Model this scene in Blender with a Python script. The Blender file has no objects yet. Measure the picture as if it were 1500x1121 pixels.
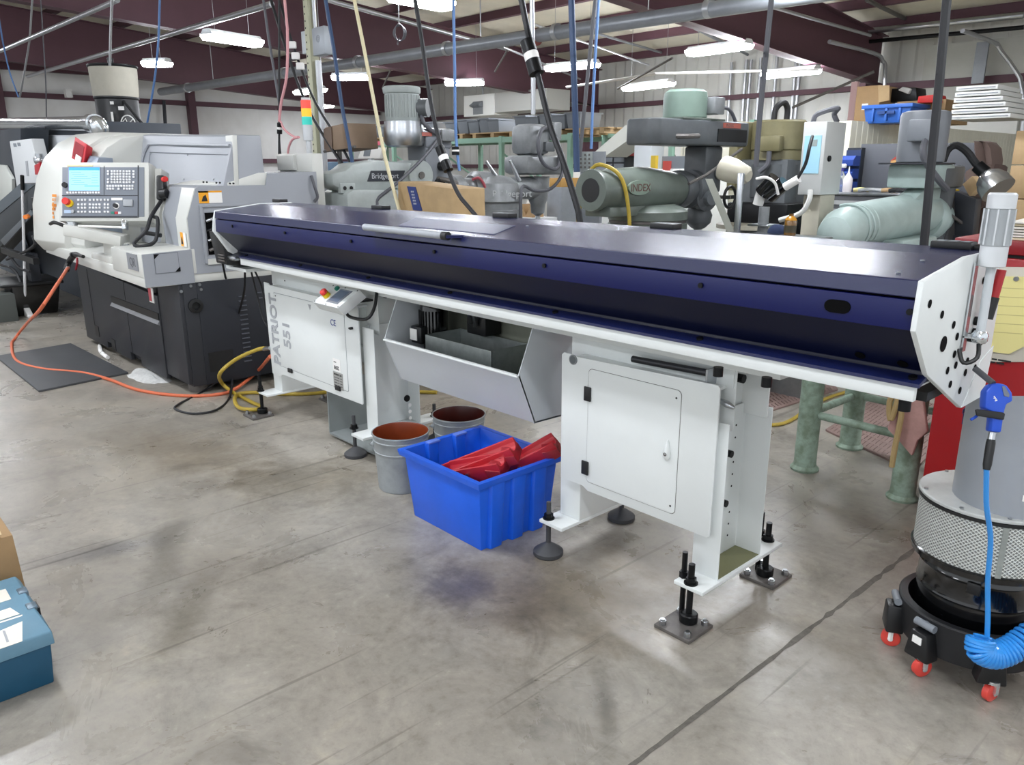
import bpy, bmesh, math, random
from mathutils import Vector as V, Matrix, Euler
from math import pi, sin, cos, radians
random.seed(7)
SC = bpy.context.scene
COL = SC.collection

# ---------------------------------------------------------------- camera
FPX, PITCH, ROLL, YAW, CH = 1139.24, 0.271496763, -0.001382, -0.824501464, 1.65
_fw = V((sin(YAW)*cos(PITCH), cos(YAW)*cos(PITCH), -sin(PITCH)))
_r = V((cos(YAW), -sin(YAW), 0)); _u = _r.cross(_fw)
CR = _r*cos(ROLL)+_u*sin(ROLL); CU = _u*cos(ROLL)-_r*sin(ROLL)
CAM = V((0, 0, CH))
cd = bpy.data.cameras.new('camera'); cam = bpy.data.objects.new('camera', cd); COL.objects.link(cam)
cd.sensor_width = 36.0; cd.lens = FPX/1500*36.0; cd.clip_start = .05; cd.clip_end = 200
m = Matrix((CR, CU, -_fw)).transposed().to_4x4(); m.translation = CAM
cam.matrix_world = m
SC.camera = cam
def ray(px, py): return CR*((px-750)/FPX)-CU*((py-560.5)/FPX)+_fw
def P(px, py, x=None, y=None, z=None, w=None):
    """world point seen at a pixel of the 1500x1121 photograph, on a given plane (or at a given depth)"""
    d = ray(px, py)
    if w is not None: t = w
    elif x is not None: t = x/d.x
    elif y is not None: t = y/d.y
    else: t = (z-CH)/d.z
    return CAM+d*t
# ---------------------------------------------------------------- world and exposure
W = bpy.data.worlds.new('world'); SC.world = W; W.use_nodes = True
W.node_tree.nodes['Background'].inputs[0].default_value = (.90, .95, 1, 1)
W.node_tree.nodes['Background'].inputs[1].default_value = .9
SC.view_settings.view_transform = 'Standard'; SC.view_settings.look = 'None'
SC.view_settings.exposure = 0.48; SC.view_settings.gamma = 1
SC.view_settings.use_curve_mapping = False
LAMP = 52.0      # emission of the tube lenses

# ---------------------------------------------------------------- materials
def lin(h):
    h = h.lstrip('#'); c = [int(h[i:i+2], 16)/255 for i in (0, 2, 4)]
    return tuple((v/12.92 if v <= .04045 else ((v+.055)/1.055)**2.4) for v in c)+(1,)
_M = {}
def mat(name, col, rough=.5, metal=0, bump=0, bscale=60, mott=0, mscale=6, col2=None, coat=0, emit=0, trans=0, alpha=1, rvar=0, spec=.5):
    if name in _M: return _M[name]
    m = bpy.data.materials.new(name); m.use_nodes = True; nt = m.node_tree; b = nt.nodes['Principled BSDF']
    b.inputs['Base Color'].default_value = lin(col); b.inputs['Roughness'].default_value = rough
    b.inputs['Metallic'].default_value = metal; b.inputs['Coat Weight'].default_value = coat
    b.inputs['Specular IOR Level'].default_value = spec
    if trans: b.inputs['Transmission Weight'].default_value = trans
    if alpha < 1: b.inputs['Alpha'].default_value = alpha
    if emit:
        b.inputs['Emission Color'].default_value = lin(col); b.inputs['Emission Strength'].default_value = emit
    tc = nt.nodes.new('ShaderNodeTexCoord')
    if mott:
        n = nt.nodes.new('ShaderNodeTexNoise'); n.inputs['Scale'].default_value = mscale; n.inputs['Detail'].default_value = 6; n.inputs['Roughness'].default_value = .65
        nt.links.new(tc.outputs['Object'], n.inputs['Vector'])
        r = nt.nodes.new('ShaderNodeValToRGB'); c = lin(col); c2 = lin(col2) if col2 else tuple(v*(1-mott) for v in c[:3])+(1,)
        r.color_ramp.elements[0].position = .35; r.color_ramp.elements[0].color = c2
        r.color_ramp.elements[1].position = .62; r.color_ramp.elements[1].color = c
        nt.links.new(n.outputs['Fac'], r.inputs['Fac']); nt.links.new(r.outputs['Color'], b.inputs['Base Color'])
        if rvar:
            mr = nt.nodes.new('ShaderNodeMapRange'); mr.inputs['To Min'].default_value = rough+rvar; mr.inputs['To Max'].default_value = rough-rvar
            nt.links.new(n.outputs['Fac'], mr.inputs['Value']); nt.links.new(mr.outputs['Result'], b.inputs['Roughness'])
    if bump:
        n = nt.nodes.new('ShaderNodeTexNoise'); n.inputs['Scale'].default_value = bscale; n.inputs['Detail'].default_value = 3
        nt.links.new(tc.outputs['Object'], n.inputs['Vector'])
        bp = nt.nodes.new('ShaderNodeBump'); bp.inputs['Strength'].default_value = bump; bp.inputs['Distance'].default_value = min(.004, .6/bscale)
        nt.links.new(n.outputs['Fac'], bp.inputs['Height']); nt.links.new(bp.outputs['Normal'], b.inputs['Normal'])
    _M[name] = m; return m

WHITE = mat('feeder_white_paint', '#dce0df', .42, bump=.05, bscale=300, mott=.04, mscale=3)
LGREY = mat('hopper_grey_paint', '#c3c8cc', .4, bump=.04, bscale=200, mott=.04, mscale=4)
NAVY = mat('navy_wrinkle_paint', '#141d4c', .3, bump=.9, bscale=420, mott=.1, mscale=3, spec=.7)
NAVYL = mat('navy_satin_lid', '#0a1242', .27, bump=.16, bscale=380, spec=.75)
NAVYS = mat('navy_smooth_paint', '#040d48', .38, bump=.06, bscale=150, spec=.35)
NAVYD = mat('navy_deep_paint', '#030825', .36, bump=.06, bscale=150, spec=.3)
BLACK = mat('black_plastic', '#131416', .45)
BLACKG = mat('gloss_black_enamel', '#08090b', .16, coat=.5)
HOLE = mat('dark_hole', '#040405', .8, spec=.1)
RUB = mat('black_rubber', '#1d1e20', .7, bump=.1)
DGREY = mat('dark_grey_paint', '#2c2f36', .5, mott=.15, mscale=3)
STEEL = mat('bright_steel', '#b9bcc0', .28, 1, mott=.12, mscale=12)
DSTEEL = mat('dark_steel', '#6b6764', .5, .35, mott=.3, mscale=18)
OXIDE = mat('black_oxide_steel', '#17181a', .4, .6)
GALV = mat('galvanised_sheet', '#b3bab8', .38, .75, mott=.25, mscale=14, bump=.05)
CNCW = mat('lathe_warm_white', '#cfd0cb', .38, mott=.03, mscale=2)
CNCG = mat('lathe_grey_and_end_shade', '#9a9ea5', .42, mott=.04, mscale=2)  # the hood's own grey; on right-facing ends it is shade put into colour
CNCB = mat('lathe_base_black', '#26282e', .5, mott=.12, mscale=4, bump=.05)
PANEL = mat('console_slate', '#7c828c', .45)
KEY = mat('key_white', '#e8e8ea', .4)
RED = mat('red_plastic', '#c02a34', .4, mott=.12, mscale=10)
REDP = mat('red_cabinet_paint', '#a51a20', .32, mott=.08, mscale=3)
YEL = mat('yellow_plastic', '#e3c416', .4)
GRN = mat('green_button', '#0e7a66', .35)
LABELW = mat('label_white', '#ecebe8', .55)
LABELY = mat('label_yellow', '#eba21c', .5)
INK = mat('ink_black', '#1c1c1e', .6)
LETTER = mat('grey_lettering', '#a3a6ab', .5)
BINB = mat('blue_tote_plastic', '#115fe0', .38, mott=.12, mscale=5, bump=.03)
TEAL = mat('teal_toolbox_plastic', '#6a93aa', .45, mott=.12, mscale=8)
TEALD = mat('teal_lower_plastic', '#17506e', .45, mott=.1, mscale=8)
CARD = mat('cardboard', '#a98a63', .75, mott=.12, mscale=9)
CARDL = mat('cardboard_pale', '#c2a57c', .75, mott=.1, mscale=7)
PLY = mat('plywood', '#ab9068', .7, mott=.2, mscale=5)
PAPER = mat('paper', '#e9e5da', .7)
PAPERY = mat('legal_pad_yellow', '#ece29a', .7)
PAIL = mat('pail_grey', '#a3a9ac', .42, .35, mott=.22, mscale=9)
PAILIN = mat('pail_oxide_lining', '#84391b', .3, mott=.2, mscale=5)
PAILIN2 = mat('pail_dark_lining', '#4a1a14', .3, mott=.2, mscale=5)
ORANGE = mat('orange_hose', '#d06a46', .5)
YHOSE = mat('yellow_hose', '#b39a38', .5, mott=.15, mscale=20)
BHOSE = mat('blue_coil_hose', '#2f8fe0', .25, coat=.4)
GUNB = mat('gun_blue', '#1d4fc4', .4)
CORD = mat('black_cord', '#1b1c20', .55)
CORDN = mat('navy_cord', '#2b4468', .5)
CORDB = mat('blue_cord', '#5a7fb4', .5)
CORDG = mat('grey_cord', '#55565c', .5)
CORDC = mat('cream_hose', '#d2c8a4', .5)
PINK = mat('pink_hose', '#d59a9e', .5)
MAROON = mat('maroon_primer', '#5a3b45', .6, mott=.1, mscale=2)
ROOFC = mat('roof_insulation', '#ddd8c6', .8, mott=.12, mscale=1.5)
GALVP = mat('grey_pipe', '#8d9196', .4, .3, mott=.15, mscale=4)
COND = mat('conduit', '#b3b5b8', .35, .7)
MILLG = mat('mill_grey_green', '#a1a8a6', .45, mott=.15, mscale=6)
MILLL = mat('mill_pale_green', '#a6b7b3', .4, mott=.15, mscale=5)
MILLI = mat('index_green', '#656e67', .35, mott=.2, mscale=6, bump=.05)
MILLD = mat('mill_dark_grey', '#595d60', .4, mott=.2, mscale=7)
MILLM = mat('mill_mid_grey', '#898c8e', .42, .2, mott=.25, mscale=8)
MOTORG = mat('motor_green', '#768a7f', .42, mott=.12, mscale=6)
MOTORS = mat('motor_slate', '#74787e', .45, mott=.08, mscale=5)
OLIVE = mat('olive_paint', '#7d7757', .45, mott=.2, mscale=6)
BEIGE = mat('beige_enamel', '#b8b3a2', .4, mott=.1, mscale=6)
TABG = mat('chipped_green_paint', '#93a898', .5, mott=1, mscale=14, col2='#6f7f6c')
RACKG = mat('rack_green', '#8fb5a2', .5)
BROWNMAT = mat('brown_rubber_mat', '#86706a', .7)
SKY_BLUE = mat('film_blue', '#9cc9dc', .35)
BLUEC = mat('blue_crate_plastic', '#2f62b4', .45, mott=.1)
HOODIE = mat('brown_fabric', '#5c4c46', .9, bump=.3, bscale=90)
RAG = mat('shop_rag', '#b99089', .9, mott=.2, mscale=12, bump=.3)
GREYB = mat('grey_bin_plastic', '#7d838a', .5)
CLEAR = mat('clear_plastic', '#e9eef0', .08, trans=.85)
CLEARW = mat('frosted_plastic', '#c9cccf', .35)
ALU = mat('aluminium_duct', '#d4d8db', .2, .9)
SILV = mat('silver_lamp', '#b9b9ba', .25, .9)
FILTER = mat('filter_mesh', '#d4d6d2', .6)
BEIGEF = mat('mist_filter_cloth', '#b7b3a6', .8, bump=.2, mott=.08)
MATG = mat('grey_floor_mat', '#4b4d50', .6, mott=.12, mscale=3)
BOARD = mat('dark_board', '#54565c', .55, mott=.08)
SCREEN = mat('lcd_blue', '#86bdf0', .3, emit=.75)
SCREEND = mat('lcd_dark', '#5e6c80', .2)
LENS = mat('tube_lens', '#f4f8ff', .4, emit=LAMP)
def wall_mat(name, a, b, period, axis):
    m = bpy.data.materials.new(name); m.use_nodes = True; nt = m.node_tree; p = nt.nodes['Principled BSDF']
    tc = nt.nodes.new('ShaderNodeTexCoord'); sx = nt.nodes.new('ShaderNodeSeparateXYZ'); nt.links.new(tc.outputs['Object'], sx.inputs[0])
    mm = nt.nodes.new('ShaderNodeMath'); mm.operation = 'MODULO'; mm.inputs[1].default_value = period
    ad = nt.nodes.new('ShaderNodeMath'); ad.operation = 'ADD'; ad.inputs[1].default_value = 100
    nt.links.new(sx.outputs[axis], ad.inputs[0]); nt.links.new(ad.outputs[0], mm.inputs[0])
    r = nt.nodes.new('ShaderNodeMapRange'); r.inputs[1].default_value = 0; r.inputs[2].default_value = .05*period/.3; nt.links.new(mm.outputs[0], r.inputs[0])
    bp = nt.nodes.new('ShaderNodeBump'); bp.inputs['Strength'].default_value = .8; bp.inputs['Distance'].default_value = .02
    nt.links.new(r.outputs[0], bp.inputs['Height']); nt.links.new(bp.outputs[0], p.inputs['Normal'])
    n = nt.nodes.new('ShaderNodeTexNoise'); n.inputs['Scale'].default_value = 1.2; n.inputs['Detail'].default_value = 5; nt.links.new(tc.outputs['Object'], n.inputs['Vector'])
    cr = nt.nodes.new('ShaderNodeValToRGB'); cr.color_ramp.elements[0].color = lin(b); cr.color_ramp.elements[1].color = lin(a)
    cr.color_ramp.elements[0].position = .3; cr.color_ramp.elements[1].position = .6
    nt.links.new(n.outputs[0], cr.inputs[0]); nt.links.new(cr.outputs[0], p.inputs['Base Color']); p.inputs['Roughness'].default_value = .6
    return m
WALLB = wall_mat('ribbed_wall_panel', '#cfcfca', '#bfbeb7', .3, 0)
WALLL = wall_mat('insulated_wall_panel', '#e6e6e4', '#d6d5d1', 1.2, 1)
PARTW = wall_mat('cream_ribbed_partition', '#dcd9c8', '#d0ccba', .14, 1)
def floor_mat():
    m = bpy.data.materials.new('polished_concrete'); m.use_nodes = True; nt = m.node_tree; p = nt.nodes['Principled BSDF']
    tc = nt.nodes.new('ShaderNodeTexCoord')
    def noise(s, d=8, r=.6, dist=0):
        n = nt.nodes.new('ShaderNodeTexNoise'); n.inputs['Scale'].default_value = s; n.inputs['Detail'].default_value = d; n.inputs['Roughness'].default_value = r; n.inputs['Distortion'].default_value = dist
        nt.links.new(tc.outputs['Object'], n.inputs['Vector']); return n
    def ramp(n, stops):
        r = nt.nodes.new('ShaderNodeValToRGB')
        while len(r.color_ramp.elements) < len(stops): r.color_ramp.elements.new(.5)
        for e, (q, c) in zip(r.color_ramp.elements, stops): e.position = q; e.color = lin(c)
        nt.links.new(n.outputs['Fac'], r.inputs[0]); return r
    def mix(a, b, fac, mode='MIX'):
        x = nt.nodes.new('ShaderNodeMix'); x.data_type = 'RGBA'; x.blend_type = mode
        x.inputs[0].default_value = fac; nt.links.new(a, x.inputs[6]); nt.links.new(b, x.inputs[7]); return x.outputs[2]
    big = ramp(noise(.55, 5, .6, .6), [(.28, '#5f5a52'), (.42, '#877e71'), (.56, '#9b968d'), (.7, '#b1a692')])
    med = ramp(noise(3.2, 9, .72, .8), [(.27, '#4b4741'), (.42, '#857e73'), (.58, '#a59e92'), (.76, '#cabfa8')])
    fine = ramp(noise(26, 6, .7), [(.3, '#5f5c58'), (.47, '#96938d'), (.6, '#a39f98'), (.75, '#cfcabf')])
    c = mix(big.outputs[0], med.outputs[0], .55); c = mix(c, fine.outputs[0], .28)
    st = noise(1.4, 6, .65, 1.2); sr = ramp(st, [(.0, '#ffffff'), (.56, '#ffffff'), (.72, '#8d8985')])
    c = mix(c, sr.outputs[0], .55, 'MULTIPLY')
    # worn scratches and drag marks: thin stretched noise at two angles
    for ang, sc_ in ((.6, 3.0), (-.9, 2.3)):
        mp_ = nt.nodes.new('ShaderNodeMapping'); mp_.inputs['Rotation'].default_value = (0, 0, ang); mp_.inputs['Scale'].default_value = (sc_*9, sc_*.28, 1); nt.links.new(tc.outputs['Object'], mp_.inputs['Vector'])
        sn = nt.nodes.new('ShaderNodeTexNoise'); sn.inputs['Scale'].default_value = 1; sn.inputs['Detail'].default_value = 3; nt.links.new(mp_.outputs[0], sn.inputs['Vector'])
        c = mix(c, ramp(sn, [(.0, '#ffffff'), (.66, '#ffffff'), (.72, '#8a8680')]).outputs[0], .45, 'MULTIPLY')
    # oil and coolant stains, and broad darker patches under and before the feeder
    geo = nt.nodes.new('ShaderNodeNewGeometry'); dn = noise(5, 6, .7)
    for (x, y, rx, ry, ang, colr, k) in ((-2.23, 1.75, .24, .17, .4, '#5c5d72', .6), (-1.95, 1.95, .7, .42, .3, '#6d665b', .75), (-2.75, .85, .10, .4, .95, '#6b6862', .6), (-3.7, 1.82, .55, .35, .6, '#68635a', .7),
                                         (-3.55, .75, .35, .10, 1.2, '#6a6c76', .55), (-3.35, 1.0, .10, .55, 1.1, '#5f5d58', .55), (-1.33, 1.63, .045, .26, .75, '#4d4b48', .6), (-4.6, 1.5, .9, .4, .2, '#7a7368', .6), (-1.0, 2.35, .3, .3, 0, '#6a645c', .55), (-1.75, 2.45, .45, .25, 0, '#6f685f', .5)):
        mp_ = nt.nodes.new('ShaderNodeMapping'); mp_.vector_type = 'TEXTURE'; mp_.inputs['Location'].default_value = (x, y, 0); mp_.inputs['Rotation'].default_value = (0, 0, ang); mp_.inputs['Scale'].default_value = (rx, ry, 1)
        nt.links.new(geo.outputs['Position'], mp_.inputs['Vector'])
        ln = nt.nodes.new('ShaderNodeVectorMath'); ln.operation = 'LENGTH'; nt.links.new(mp_.outputs[0], ln.inputs[0])
        ad = nt.nodes.new('ShaderNodeMath'); ad.operation = 'MULTIPLY_ADD'; ad.inputs[1].default_value = 1.9; nt.links.new(dn.outputs['Fac'], ad.inputs[0]); nt.links.new(ln.outputs['Value'], ad.inputs[2])
        mr = nt.nodes.new('ShaderNodeMapRange'); mr.interpolation_type = 'SMOOTHSTEP'; mr.inputs[1].default_value = 1.1; mr.inputs[2].default_value = 2.1; mr.inputs[3].default_value = k; mr.inputs[4].default_value = 0; nt.links.new(ad.outputs[0], mr.inputs[0])
        x_ = nt.nodes.new('ShaderNodeMix'); x_.data_type = 'RGBA'; x_.blend_type = 'MULTIPLY'; nt.links.new(mr.outputs[0], x_.inputs[0]); nt.links.new(c, x_.inputs[6]); cc_ = lin(colr); x_.inputs[7].default_value = tuple(min(1, v*3.0) for v in cc_[:3])+(1,)
        c = x_.outputs[2]
    nt.links.new(c, p.inputs['Base Color'])
    rr = nt.nodes.new('ShaderNodeMapRange'); rr.inputs[1].default_value = .3; rr.inputs[2].default_value = .7; rr.inputs[3].default_value = .2; rr.inputs[4].default_value = .46
    nt.links.new(noise(2.3, 6, .65, .6).outputs['Fac'], rr.inputs[0]); nt.links.new(rr.outputs[0], p.inputs['Roughness'])
    bp = nt.nodes.new('ShaderNodeBump'); bp.inputs['Strength'].default_value = .12; bp.inputs['Distance'].default_value = .003
    nt.links.new(noise(55, 4).outputs['Fac'], bp.inputs['Height']); nt.links.new(bp.outputs[0], p.inputs['Normal'])
    p.inputs['Specular IOR Level'].default_value = .6
    return m
FLOOR = floor_mat()

# ---------------------------------------------------------------- mesh builder (all coordinates in metres, in the room)
class MB:
    def __init__(s): s.v = []; s.f = []
    def add(s, vs, fs, M=None):
        o = len(s.v)
        s.v += [tuple(M @ V(p)) if M else tuple(p) for p in vs]; s.f += [tuple(i+o for i in f) for f in fs]; return s
    def box(s, x0, x1, y0, y1, z0, z1, M=None):
        return s.add([(x, y, z) for z in (z0, z1) for y in (y0, y1) for x in (x0, x1)],
                     [(0, 2, 3, 1), (4, 5, 7, 6), (0, 1, 5, 4), (2, 6, 7, 3), (0, 4, 6, 2), (1, 3, 7, 5)], M)
    def loft(s, rings, closed=True, caps=True, M=None):
        n = len(rings[0]); vs = [p for r in rings for p in r]; fs = []
        for i in range(len(rings)-1):
            for j in range(n if closed else n-1):
                k = (j+1) % n; fs.append((i*n+j, i*n+k, (i+1)*n+k, (i+1)*n+j))
        if caps and closed: fs += [tuple(range(n-1, -1, -1)), tuple(range((len(rings)-1)*n, len(rings)*n))]
        return s.add(vs, fs, M)
    def prism(s, pts, axis, a, b, M=None):
        def q(p, t): return (t, p[0], p[1]) if axis == 'x' else ((p[0], t, p[1]) if axis == 'y' else (p[0], p[1], t))
        return s.loft([[q(p, a) for p in pts], [q(p, b) for p in pts]], M=M)
    def ring(s, c, u, w, r, n): return [tuple(c+u*(r*cos(2*pi*i/n))+w*(r*sin(2*pi*i/n))) for i in range(n)]
    def cyl(s, p0, p1, r0, r1=None, n=20, M=None):
        p0 = V(p0); p1 = V(p1); d = (p1-p0).normalized(); u = d.orthogonal().normalized(); w = d.cross(u); r1 = r0 if r1 is None else r1
        return s.loft([s.ring(p0, u, w, r0, n), s.ring(p1, u, w, r1, n)], M=M)
    def lathe(s, c, d, prof, n=32, M=None, caps=True):
        c = V(c); d = V(d).normalized(); u = d.orthogonal().normalized(); w = d.cross(u)
        return s.loft([s.ring(c+d*h, u, w, max(r, 1e-4), n) for r, h in prof], caps=caps, M=M)
    def tube(s, pts, r, n=8, sm=4, M=None, caps=True):
        pts = [V(p) for p in pts]
        if sm > 1 and len(pts) > 2:
            q = []; e = [pts[0]*2-pts[1]]+pts+[pts[-1]*2-pts[-2]]
            for i in range(1, len(e)-2):
                for k in range(sm):
                    t = k/sm; a, b, c, d = e[i-1:i+3]
                    q.append(.5*((2*b)+(c-a)*t+(2*a-5*b+4*c-d)*t*t+(3*b-a-3*c+d)*t**3))
            q.append(pts[-1]); pts = q
        u = None; rings = []
        for i, p in enumerate(pts):
            d = (pts[min(i+1, len(pts)-1)]-pts[max(i-1, 0)])
            d = d.normalized() if d.length > 1e-9 else V((0, 0, 1))
            u = d.orthogonal().normalized() if u is None else (u-d*u.dot(d)).normalized()
            rr = r[min(int(i*len(r)/len(pts)), len(r)-1)] if isinstance(r, (list, tuple)) else r
            rings.append(s.ring(p, u, d.cross(u), rr, n))
        return s.loft(rings, caps=caps, M=M)
    def ball(s, c, r, sx=1, sy=1, sz=1, n=16, M=None):
        c = V(c); rings = []
        for i in range(1, n//2):
            a = pi*i/(n//2); rings.append([(c.x+sx*r*sin(a)*cos(2*pi*j/n), c.y+sy*r*sin(a)*sin(2*pi*j/n), c.z+sz*r*cos(a)) for j in range(n)])
        return s.loft(rings, M=M)
    def plate(s, pts, t):
        """flat polygon given thickness t along its normal"""
        pts = [V(p) for p in pts]; nn = (pts[1]-pts[0]).cross(pts[2]-pts[0]).normalized()
        return s.loft([[tuple(p-nn*(t/2)) for p in pts], [tuple(p+nn*(t/2)) for p in pts]])
def root_loc(o):
    while o is not None:
        if o.parent is None: return o.location.copy()
        o = o.parent
    return V((0, 0, 0))
def obj(name, mb, m, parent=None, bevel=0, smooth=35, kind=None):
    me = bpy.data.meshes.new(name)
    if parent is not None: org = root_loc(parent)
    else:
        xs = [p[0] for p in mb.v]; ys = [p[1] for p in mb.v]; zs = [p[2] for p in mb.v]
        org = V(((min(xs)+max(xs))/2, (min(ys)+max(ys))/2, min(zs)))
    me.from_pydata([(p[0]-org.x, p[1]-org.y, p[2]-org.z) for p in mb.v], [], mb.f)
    bm = bmesh.new(); bm.from_mesh(me); bmesh.ops.recalc_face_normals(bm, faces=bm.faces)
    if bevel: bmesh.ops.remove_doubles(bm, verts=bm.verts, dist=1e-5)
    for f in bm.faces: f.smooth = any(len(e.link_faces) == 2 and .008 < e.calc_face_angle(0) < radians(smooth) for e in f.edges)
    if bevel:
        es = [e for e in bm.edges if len(e.link_faces) == 2 and e.calc_face_angle(0) > radians(28)]
        bv = bmesh.ops.bevel(bm, geom=es, offset=bevel, segments=2, profile=.5, affect='EDGES', clamp_overlap=True)
        for f in bv['faces']: f.smooth = True
    bm.to_mesh(me); bm.free()
    me.set_sharp_from_angle(angle=radians(smooth))
    me.materials.append(m)
    o = bpy.data.objects.new(name, me); COL.objects.link(o)
    if parent is not None: o.parent = parent
    else: o.location = org
    if kind: o['kind'] = kind
    return o
def tag(o, label, cat, group=None):
    o['label'] = label; o['category'] = cat
    if group: o['group'] = group
    return o
def thing(name, label, cat, loc, group=None):
    o = bpy.data.objects.new(name, None); o.location = V(loc); o.empty_display_size = .1; COL.objects.link(o)
    return tag(o, label, cat, group)
def single(name, mb, m, label, cat, group=None, bevel=0): return tag(obj(name, mb, m, None, bevel), label, cat, group)
def struct(name, mb, m, bevel=0): return obj(name, mb, m, None, bevel, kind='structure')
def dup_part(o, delta):
    c = o.copy(); COL.objects.link(c); c.location = o.location+V(delta)
    for ch in o.children:
        g = ch.copy(); COL.objects.link(g); g.parent = c
    return c
def dup(root, loc, label=None, group=None, rotz=None):
    r = root.copy(); COL.objects.link(r); r.location = V(loc)
    if rotz is not None: r.rotation_euler.z = rotz
    if label: r['label'] = label
    if group: r['group'] = group
    for ch in list(root.children):
        c = ch.copy(); COL.objects.link(c); c.parent = r
        for g in ch.children:
            d = g.copy(); COL.objects.link(d); d.parent = c
    return r
def part_label(o, t): o['label'] = t; return o
def text(name, s, size, loc, xd, yd, m, parent, ext=.0006, align='LEFT', sx=1, off=0):
    cu = bpy.data.curves.new(name, 'FONT'); cu.body = s; cu.size = size; cu.extrude = ext; cu.align_x = align; cu.resolution_u = 3; cu.offset = off
    t = bpy.data.objects.new(name, cu); COL.objects.link(t)
    me = bpy.data.meshes.new_from_object(t.evaluated_get(bpy.context.evaluated_depsgraph_get()))
    bpy.data.objects.remove(t)
    xd = V(xd).normalized(); yd = V(yd); yd = (yd-xd*yd.dot(xd)).normalized(); n = xd.cross(yd)
    mm = Matrix((xd*sx, yd, n)).transposed().to_4x4(); mm.translation = V(loc)-root_loc(parent)
    me.transform(mm); me.materials.clear(); me.materials.append(m)
    o = bpy.data.objects.new(name, me); COL.objects.link(o); o.parent = parent; return o
def spots(name, m, parent, cs, nrm, r, t=.002, n=14, stretch=1):
    """the same round detail at several places, each a part of its own"""
    c0 = V(cs[0]); nn = V(nrm).normalized()
    o = obj(name, MB().cyl(c0, c0+nn*t, r, n=n), m, parent)
    for c in cs[1:]: dup_part(o, V(c)-c0)
    return o
def marks(name, o, xd, yd, rows, h, m, parent):
    """print too small to read in the photograph: short strokes, each row its own piece"""
    xd = V(xd).normalized(); yd = V(yd); yd = (yd-xd*yd.dot(xd)).normalized(); n = xd.cross(yd)
    for v, segs in rows:
        b = MB(); p = V(o)+yd*v
        for a, w in segs: b.loft([[tuple(p+xd*a+n*e), tuple(p+xd*(a+w)+n*e), tuple(p+xd*(a+w)+yd*h+n*e), tuple(p+xd*a+yd*h+n*e)] for e in (0, .0008)])
        obj(name, b, m, parent)
X, Y, Z = V((1, 0, 0)), V((0, 1, 0)), V((0, 0, 1))
def frame(o, xd, zd=Z):
    """matrix for a box built in its own axes: local x along xd, local z up"""
    xd = V(xd).normalized(); zd = V(zd); yd = zd.cross(xd).normalized(); zd = xd.cross(yd)
    mm = Matrix((xd, yd, zd)).transposed().to_4x4(); mm.translation = V(o); return mm
# ================================================================ room shell
struct('floor', MB().box(-24.2, 7, -9, 16.2, -.2, 0), FLOOR)
struct('wall_back', MB().box(-24.2, 7, 16, 16.2, 0, 4.3), WALLB)
struct('wall_left', MB().box(-24.2, -24, -9, 16, 0, 6.4), WALLL)
def zr(y): return 3.98+.09*(16-y)
def zb(y): return 3.12+.065*(16-y)
struct('ceiling', MB().add([(-24.2, 16.2, zr(16.2)+.22), (7, 16.2, zr(16.2)+.22), (7, -9, zr(-9)+.22), (-24.2, -9, zr(-9)+.22),
                           (-24.2, 16.2, zr(16.2)+.32), (7, 16.2, zr(16.2)+.32), (7, -9, zr(-9)+.32), (-24.2, -9, zr(-9)+.32)],
                          [(0, 1, 2, 3), (7, 6, 5, 4), (0, 4, 5, 1), (1, 5, 6, 2), (2, 6, 7, 3), (3, 7, 4, 0)]), ROOFC)
nt_ = 0
def trim(mb, m, bevel=0):
    global nt_
    nt_ += 1; return struct('trim_%d' % nt_, mb, m, bevel)
for i in range(17):
    y = 15.6-1.45*i; z = zr(y)
    trim(MB().prism([(y-.05, z+.22), (y+.05, z+.22), (y+.05, z+.205), (y-.03, z+.205), (y-.03, z+.085), (y+.07, z+.085), (y+.07, z+.07), (y-.05, z+.07)], 'x', -24, 7), MAROON)
for x in (-21, -13.95, -6.9, .2):
    y0, y1 = -8.5, 15.9
    b = MB()
    for (dx, a, c) in ((.012, 0, 1),):
        b.loft([[(x-.012, y0, zb(y0)), (x+.012, y0, zb(y0)), (x+.012, y0, zr(y0)), (x-.012, y0, zr(y0))],
                [(x-.012, y1, zb(y1)), (x+.012, y1, zb(y1)), (x+.012, y1, zr(y1)), (x-.012, y1, zr(y1))]])
    for zf, s in ((zb, 1), (zr, -1)):
        b.loft([[(x-.12, yy, zf(yy)), (x+.12, yy, zf(yy)), (x+.12, yy, zf(yy)+.018*s), (x-.12, yy, zf(yy)+.018*s)] for yy in (y0, y1)])
    trim(b, MAROON)
    # tapered column on the back wall
    b = MB()
    b.loft([[(x-.012, 15.95, 0), (x+.012, 15.95, 0), (x+.012, 15.6, 0), (x-.012, 15.6, 0)],
            [(x-.012, 15.95, zb(16)), (x+.012, 15.95, zb(16)), (x+.012, 15.15, zb(16)), (x-.012, 15.15, zb(16))]])
    b.loft([[(x-.12, 15.6, 0), (x+.12, 15.6, 0), (x+.12, 15.585, 0), (x-.12, 15.585, 0)], [(x-.12, 15.15, zb(16)), (x+.12, 15.15, zb(16)), (x+.12, 15.135, zb(16)), (x-.12, 15.135, zb(16))]])
    trim(b, MAROON)
for z in (3.05, 1.6): trim(MB().box(-24, 7, 15.86, 15.99, z, z+.1), MAROON)
for z in (3.35, 1.75): trim(MB().box(-23.99, -23.86, -8, 15.9, z, z+.13), MAROON)
for y in (4.5, 9.3): trim(MB().box(-23.99, -23.75, y, y+.2, 0, zr(y)+.1), MAROON)
# cream band of end-wall insulation above the left girt and eave strut
trim(MB().box(-23.98, -23.8, -8, 15.9, 4.0, 5.6), MAROON)
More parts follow.
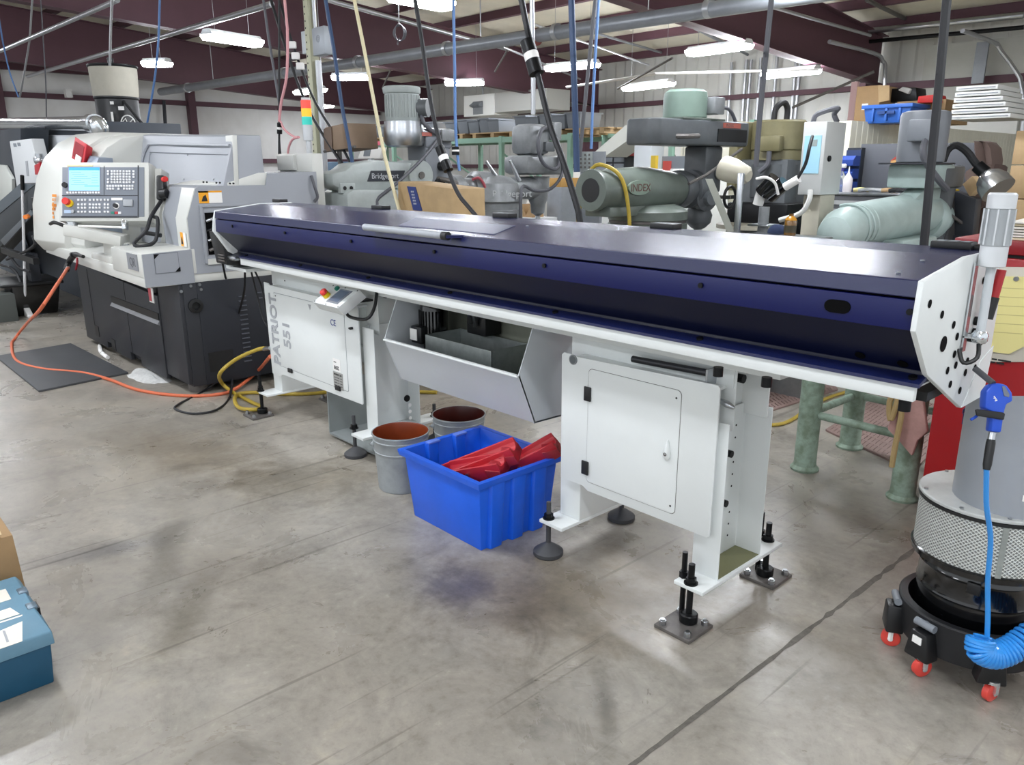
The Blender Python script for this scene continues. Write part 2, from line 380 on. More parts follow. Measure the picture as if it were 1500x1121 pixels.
# expansion joint in the slab, ragged edges
pa, pb = P(1345, 800, z=0), P(925, 1121, z=0); dj = (pb-pa); nj = V((-dj.y, dj.x, 0)).normalized(); b = MB(); N = 60
random.seed(3); L, Rr = [], []
for i in range(N+1):
    c = pa-dj*.0+dj*(i/N)*1.25; wv = (.007+.009*random.random())*max(.3, 1-.6*i/N)*(1 if random.random() > .12 else .35)
    L.append(tuple(c+nj*(wv+.004*random.random())+Z*.0012)); Rr.append(tuple(c-nj*(wv*.7+.004*random.random())+Z*.0012))
for i in range(N): b.add([L[i], L[i+1], Rr[i+1], Rr[i]], [(0, 1, 2, 3)])
trim(b, mat('joint_filler', '#6a665f', .85, mott=.3, mscale=30, bump=.4))

# overhead pipes
def overhead(name, pts, r, m, label, cat='pipe', group=None, sm=1, n=12):
    return single(name, MB().tube(pts, r, n, sm), m, label, cat, group)
pp = thing('overhead_pipe', 'large grey overhead pipe hung across the whole hall below the beams', 'pipe', (-8, 7.6, 3.3))
obj('pipe_run', MB().cyl((-19.6, 7.05, 3.32), (3, 8.5, 3.3), .085, n=20), GALVP, pp)
def py_(x): return 7.05+(x+19.6)*1.45/22.6
cc = None
for x in (-18.2, -14.2, -11.9, -9.7, -7.6, -5.4, -3.5):
    d = V((22.6, 1.45, -.02)).normalized(); c = V((x, py_(x), 3.32))
    if cc is None: cc = obj('coupling', MB().cyl(c-d*.035, c+d*.035, .1, n=20), COND, pp); c0 = c
    else: dup_part(cc, c-c0)
hh = None
for x in (-17, -13, -9, -6.2):
    c = V((x, py_(x), 3.41))
    if hh is None: hh = obj('hanger_rod', MB().cyl(c, c+Z*1.35, .008, n=6), COND, pp); c0 = c
    else: dup_part(hh, c-c0)
obj('red_coupling', MB().cyl(P(783, 55, y=7.78)-V((.05, 0, 0)), P(783, 55, y=7.78)+V((.05, 0, 0)), .105, n=20), mat('rust_red', '#7a3a30', .6), pp)
for k, (a, b_, z, r, m, lab) in enumerate([
        ((0, 75), (172, 0), 3.45, .03, COND, 'thin silver conduit crossing top left corner of the ceiling'),
        ((40, 112), (398, 6), 3.5, .035, COND, 'grey strut channel running up over the black drum to the right'),
        ((480, 0), (745, 73), 3.75, .03, COND, 'pale conduit running along the middle maroon beam'),
        ((735, 68), (850, 116), 3.62, .02, COND, 'pale conduit below the tan web of the middle beam'),
        ((1130, 10), (1275, 52), 3.85, .025, COND, 'conduit along the top of the right maroon beam'),
        ((1000, 32), (1095, 80), 3.95, .03, GALVP, 'wide grey strut left of the right maroon beam'),
        ((860, 45), (1060, 104), 4.15, .025, GALVP, 'grey strut crossing behind the right-hand large light'),
        ((1000, 0), (1235, 45), 4.0, .02, COND, 'thin conduit high above the right ceiling bay'),
        ((1270, 0), (1362, 45), 4.2, .035, DSTEEL, 'dark angle bar hanging in the upper right ceiling'),
        ((780, 35), (950, 95), 3.7, .02, COND, 'thin conduit below the cream roof strips near the big pipe')]):
    overhead('ceiling_conduit', [P(*a, z=z), P(*b_, z=z)], r, m, lab, 'conduit')
for k, (a, b_) in enumerate([((560, 130), (600, 40)), ((725, 105), (745, 70)), ((1280, 105), (1160, 158)), ((905, 130), (985, 85))]):
    overhead('beam_brace', [P(*a, y=11), P(*b_, y=10.4)], .018, DSTEEL, ['dark diagonal brace rod under the middle beam', 'light diagonal brace beside the tan beam web', 'thin diagonal rod against the white back wall', 'diagonal brace rod beside the pink grey column'][k], 'brace')
ov = thing('overhead_door_track', 'galvanised overhead door track bending down beside the tall door at upper right', 'track', P(1300, 125, y=15.4))
obj('track_rail', MB().tube([P(1215, 61, y=13.2), P(1280, 78, y=15), P(1293, 90, y=15.4), P(1296, 125, y=15.45), V((-6.35, 15.45, 0.02))], .035, 8, 3), COND, ov)
obj('torsion_tube', MB().cyl(P(1230, 50, y=15.3), P(1500, 22, y=15.3), .05), STEEL, ov)
obj('torsion_spring', MB().cyl(P(1262, 62, y=15.35), P(1500, 40, y=15.35), .035), OXIDE, ov)
t2 = single('door_track', MB().tube([P(1410, 45, y=13.6), P(1455, 62, y=15.2), P(1466, 75, y=15.5), V((-4.25, 15.55, 2.6)), V((-4.25, 15.55, .02))], .035, 8, 3), COND, 'second galvanised door track at right edge of the tall white door', 'track')
struct('door_1', MB().box(-6.1, -4.35, 15.93, 15.985, 0, 3.75), mat('door_panel', '#c2c2ba', .6, mott=.12, mscale=1.2))
obj('upper_rail', MB().box(-6.15, -4.3, 15.85, 15.93, 3.02, 3.12), MAROON, bpy.data.objects['door_1'])
obj('roll_panel', MB().box(-6.05, -4.4, 15.83, 15.9, 2.0, 2.72), mat('roll_panel_white', '#d8d8d2', .6, mott=.05), bpy.data.objects['door_1'])
single('door_jamb_plate', MB().box(*[P(1428, 90, y=15.7).x, P(1446, 90, y=15.7).x], 15.66, 15.7, P(1436, 122, y=15.7).z, P(1436, 62, y=15.7).z), GALVP, 'narrow grey plate fixed above the tall door near its right track', 'plate')

# ---------------------------------------------------------------- strip lights
def shop_light(a, b, label, lens=None):
    a = V(a); b = V(b); d = (b-a).normalized(); c = (a+b)/2; L_ = (b-a).length/2
    t = thing('strip_light', label, 'ceiling light', c+Z*.12, 'strip lights hung below the roof')
    M_ = frame(c, d)
    obj('housing', MB().prism([(-.13, .02), (.13, .02), (.06, .09), (-.06, .09)], 'x', -L_, L_, M_), mat('fixture_white', '#d8dadb', .5), t)
    obj('lens', MB().prism([(-.145, .0), (-.09, -.05), (.09, -.05), (.145, .0), (.145, .03), (-.145, .03)], 'x', -L_+.01, L_-.01, M_), LENS, t)
    for u in (.15, 2*L_-.15): q = a+d*u; obj('suspension_wire', MB().cyl(q+Z*.085, V((q.x, q.y, zr(q.y)+.218)), .004, n=5), COND, t)
LZ = 3.38
for a, b_, lab in [((302, 52), (378, 64), 'strip light in front of the left maroon beam, left of the perforated post'),
                   ((213, 94), (247, 93), 'small bright strip light right of the black drum'),
                   ((576, -6), (656, 9), 'strip light at the top edge above the coiled cable'),
                   ((488, 114), (540, 113), 'strip light just right of the perforated post'),
                   ((653, 122), (708, 121), 'strip light above the white air unit'),
                   ((1011, 78), (1097, 66), 'largest strip light over the green knee mill'),
                   ((803, 101), (874, 94), 'strip light crossed by the blue hose right of the big cable connector'),
                   ((917, 130), (983, 122), 'strip light just behind the top of the green knee mill'),
                   ((1120, 111), (1198, 103), 'strip light in front of the white back wall at the right beam'),
                   ((463, 157), (484, 155), 'tiny distant strip light beside the signal tower')]:
    zz = 3.2 if a[1] in (130, 111) else LZ
    shop_light(P(*a, z=zz), P(*b_, z=zz), lab)
for (x, y, ax, lab) in [(-3.9, 7.7, 0, 'unseen strip light out above the far aisle behind the green stand'), (-3.4, 5.0, 0, 'unseen strip light out above the right end of the bar feeder aisle'), (1.2, 5.2, 0, 'unseen strip light farthest right over the tool storage'),  # fixtures added beyond the visible rows for even light; first gives lid highlight
                    (-3.6, .6, 0, 'unseen strip light over the open floor before the bar feeder'), (-7.4, .2, 1, 'unseen strip light over the floor mat aisle'), (-11.3, .2, 1, 'unseen strip light over the chip conveyor'),
                    (.6, .2, 0, 'unseen strip light right above the photographer'), (-3.6, -4, 0, 'unseen strip light behind the photographer over the aisle'), (-8.4, -4, 0, 'unseen strip light far behind left'), (.9, -4, 0, 'unseen strip light behind right'), (3.5, 9.5, 0, 'unseen strip light far right by the back'), (-18, 2, 1, 'unseen strip light near the left end wall'), (-18, 10, 0, 'added strip light far left at the back')]:
    z = 3.7 if y < 3 else 3.4
    shop_light((x-.6*(1-ax), y-.6*ax, z), (x+.6*(1-ax), y+.6*ax, z), lab)
# ================================================================ bar feeder
bf = thing('bar_feeder', 'long navy-lidded bar feeder on two white pedestals across the middle of the floor', 'bar feeder', (-2.8, 2.485, 0))
XL, XR, YC = -4.89, -.70, 2.485
def mir(pts): return pts+[(2*YC-y, z) for y, z in reversed(pts)]
obj('base_rail', MB().prism([(2.078, 1.056), (2.078, 1.098), (2.14, 1.104), (2.55, 1.104), (2.61, 1.098), (2.61, 1.056), (2.59, 1.056), (2.59, 1.09), (2.098, 1.09), (2.098, 1.056)], 'x', -4.755, -.712), WHITE, bf, .003)
obj('beam', MB().box(-4.6, -1.2, 2.30, 2.67, .975, 1.09), WHITE, bf, .004)
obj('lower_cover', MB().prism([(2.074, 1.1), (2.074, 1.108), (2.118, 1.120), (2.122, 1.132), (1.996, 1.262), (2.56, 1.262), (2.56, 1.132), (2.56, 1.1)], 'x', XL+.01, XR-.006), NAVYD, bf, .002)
obj('cover_lip', MB().prism([(2.070, 1.098), (2.070, 1.108), (2.117, 1.122), (2.117, 1.112)], 'x', -4.745, -.70), NAVY, bf)
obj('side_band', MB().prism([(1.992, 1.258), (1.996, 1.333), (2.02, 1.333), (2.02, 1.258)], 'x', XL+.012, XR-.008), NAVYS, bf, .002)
obj('seal_gap', MB().prism([(2.012, 1.33), (2.012, 1.345), (2.55, 1.345), (2.55, 1.33)], 'x', XL+.012, XR-.008), HOLE, bf)
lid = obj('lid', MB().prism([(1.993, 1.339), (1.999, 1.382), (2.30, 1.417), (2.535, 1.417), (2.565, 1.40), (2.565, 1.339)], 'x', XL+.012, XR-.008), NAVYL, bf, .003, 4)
# lid details
p0, p1 = V((-3.1, 1.955, 1.383)), V((-2.52, 1.955, 1.38))
hd = obj('lid_handle', MB().cyl(p0, p1, .0155), mat('handle_grey', '#9ba0a6', .4), lid)
obj('handle_cap', MB().cyl(p1-X*.002, p1+X*.03, .0175), BLACK, lid); obj('handle_bracket', MB().prism([(-2.535, 1.945), (-2.49, 1.945), (-2.44, 2.02), (-2.52, 2.02)], 'z', 1.372, 1.384), NAVYS, lid)
obj('handle_bracket', MB().prism([(-3.09, 1.945), (-3.05, 1.945), (-2.98, 2.02), (-3.07, 2.02)], 'z', 1.372, 1.384), NAVYS, lid)
def lidz(y): return 1.382+(y-1.999)*(.035/.301)+.0012 if y < 2.3 else 1.4182
obj('access_panel', MB().loft([[(-2.98, 2.06, lidz(2.06)-.001), (-2.33, 2.06, lidz(2.06)-.001), (-2.40, 2.24, lidz(2.24)-.001), (-3.10, 2.24, lidz(2.24)-.001)],
                              [(-2.98, 2.06, lidz(2.06)+.0015), (-2.33, 2.06, lidz(2.06)+.0015), (-2.40, 2.24, lidz(2.24)+.0015), (-3.10, 2.24, lidz(2.24)+.0015)]]), NAVY, lid)
hg = None
for px, py in ((428, 294), (554, 304.5), (727, 317), (985, 331), (1395, 360)):
    c = P(px, py, z=1.425); xx = c.x
    if hg is None:
        h0 = xx; hg = obj('lid_hinge', MB().box(xx-.055, xx+.055, 2.475, 2.535, 1.416, 1.438), BLACK, bf, .004)
        for k in range(3): obj('hinge_slot', MB().box(xx-.045+k*.034, xx-.022+k*.034, 2.485, 2.525, 1.4375, 1.4385), GREYB, hg)
    else: dup_part(hg, (xx-h0, 0, 0))
spots('lid_screw', OXIDE, lid, [(x+dx, 2.003+.0, 1.372) for x in (-4.74, -3.98, -2.72, -1.62, -.98) for dx in (0, .03)], (0, -1, .14), .006, .003)
spots('lid_rivet', STEEL, lid, [(-.78, 2.05, lidz(2.05)), (-.78, 2.2, lidz(2.2)), (-2.34, 2.25, lidz(2.25))], (0, -.1, 1), .006, .003)
obj('end_strip', MB().box(-.83, -.72, 2.50, 2.55, 1.415, 1.43), BLACK, lid, .004)
spots('band_bolt', OXIDE, bf, [(P(px, py, y=1.993).x, 1.992, 1.305) for px, py in ((341, 332), (418, 343), (515, 356), (637, 372), (798, 394), (1027, 421), (1333, 461))], (0, -1, 0), .008, .006)
spots('lip_bolt', OXIDE, bf, [(P(px, py, z=1.11).x, 2.095, 1.114) for px, py in ((360, 376), (437, 391), (532, 410), (655, 432), (808, 461), (1023, 500), (1333, 559))], (0, -.3, 1), .011, .008)
obj('cable_port', MB().prism([(-.90+cx+.019*cos(a), 1.295+.017*sin(a)) for cx, s in ((-.016, 1), (.016, -1)) for a in [pi/2*s+pi*k/8 for k in range(9)]], 'y', 1.9895, 1.996), HOLE, bf)
spots('cover_slot', HOLE, bf, [(-.87, 2.098, 1.152), (-.76, 2.105, 1.147)], (0, -.72, -.69), .014, .002)
# right end plate: octagon of white sheet with holes
EP = [(1.974, 1.384), (2.256, 1.421), (2.42, 1.421), (2.55, 1.36), (2.585, 1.25), (2.585, 1.0), (2.565, .978), (2.396, .978), (2.088, 1.132), (1.966, 1.263)]
ep = obj('end_plate', MB().prism(EP, 'x', XR-.004, XR+.01), WHITE, bf, .002)
obj('bent_foot', MB().prism([(2.396, .98), (2.575, .98), (2.60, 1.13), (2.50, 1.10)], 'x', XR+.0095, XR+.012), WHITE, ep)
def eph(q): c = P(*q, x=XR+.0112); return (c.x, c.y, c.z)
spots('bolt_hole', HOLE, ep, [eph(q) for q in ((1362, 445), (1380, 461), (1397, 476), (1402, 493), (1438, 501), (1428, 491), (1417, 529), (1400, 535), (1388, 543), (1392, 563), (1406, 572), (1414, 546), (1428, 539), (1398, 519), (1441, 411))], X, .0105, .0012)
obj('bolt_hole', MB().cyl(eph((1382, 504)), V(eph((1382, 504)))+X*.0015, .021), HOLE, ep)
spots('cap_screw', OXIDE, ep, [eph(q) for q in ((1428, 470), (1425, 487), (1418, 494))], X, .0125, .014)
# warning beacon on its bracket
bc = P(1446, 455, x=-.655); bx, by = -.655, 2.335
bk = obj('beacon', MB().lathe((bx, by, 1.392), Z, [(.030, 0), (.033, .002), (.033, .055), (.030, .056), (.030, .15), (.034, .151), (.034, .185), (.03, .19)], 24), CLEARW, bf)
obj('beacon_lens', MB().lathe((bx, by, 1.448), Z, [(.0355, 0), (.0355, .094)], 24), CLEAR, bk)
rib = obj('lens_rib', MB().box(bx+.035, bx+.0375, by-.002, by+.002, 1.45, 1.542), mat('lens_rib', '#c3c7ca', .3), bk)
for k in range(1, 9):
    a = 2*pi*k/9; r2 = obj('lens_rib', MB().box(-.002, .002, -.0015, .0015, 1.45, 1.542, Matrix.Translation((bx+.036*cos(a), by+.036*sin(a), 0))), _M['lens_rib'], bk)
obj('beacon_stem', MB().cyl((bx, by, 1.20), (bx, by, 1.394), .0115), LGREY, bk)
obj('stem_clamp', MB().lathe((bx, by, 1.185), Z, [(.016, 0), (.02, .006), (.02, .024), (.014, .034)], 14), ALU, bk)
obj('beacon_bracket', MB().prism([(2.30, 1.16), (2.325, 1.16), (2.325, 1.40), (2.30, 1.40)], 'x', XR+.014, XR+.018).box(XR+.014, -.64, 2.3, 2.36, 1.2, 1.204), ALU, bk)
obj('beacon_cable', MB().tube([(bx, by, 1.19), (bx+.01, by-.03, 1.15), (bx-.015, by-.05, 1.135), (XR+.012, by-.045, 1.17)], .006), BLACK, bk)
obj('red_pilot', MB().cyl((-.66, 2.42, 1.30), (-.655, 2.43, 1.375), .012), REDP, bk); obj('pilot_body', MB().cyl((-.665, 2.41, 1.24), (-.66, 2.42, 1.3), .014), BLACK, bk)
# left end plate, black nose box
EL = [(1.985, 1.335), (2.0, 1.386), (2.30, 1.421), (2.52, 1.421), (2.585, 1.384), (2.585, 1.1), (2.5, 1.02), (2.25, 1.02), (2.06, 1.13), (1.975, 1.262)]
obj('end_plate', MB().prism(EL, 'x', XL-.002, XL+.012), WHITE, bf, .002)
nb = obj('nose_box', MB().prism([(2.02, 1.25), (2.2, 1.25), (2.56, 1.25), (2.56, 1.04), (2.3, 1.01), (2.05, 1.045)], 'x', -5.06, XL-.003), BLACK, bf, .006)
obj('chrome_clamp', MB().box(-4.90, -4.80, 2.055, 2.10, 1.075, 1.105), STEEL, bf, .01)
obj('nose_shelf', MB().box(-5.08, -4.78, 2.12, 2.6, 1.0, 1.02), WHITE, bf)
for k in range(3): obj('grille_slot', MB().box(-4.99, -4.90, 2.034, 2.04, 1.065+.018*k, 1.073+.018*k), DSTEEL, nb)
obj('rail_foot', MB().box(-.80, -.72, 2.2, 2.4, 1.03, 1.056), BLACK, bf); spots('rail_bolt', OXIDE, bf, [(-.76, 2.16, 1.035), (-1.32, 2.12, 1.03), (-1.15, 2.12, 1.03)], (0, 0, -1), .016, .03)

# ---------------------------------------------------------------- pedestals
def column(x0, x1, web, face):
    """C-channel column, open towards +x (face=1) or -x"""
    b = MB(); t = .006; y0, y1 = 2.30, 2.60
    xa, xb = (x0, x0+t) if web < 0 else (x1-t, x1)
    b.prism([(x0, y0), (x1, y0), (x1, y0+t)]+([(x0+t, y0+t), (x0+t, y1-t), (x1, y1-t)] if web < 0 else [])+[(x1, y1), (x0, y1)]+([] if web < 0 else [(x0, y1-t), (x1-t, y1-t), (x1-t, y0+t), (x0, y0+t)]), 'z', .172, .78)
    return b
def foot(x, y, zt, kind, parent):
    if kind == 'round':
        f = obj('leveling_foot', MB().lathe((x, y, 0), Z, [(.062, 0), (.066, .005), (.066, .02), (.06, .026), (.026, .05), (.015, .056), (.011, .06), (.0105, zt)], 28), mat('grey_rubber_foot', '#3b3c3f', .6), parent)
    else:
        f = obj('leveling_foot', MB().lathe((x, y, .014), Z, [(.030, 0), (.034, .004), (.034, .032), (.030, .036), (.012, .037), (.012, zt-.014)], 24), OXIDE, parent)
    obj('nut', MB().cyl((x, y, .172), (x, y, .196), .02, n=6).cyl((x, y, .172), (x, y, .177), .026), OXIDE, f)
    return f
def anchor(x, y, parent, s=.085):
    a = obj('anchor_plate', MB().box(x-s, x+s, y-s, y+s, 0, .014), DSTEEL, parent, .002)
    b0 = (x-s+.022, y-s+.022, .014)
    bt = obj('anchor_bolt', MB().cyl(b0, (b0[0], b0[1], .03), .014, n=6).cyl((b0[0], b0[1], .03), (b0[0], b0[1], .036), .009), STEEL, a)
    for dx, dy in ((2*s-.044, 0), (0, 2*s-.044), (2*s-.044, 2*s-.044)): 
        c = bt.copy(); COL.objects.link(c); c.location = (dx, dy, 0)
    return a
def pedestal(xl, xr, px0, px1, feetspec, title):
    pd = obj('pedestal', column(xr-.115, xr, -1, 1), WHITE, bf, .004)
    part_label(pd, title)
    obj('column', column(xl, xl+.115, 1, -1), WHITE, pd, .004)
    for (a, b_) in ((xl-.02, xl+.115), (xr-.115, xr+.01)):
        obj('base_plate', MB().box(a, b_, 2.19, 2.755, .157, .172), WHITE, pd, .002)
    obj('upper_head', MB().prism([(xr-.13, 2.345), (xr-.012, 2.345), (xr-.012, 2.35), (xr-.12, 2.35), (xr-.12, 2.575), (xr-.012, 2.575), (xr-.012, 2.585), (xr-.13, 2.585)], 'z', .74, 1.056), WHITE, pd, .002)
    obj('upper_head', MB().box(xl+.01, xl+.12, 2.345, 2.585, .74, 1.056), WHITE, pd, .002)
    obj('cross_head', MB().box(xl+.02, xr-.02, 2.338, 2.36, .9, 1.056), WHITE, pd)
    for (x, y, k) in feetspec:
        foot(x, y, .25, k, bf)
        if k == 'anchor':
            anchor(x, y-.03 if y < 2.5 else y+.01, bf, .077)
            obj('anchor_stud', MB().cyl((x-.045, y+.02, .014), (x-.045, y+.02, .275), .0105, n=10), OXIDE, bf)
            obj('stud_nut', MB().cyl((x-.045, y+.02, .172), (x-.045, y+.02, .196), .018, n=6), OXIDE, bf)
    return pd
pr_ = pedestal(-2.175, -1.372, 0, 0, [(-1.43, 2.216, 'anchor'), (-2.17, 2.223, 'round'), (-1.415, 2.735, 'anchor'), (-2.179, 2.735, 'round')], 'right pedestal with a square hinged door')
pl_ = pedestal(-4.90, -3.615, 0, 0, [(-4.913, 2.204, 'anchor'), (-3.795, 2.25, 'round'), (-3.66, 2.735, 'round'), (-4.9, 2.735, 'anchor')], 'left pedestal with the control cabinet')
# right: channel floor with oily film, bolts, slots
obj('channel_floor', MB().box(-1.48, -1.376, 2.31, 2.595, .172, .174), mat('oily_film', '#6f6f4c', .25), pr_)
spots('web_bolt', OXIDE, pr_, [(-1.481, 2.47, .40), (-1.481, 2.48, .60)], X, .014, .022)
spots('slot_hole', HOLE, pr_, [(-1.481, 2.53, z) for z in (.24, .29, .34, .45, .5, .55, .65, .7)], X, .004, .0012)
spots('head_bolt', OXIDE, pr_, [(-1.493, 2.385, .885), (-1.493, 2.455, .885), (-1.493, 2.53, .885)], X, .017, .03)
spots('head_hole', HOLE, pr_, [(-1.491, 2.40, .95), (-1.491, 2.43, .955), (-1.491, 2.38, .93)], X, .007, .0012)
spots('tap_hole', mat('hole_light', '#9a9c9c', .5), pr_, [(-2.059, 2.42, .30), (-2.059, 2.42, .27)], X, .008, .0015)
pan = [(-2.145, .36), (-2.02, .36), (-1.99, .345), (-1.41, .345), (-1.40, .355), (-1.40, .912), (-1.41, .922), (-2.09, .906), (-2.10, .912), (-2.14, .912), (-2.15, .902)]
cab = obj('cabinet_cover', MB().prism(pan, 'y', 2.268, 2.276), WHITE, bf, .0015)
obj('cover_top', MB().box(-2.08, -1.42, 2.276, 2.345, .895, .905), WHITE, cab)
obj('cover_side', MB().box(-1.43, -1.42, 2.276, 2.30, .36, .90), WHITE, cab)
cD = [P(q[0], q[1], y=2.268) for q in ((863, 540), (999, 572), (990, 755), (858, 704))]
def rrect(x0, x1, z0, z1, r=.02, n=5):
    o = []
    for cx, cz, a0 in ((x1-r, z1-r, 0), (x0+r, z1-r, pi/2), (x0+r, z0+r, pi), (x1-r, z0+r, 1.5*pi)):
        o += [(cx+r*cos(a0+pi/2*k/n), cz+r*sin(a0+pi/2*k/n)) for k in range(n+1)]
    return o
dx0, dx1, dz0, dz1 = cD[0].x, cD[1].x, cD[2].z, cD[0].z
obj('door_seam', MB().prism(rrect(dx0-.0015, dx1+.0015, dz0-.0015, dz1+.0015), 'y', 2.2670, 2.27), DSTEEL, cab)
dr = obj('door', MB().prism(rrect(dx0, dx1, dz0, dz1), 'y', 2.2655, 2.27), WHITE, bf, .001)
hn = obj('hinge', MB().box(dx0-.018, dx0+.018, 2.258, 2.2655, dz1-.135, dz1-.075), BLACK, dr, .003)
dup_part(hn, (-.004, 0, -(dz1-dz0)*.66))
obj('handle', MB().lathe((dx1-.045, 2.262, (dz0+dz1)/2-.035), (0, 0, 1), [(.004, 0), (.013, .012), (.015, .03), (.008, .062), (.003, .08)], 14), WHITE, dr)
obj('handle_recess', MB().cyl((dx1-.045, 2.249, (dz0+dz1)/2-.008), (dx1-.045, 2.2475, (dz0+dz1)/2-.008), .007), DSTEEL, dr)
spots('door_screw', INK, dr, [(dx1-.02, 2.2655, dz1-.03), (dx1-.02, 2.2655, dz0+.03)], (0, -1, 0), .004, .001)
bdg = P(840, 527, y=2.268); obj('round_plug', MB().cyl((bdg.x, 2.268, bdg.z), (bdg.x, 2.264, bdg.z), .021), mat('plug_rim', '#7f8384', .5), cab)
obj('plug_face', MB().cyl((bdg.x, 2.264, bdg.z), (bdg.x, 2.263, bdg.z), .016), mat('plug_grey', '#5a6062', .5), cab)
rt0, rt1 = P(927, 526, y=2.30), P(1040, 547, y=2.30)
tb_ = obj('black_roller', MB().cyl((rt0.x, 2.30, rt0.z), (rt1.x, 2.30, rt1.z), .013), mat('anodised_bar', '#2e2f33', .35, .5), cab)
obj('roller_bracket', MB().box(rt1.x-.004, rt1.x+.004, 2.28, 2.345, .905, rt1.z+.016), STEEL, cab)
cr = P(1063, 591, y=2.31); obj('crank_handle', MB().lathe((cr.x-.05, 2.31, cr.z+.012), (1, 0, -.25), [(.006, 0), (.006, .02), (.012, .045), (.013, .06), (.007, .085), (.002, .09)], 14), STEEL, pr_)

# left cabinet
lc = obj('cabinet_cover', MB().prism([(-4.845, .30), (-4.72, .30), (-4.70, .318), (-3.72, .33), (-3.714, .338), (-3.714, .905), (-4.78, .905), (-4.80, .915), (-4.86, .918)], 'y', 2.268, 2.276), WHITE, bf, .0015)
obj('cover_top', MB().box(-4.80, -3.73, 2.276, 2.345, .89, .90), WHITE, lc)
ls = [P(q[0], q[1], y=2.268) for q in ((406, 428), (507, 470), (512, 572), (424, 541))]
obj('door_seam', MB().prism(rrect(-4.73, -3.86, .375, .865, .012), 'y', 2.2672, 2.27), GREYB, lc)
dl = obj('door', MB().prism(rrect(-4.7275, -3.8625, .3775, .8625, .012), 'y', 2.2658, 2.27), WHITE, bf, .001)
for q in ((425, 543), (495, 569)):
    c = P(*q, y=2.262); obj('latch', MB().box(c.x-.028, c.x+.028, 2.256, 2.266, c.z-.014, c.z+.014), BLACK, dl, .003)
text('lettering', 'PATRIOT', .136, P(411.5, 536, y=2.2645), (0, 0, 1), (-1, 0, 0), LETTER, dl, sx=.86, off=.0035)
text('lettering', '551', .128, P(426, 512, y=2.2645), (0, 0, 1), (-1, 0, 0), LETTER, dl, sx=.95, off=.0035)
c = P(484, 476, y=2.2645); text('ce_mark', 'CE', .052, c, X, Z, mat('ce_blue', '#2b3f8e', .5), dl)
c = P(487, 524, y=2.2645); lb = obj('label', MB().box(c.x, c.x+.085, 2.2645, 2.2655, c.z-.075, c.z), LABELW, dl)
marks('label_print', (c.x+.012, 2.2643, c.z), X, Z, [(-.024, [(0, .028)]), (-.05, [(0, .02), (.024, .03)]), (-.058, [(0, .05)]), (-.066, [(0, .034), (.038, .02)])], .005, INK, lb)
lb = obj('rating_plate', MB().box(c.x-.004, c.x+.105, 2.2645, 2.2655, c.z-.185, c.z-.082), mat('plate_grey', '#a6a7a4', .4, .4), dl)
text('label_print', 'PATRIOT 551', .015, (c.x+.006, 2.2638, c.z-.102), X, Z, INK, lb)
marks('label_print', (c.x+.006, 2.2643, c.z), X, Z, [(-.118-.016*k, [(0, .03), (.036, .022), (.066, .024)]) for k in range(4)], .003, INK, lb)
c = P(491, 420, y=2.2645)
c = P(453, 449, y=2.2645); obj('warning_mark', MB().prism([(c.x-.018, c.z+.012), (c.x+.018, c.z+.012), (c.x+.006, c.z-.02)], 'y', 2.264, 2.2655), LETTER, dl)
c = P(515, 481, y=2.262); obj('key_lock', MB().cyl((c.x, 2.2675, c.z), (c.x, 2.25, c.z), .008).box(c.x-.012, c.x+.012, 2.248, 2.252, c.z-.004, c.z+.004), INK, lc)
spots('cover_screw', INK, lc, [(-4.70, 2.267, .845), (-4.57, 2.275, .955)], (0, -1, 0), .005, .002)
spots('column_hole', mat('hole_bright', '#e8e8e6', .6), pl_, [(-3.609, 2.52, z) for z in (.30, .26, .22)], X, .011, .0015)
spots('column_plug', OXIDE, pl_, [(-3.609, 2.50, .345)], X, .02, .006); spots('head_plug', OXIDE, pl_, [(-3.62, 2.39, .965), (-3.62, 2.46, .97)], X, .02, .01)
spots('head_hole', HOLE, pl_, [(-3.62, 2.38, 1.02), (-3.62, 2.41, 1.025), (-3.62, 2.44, 1.03)], X, .008, .0012)
spots('tap_hole', _M['hole_light'], pl_, [(-4.784, 2.40, .29), (-4.784, 2.40, .255)], X, .012, .0015)
# bent shield hanging under the left cabinet
obj('floor_shield', MB().prism([(-4.20, .03), (-4.19, .02), (-3.64, .02), (-3.64, .03), (-4.19, .032), (-4.19, .36), (-4.20, .36)], 'y', 2.31, 2.6), mat('shield_grey', '#7f8585', .5, mott=.08), bf)
# operator panel on the left cabinet
fl, fr, bl, br = V((-3.905, 2.10, .922)), V((-3.64, 2.10, .922)), V((-3.845, 2.205, 1.016)), V((-3.58, 2.205, 1.016))
nn = (fr-fl).cross(bl-fl).normalized(); dn = -nn*.062
hm = obj('operator_panel', MB().loft([[tuple(p) for p in (fl, fr, br, bl)], [tuple(p+dn) for p in (fl, fr, br, bl)]]), WHITE, bf, .003)
def hp(u, v, h=0): return fl+(fr-fl)*u+(bl-fl)*v+nn*h
obj('screen', MB().loft([[tuple(hp(u, v, h)) for u, v in ((.42, .16), (.86, .16), (.86, .86), (.42, .86))] for h in (.0, .003)]), mat('hmi_bezel', '#6f757e', .4), hm)
obj('display', MB().loft([[tuple(hp(u, v, h)) for u, v in ((.46, .24), (.80, .24), (.80, .80), (.46, .80))] for h in (.003, .004)]), SCREEND, hm)
eb = hp(.24, .42)
obj('stop_collar', MB().cyl(eb, eb+nn*.022, .021), YEL, hm); obj('emergency_stop', MB().lathe(eb+nn*.02, nn, [(.014, 0), (.021, .008), (.021, .02), (.016, .025)], 18), mat('stop_red', '#d8342f', .4), hm)
eb = hp(.30, .83); obj('start_button', MB().cyl(eb, eb+nn*.012, .0145), GRN, hm)
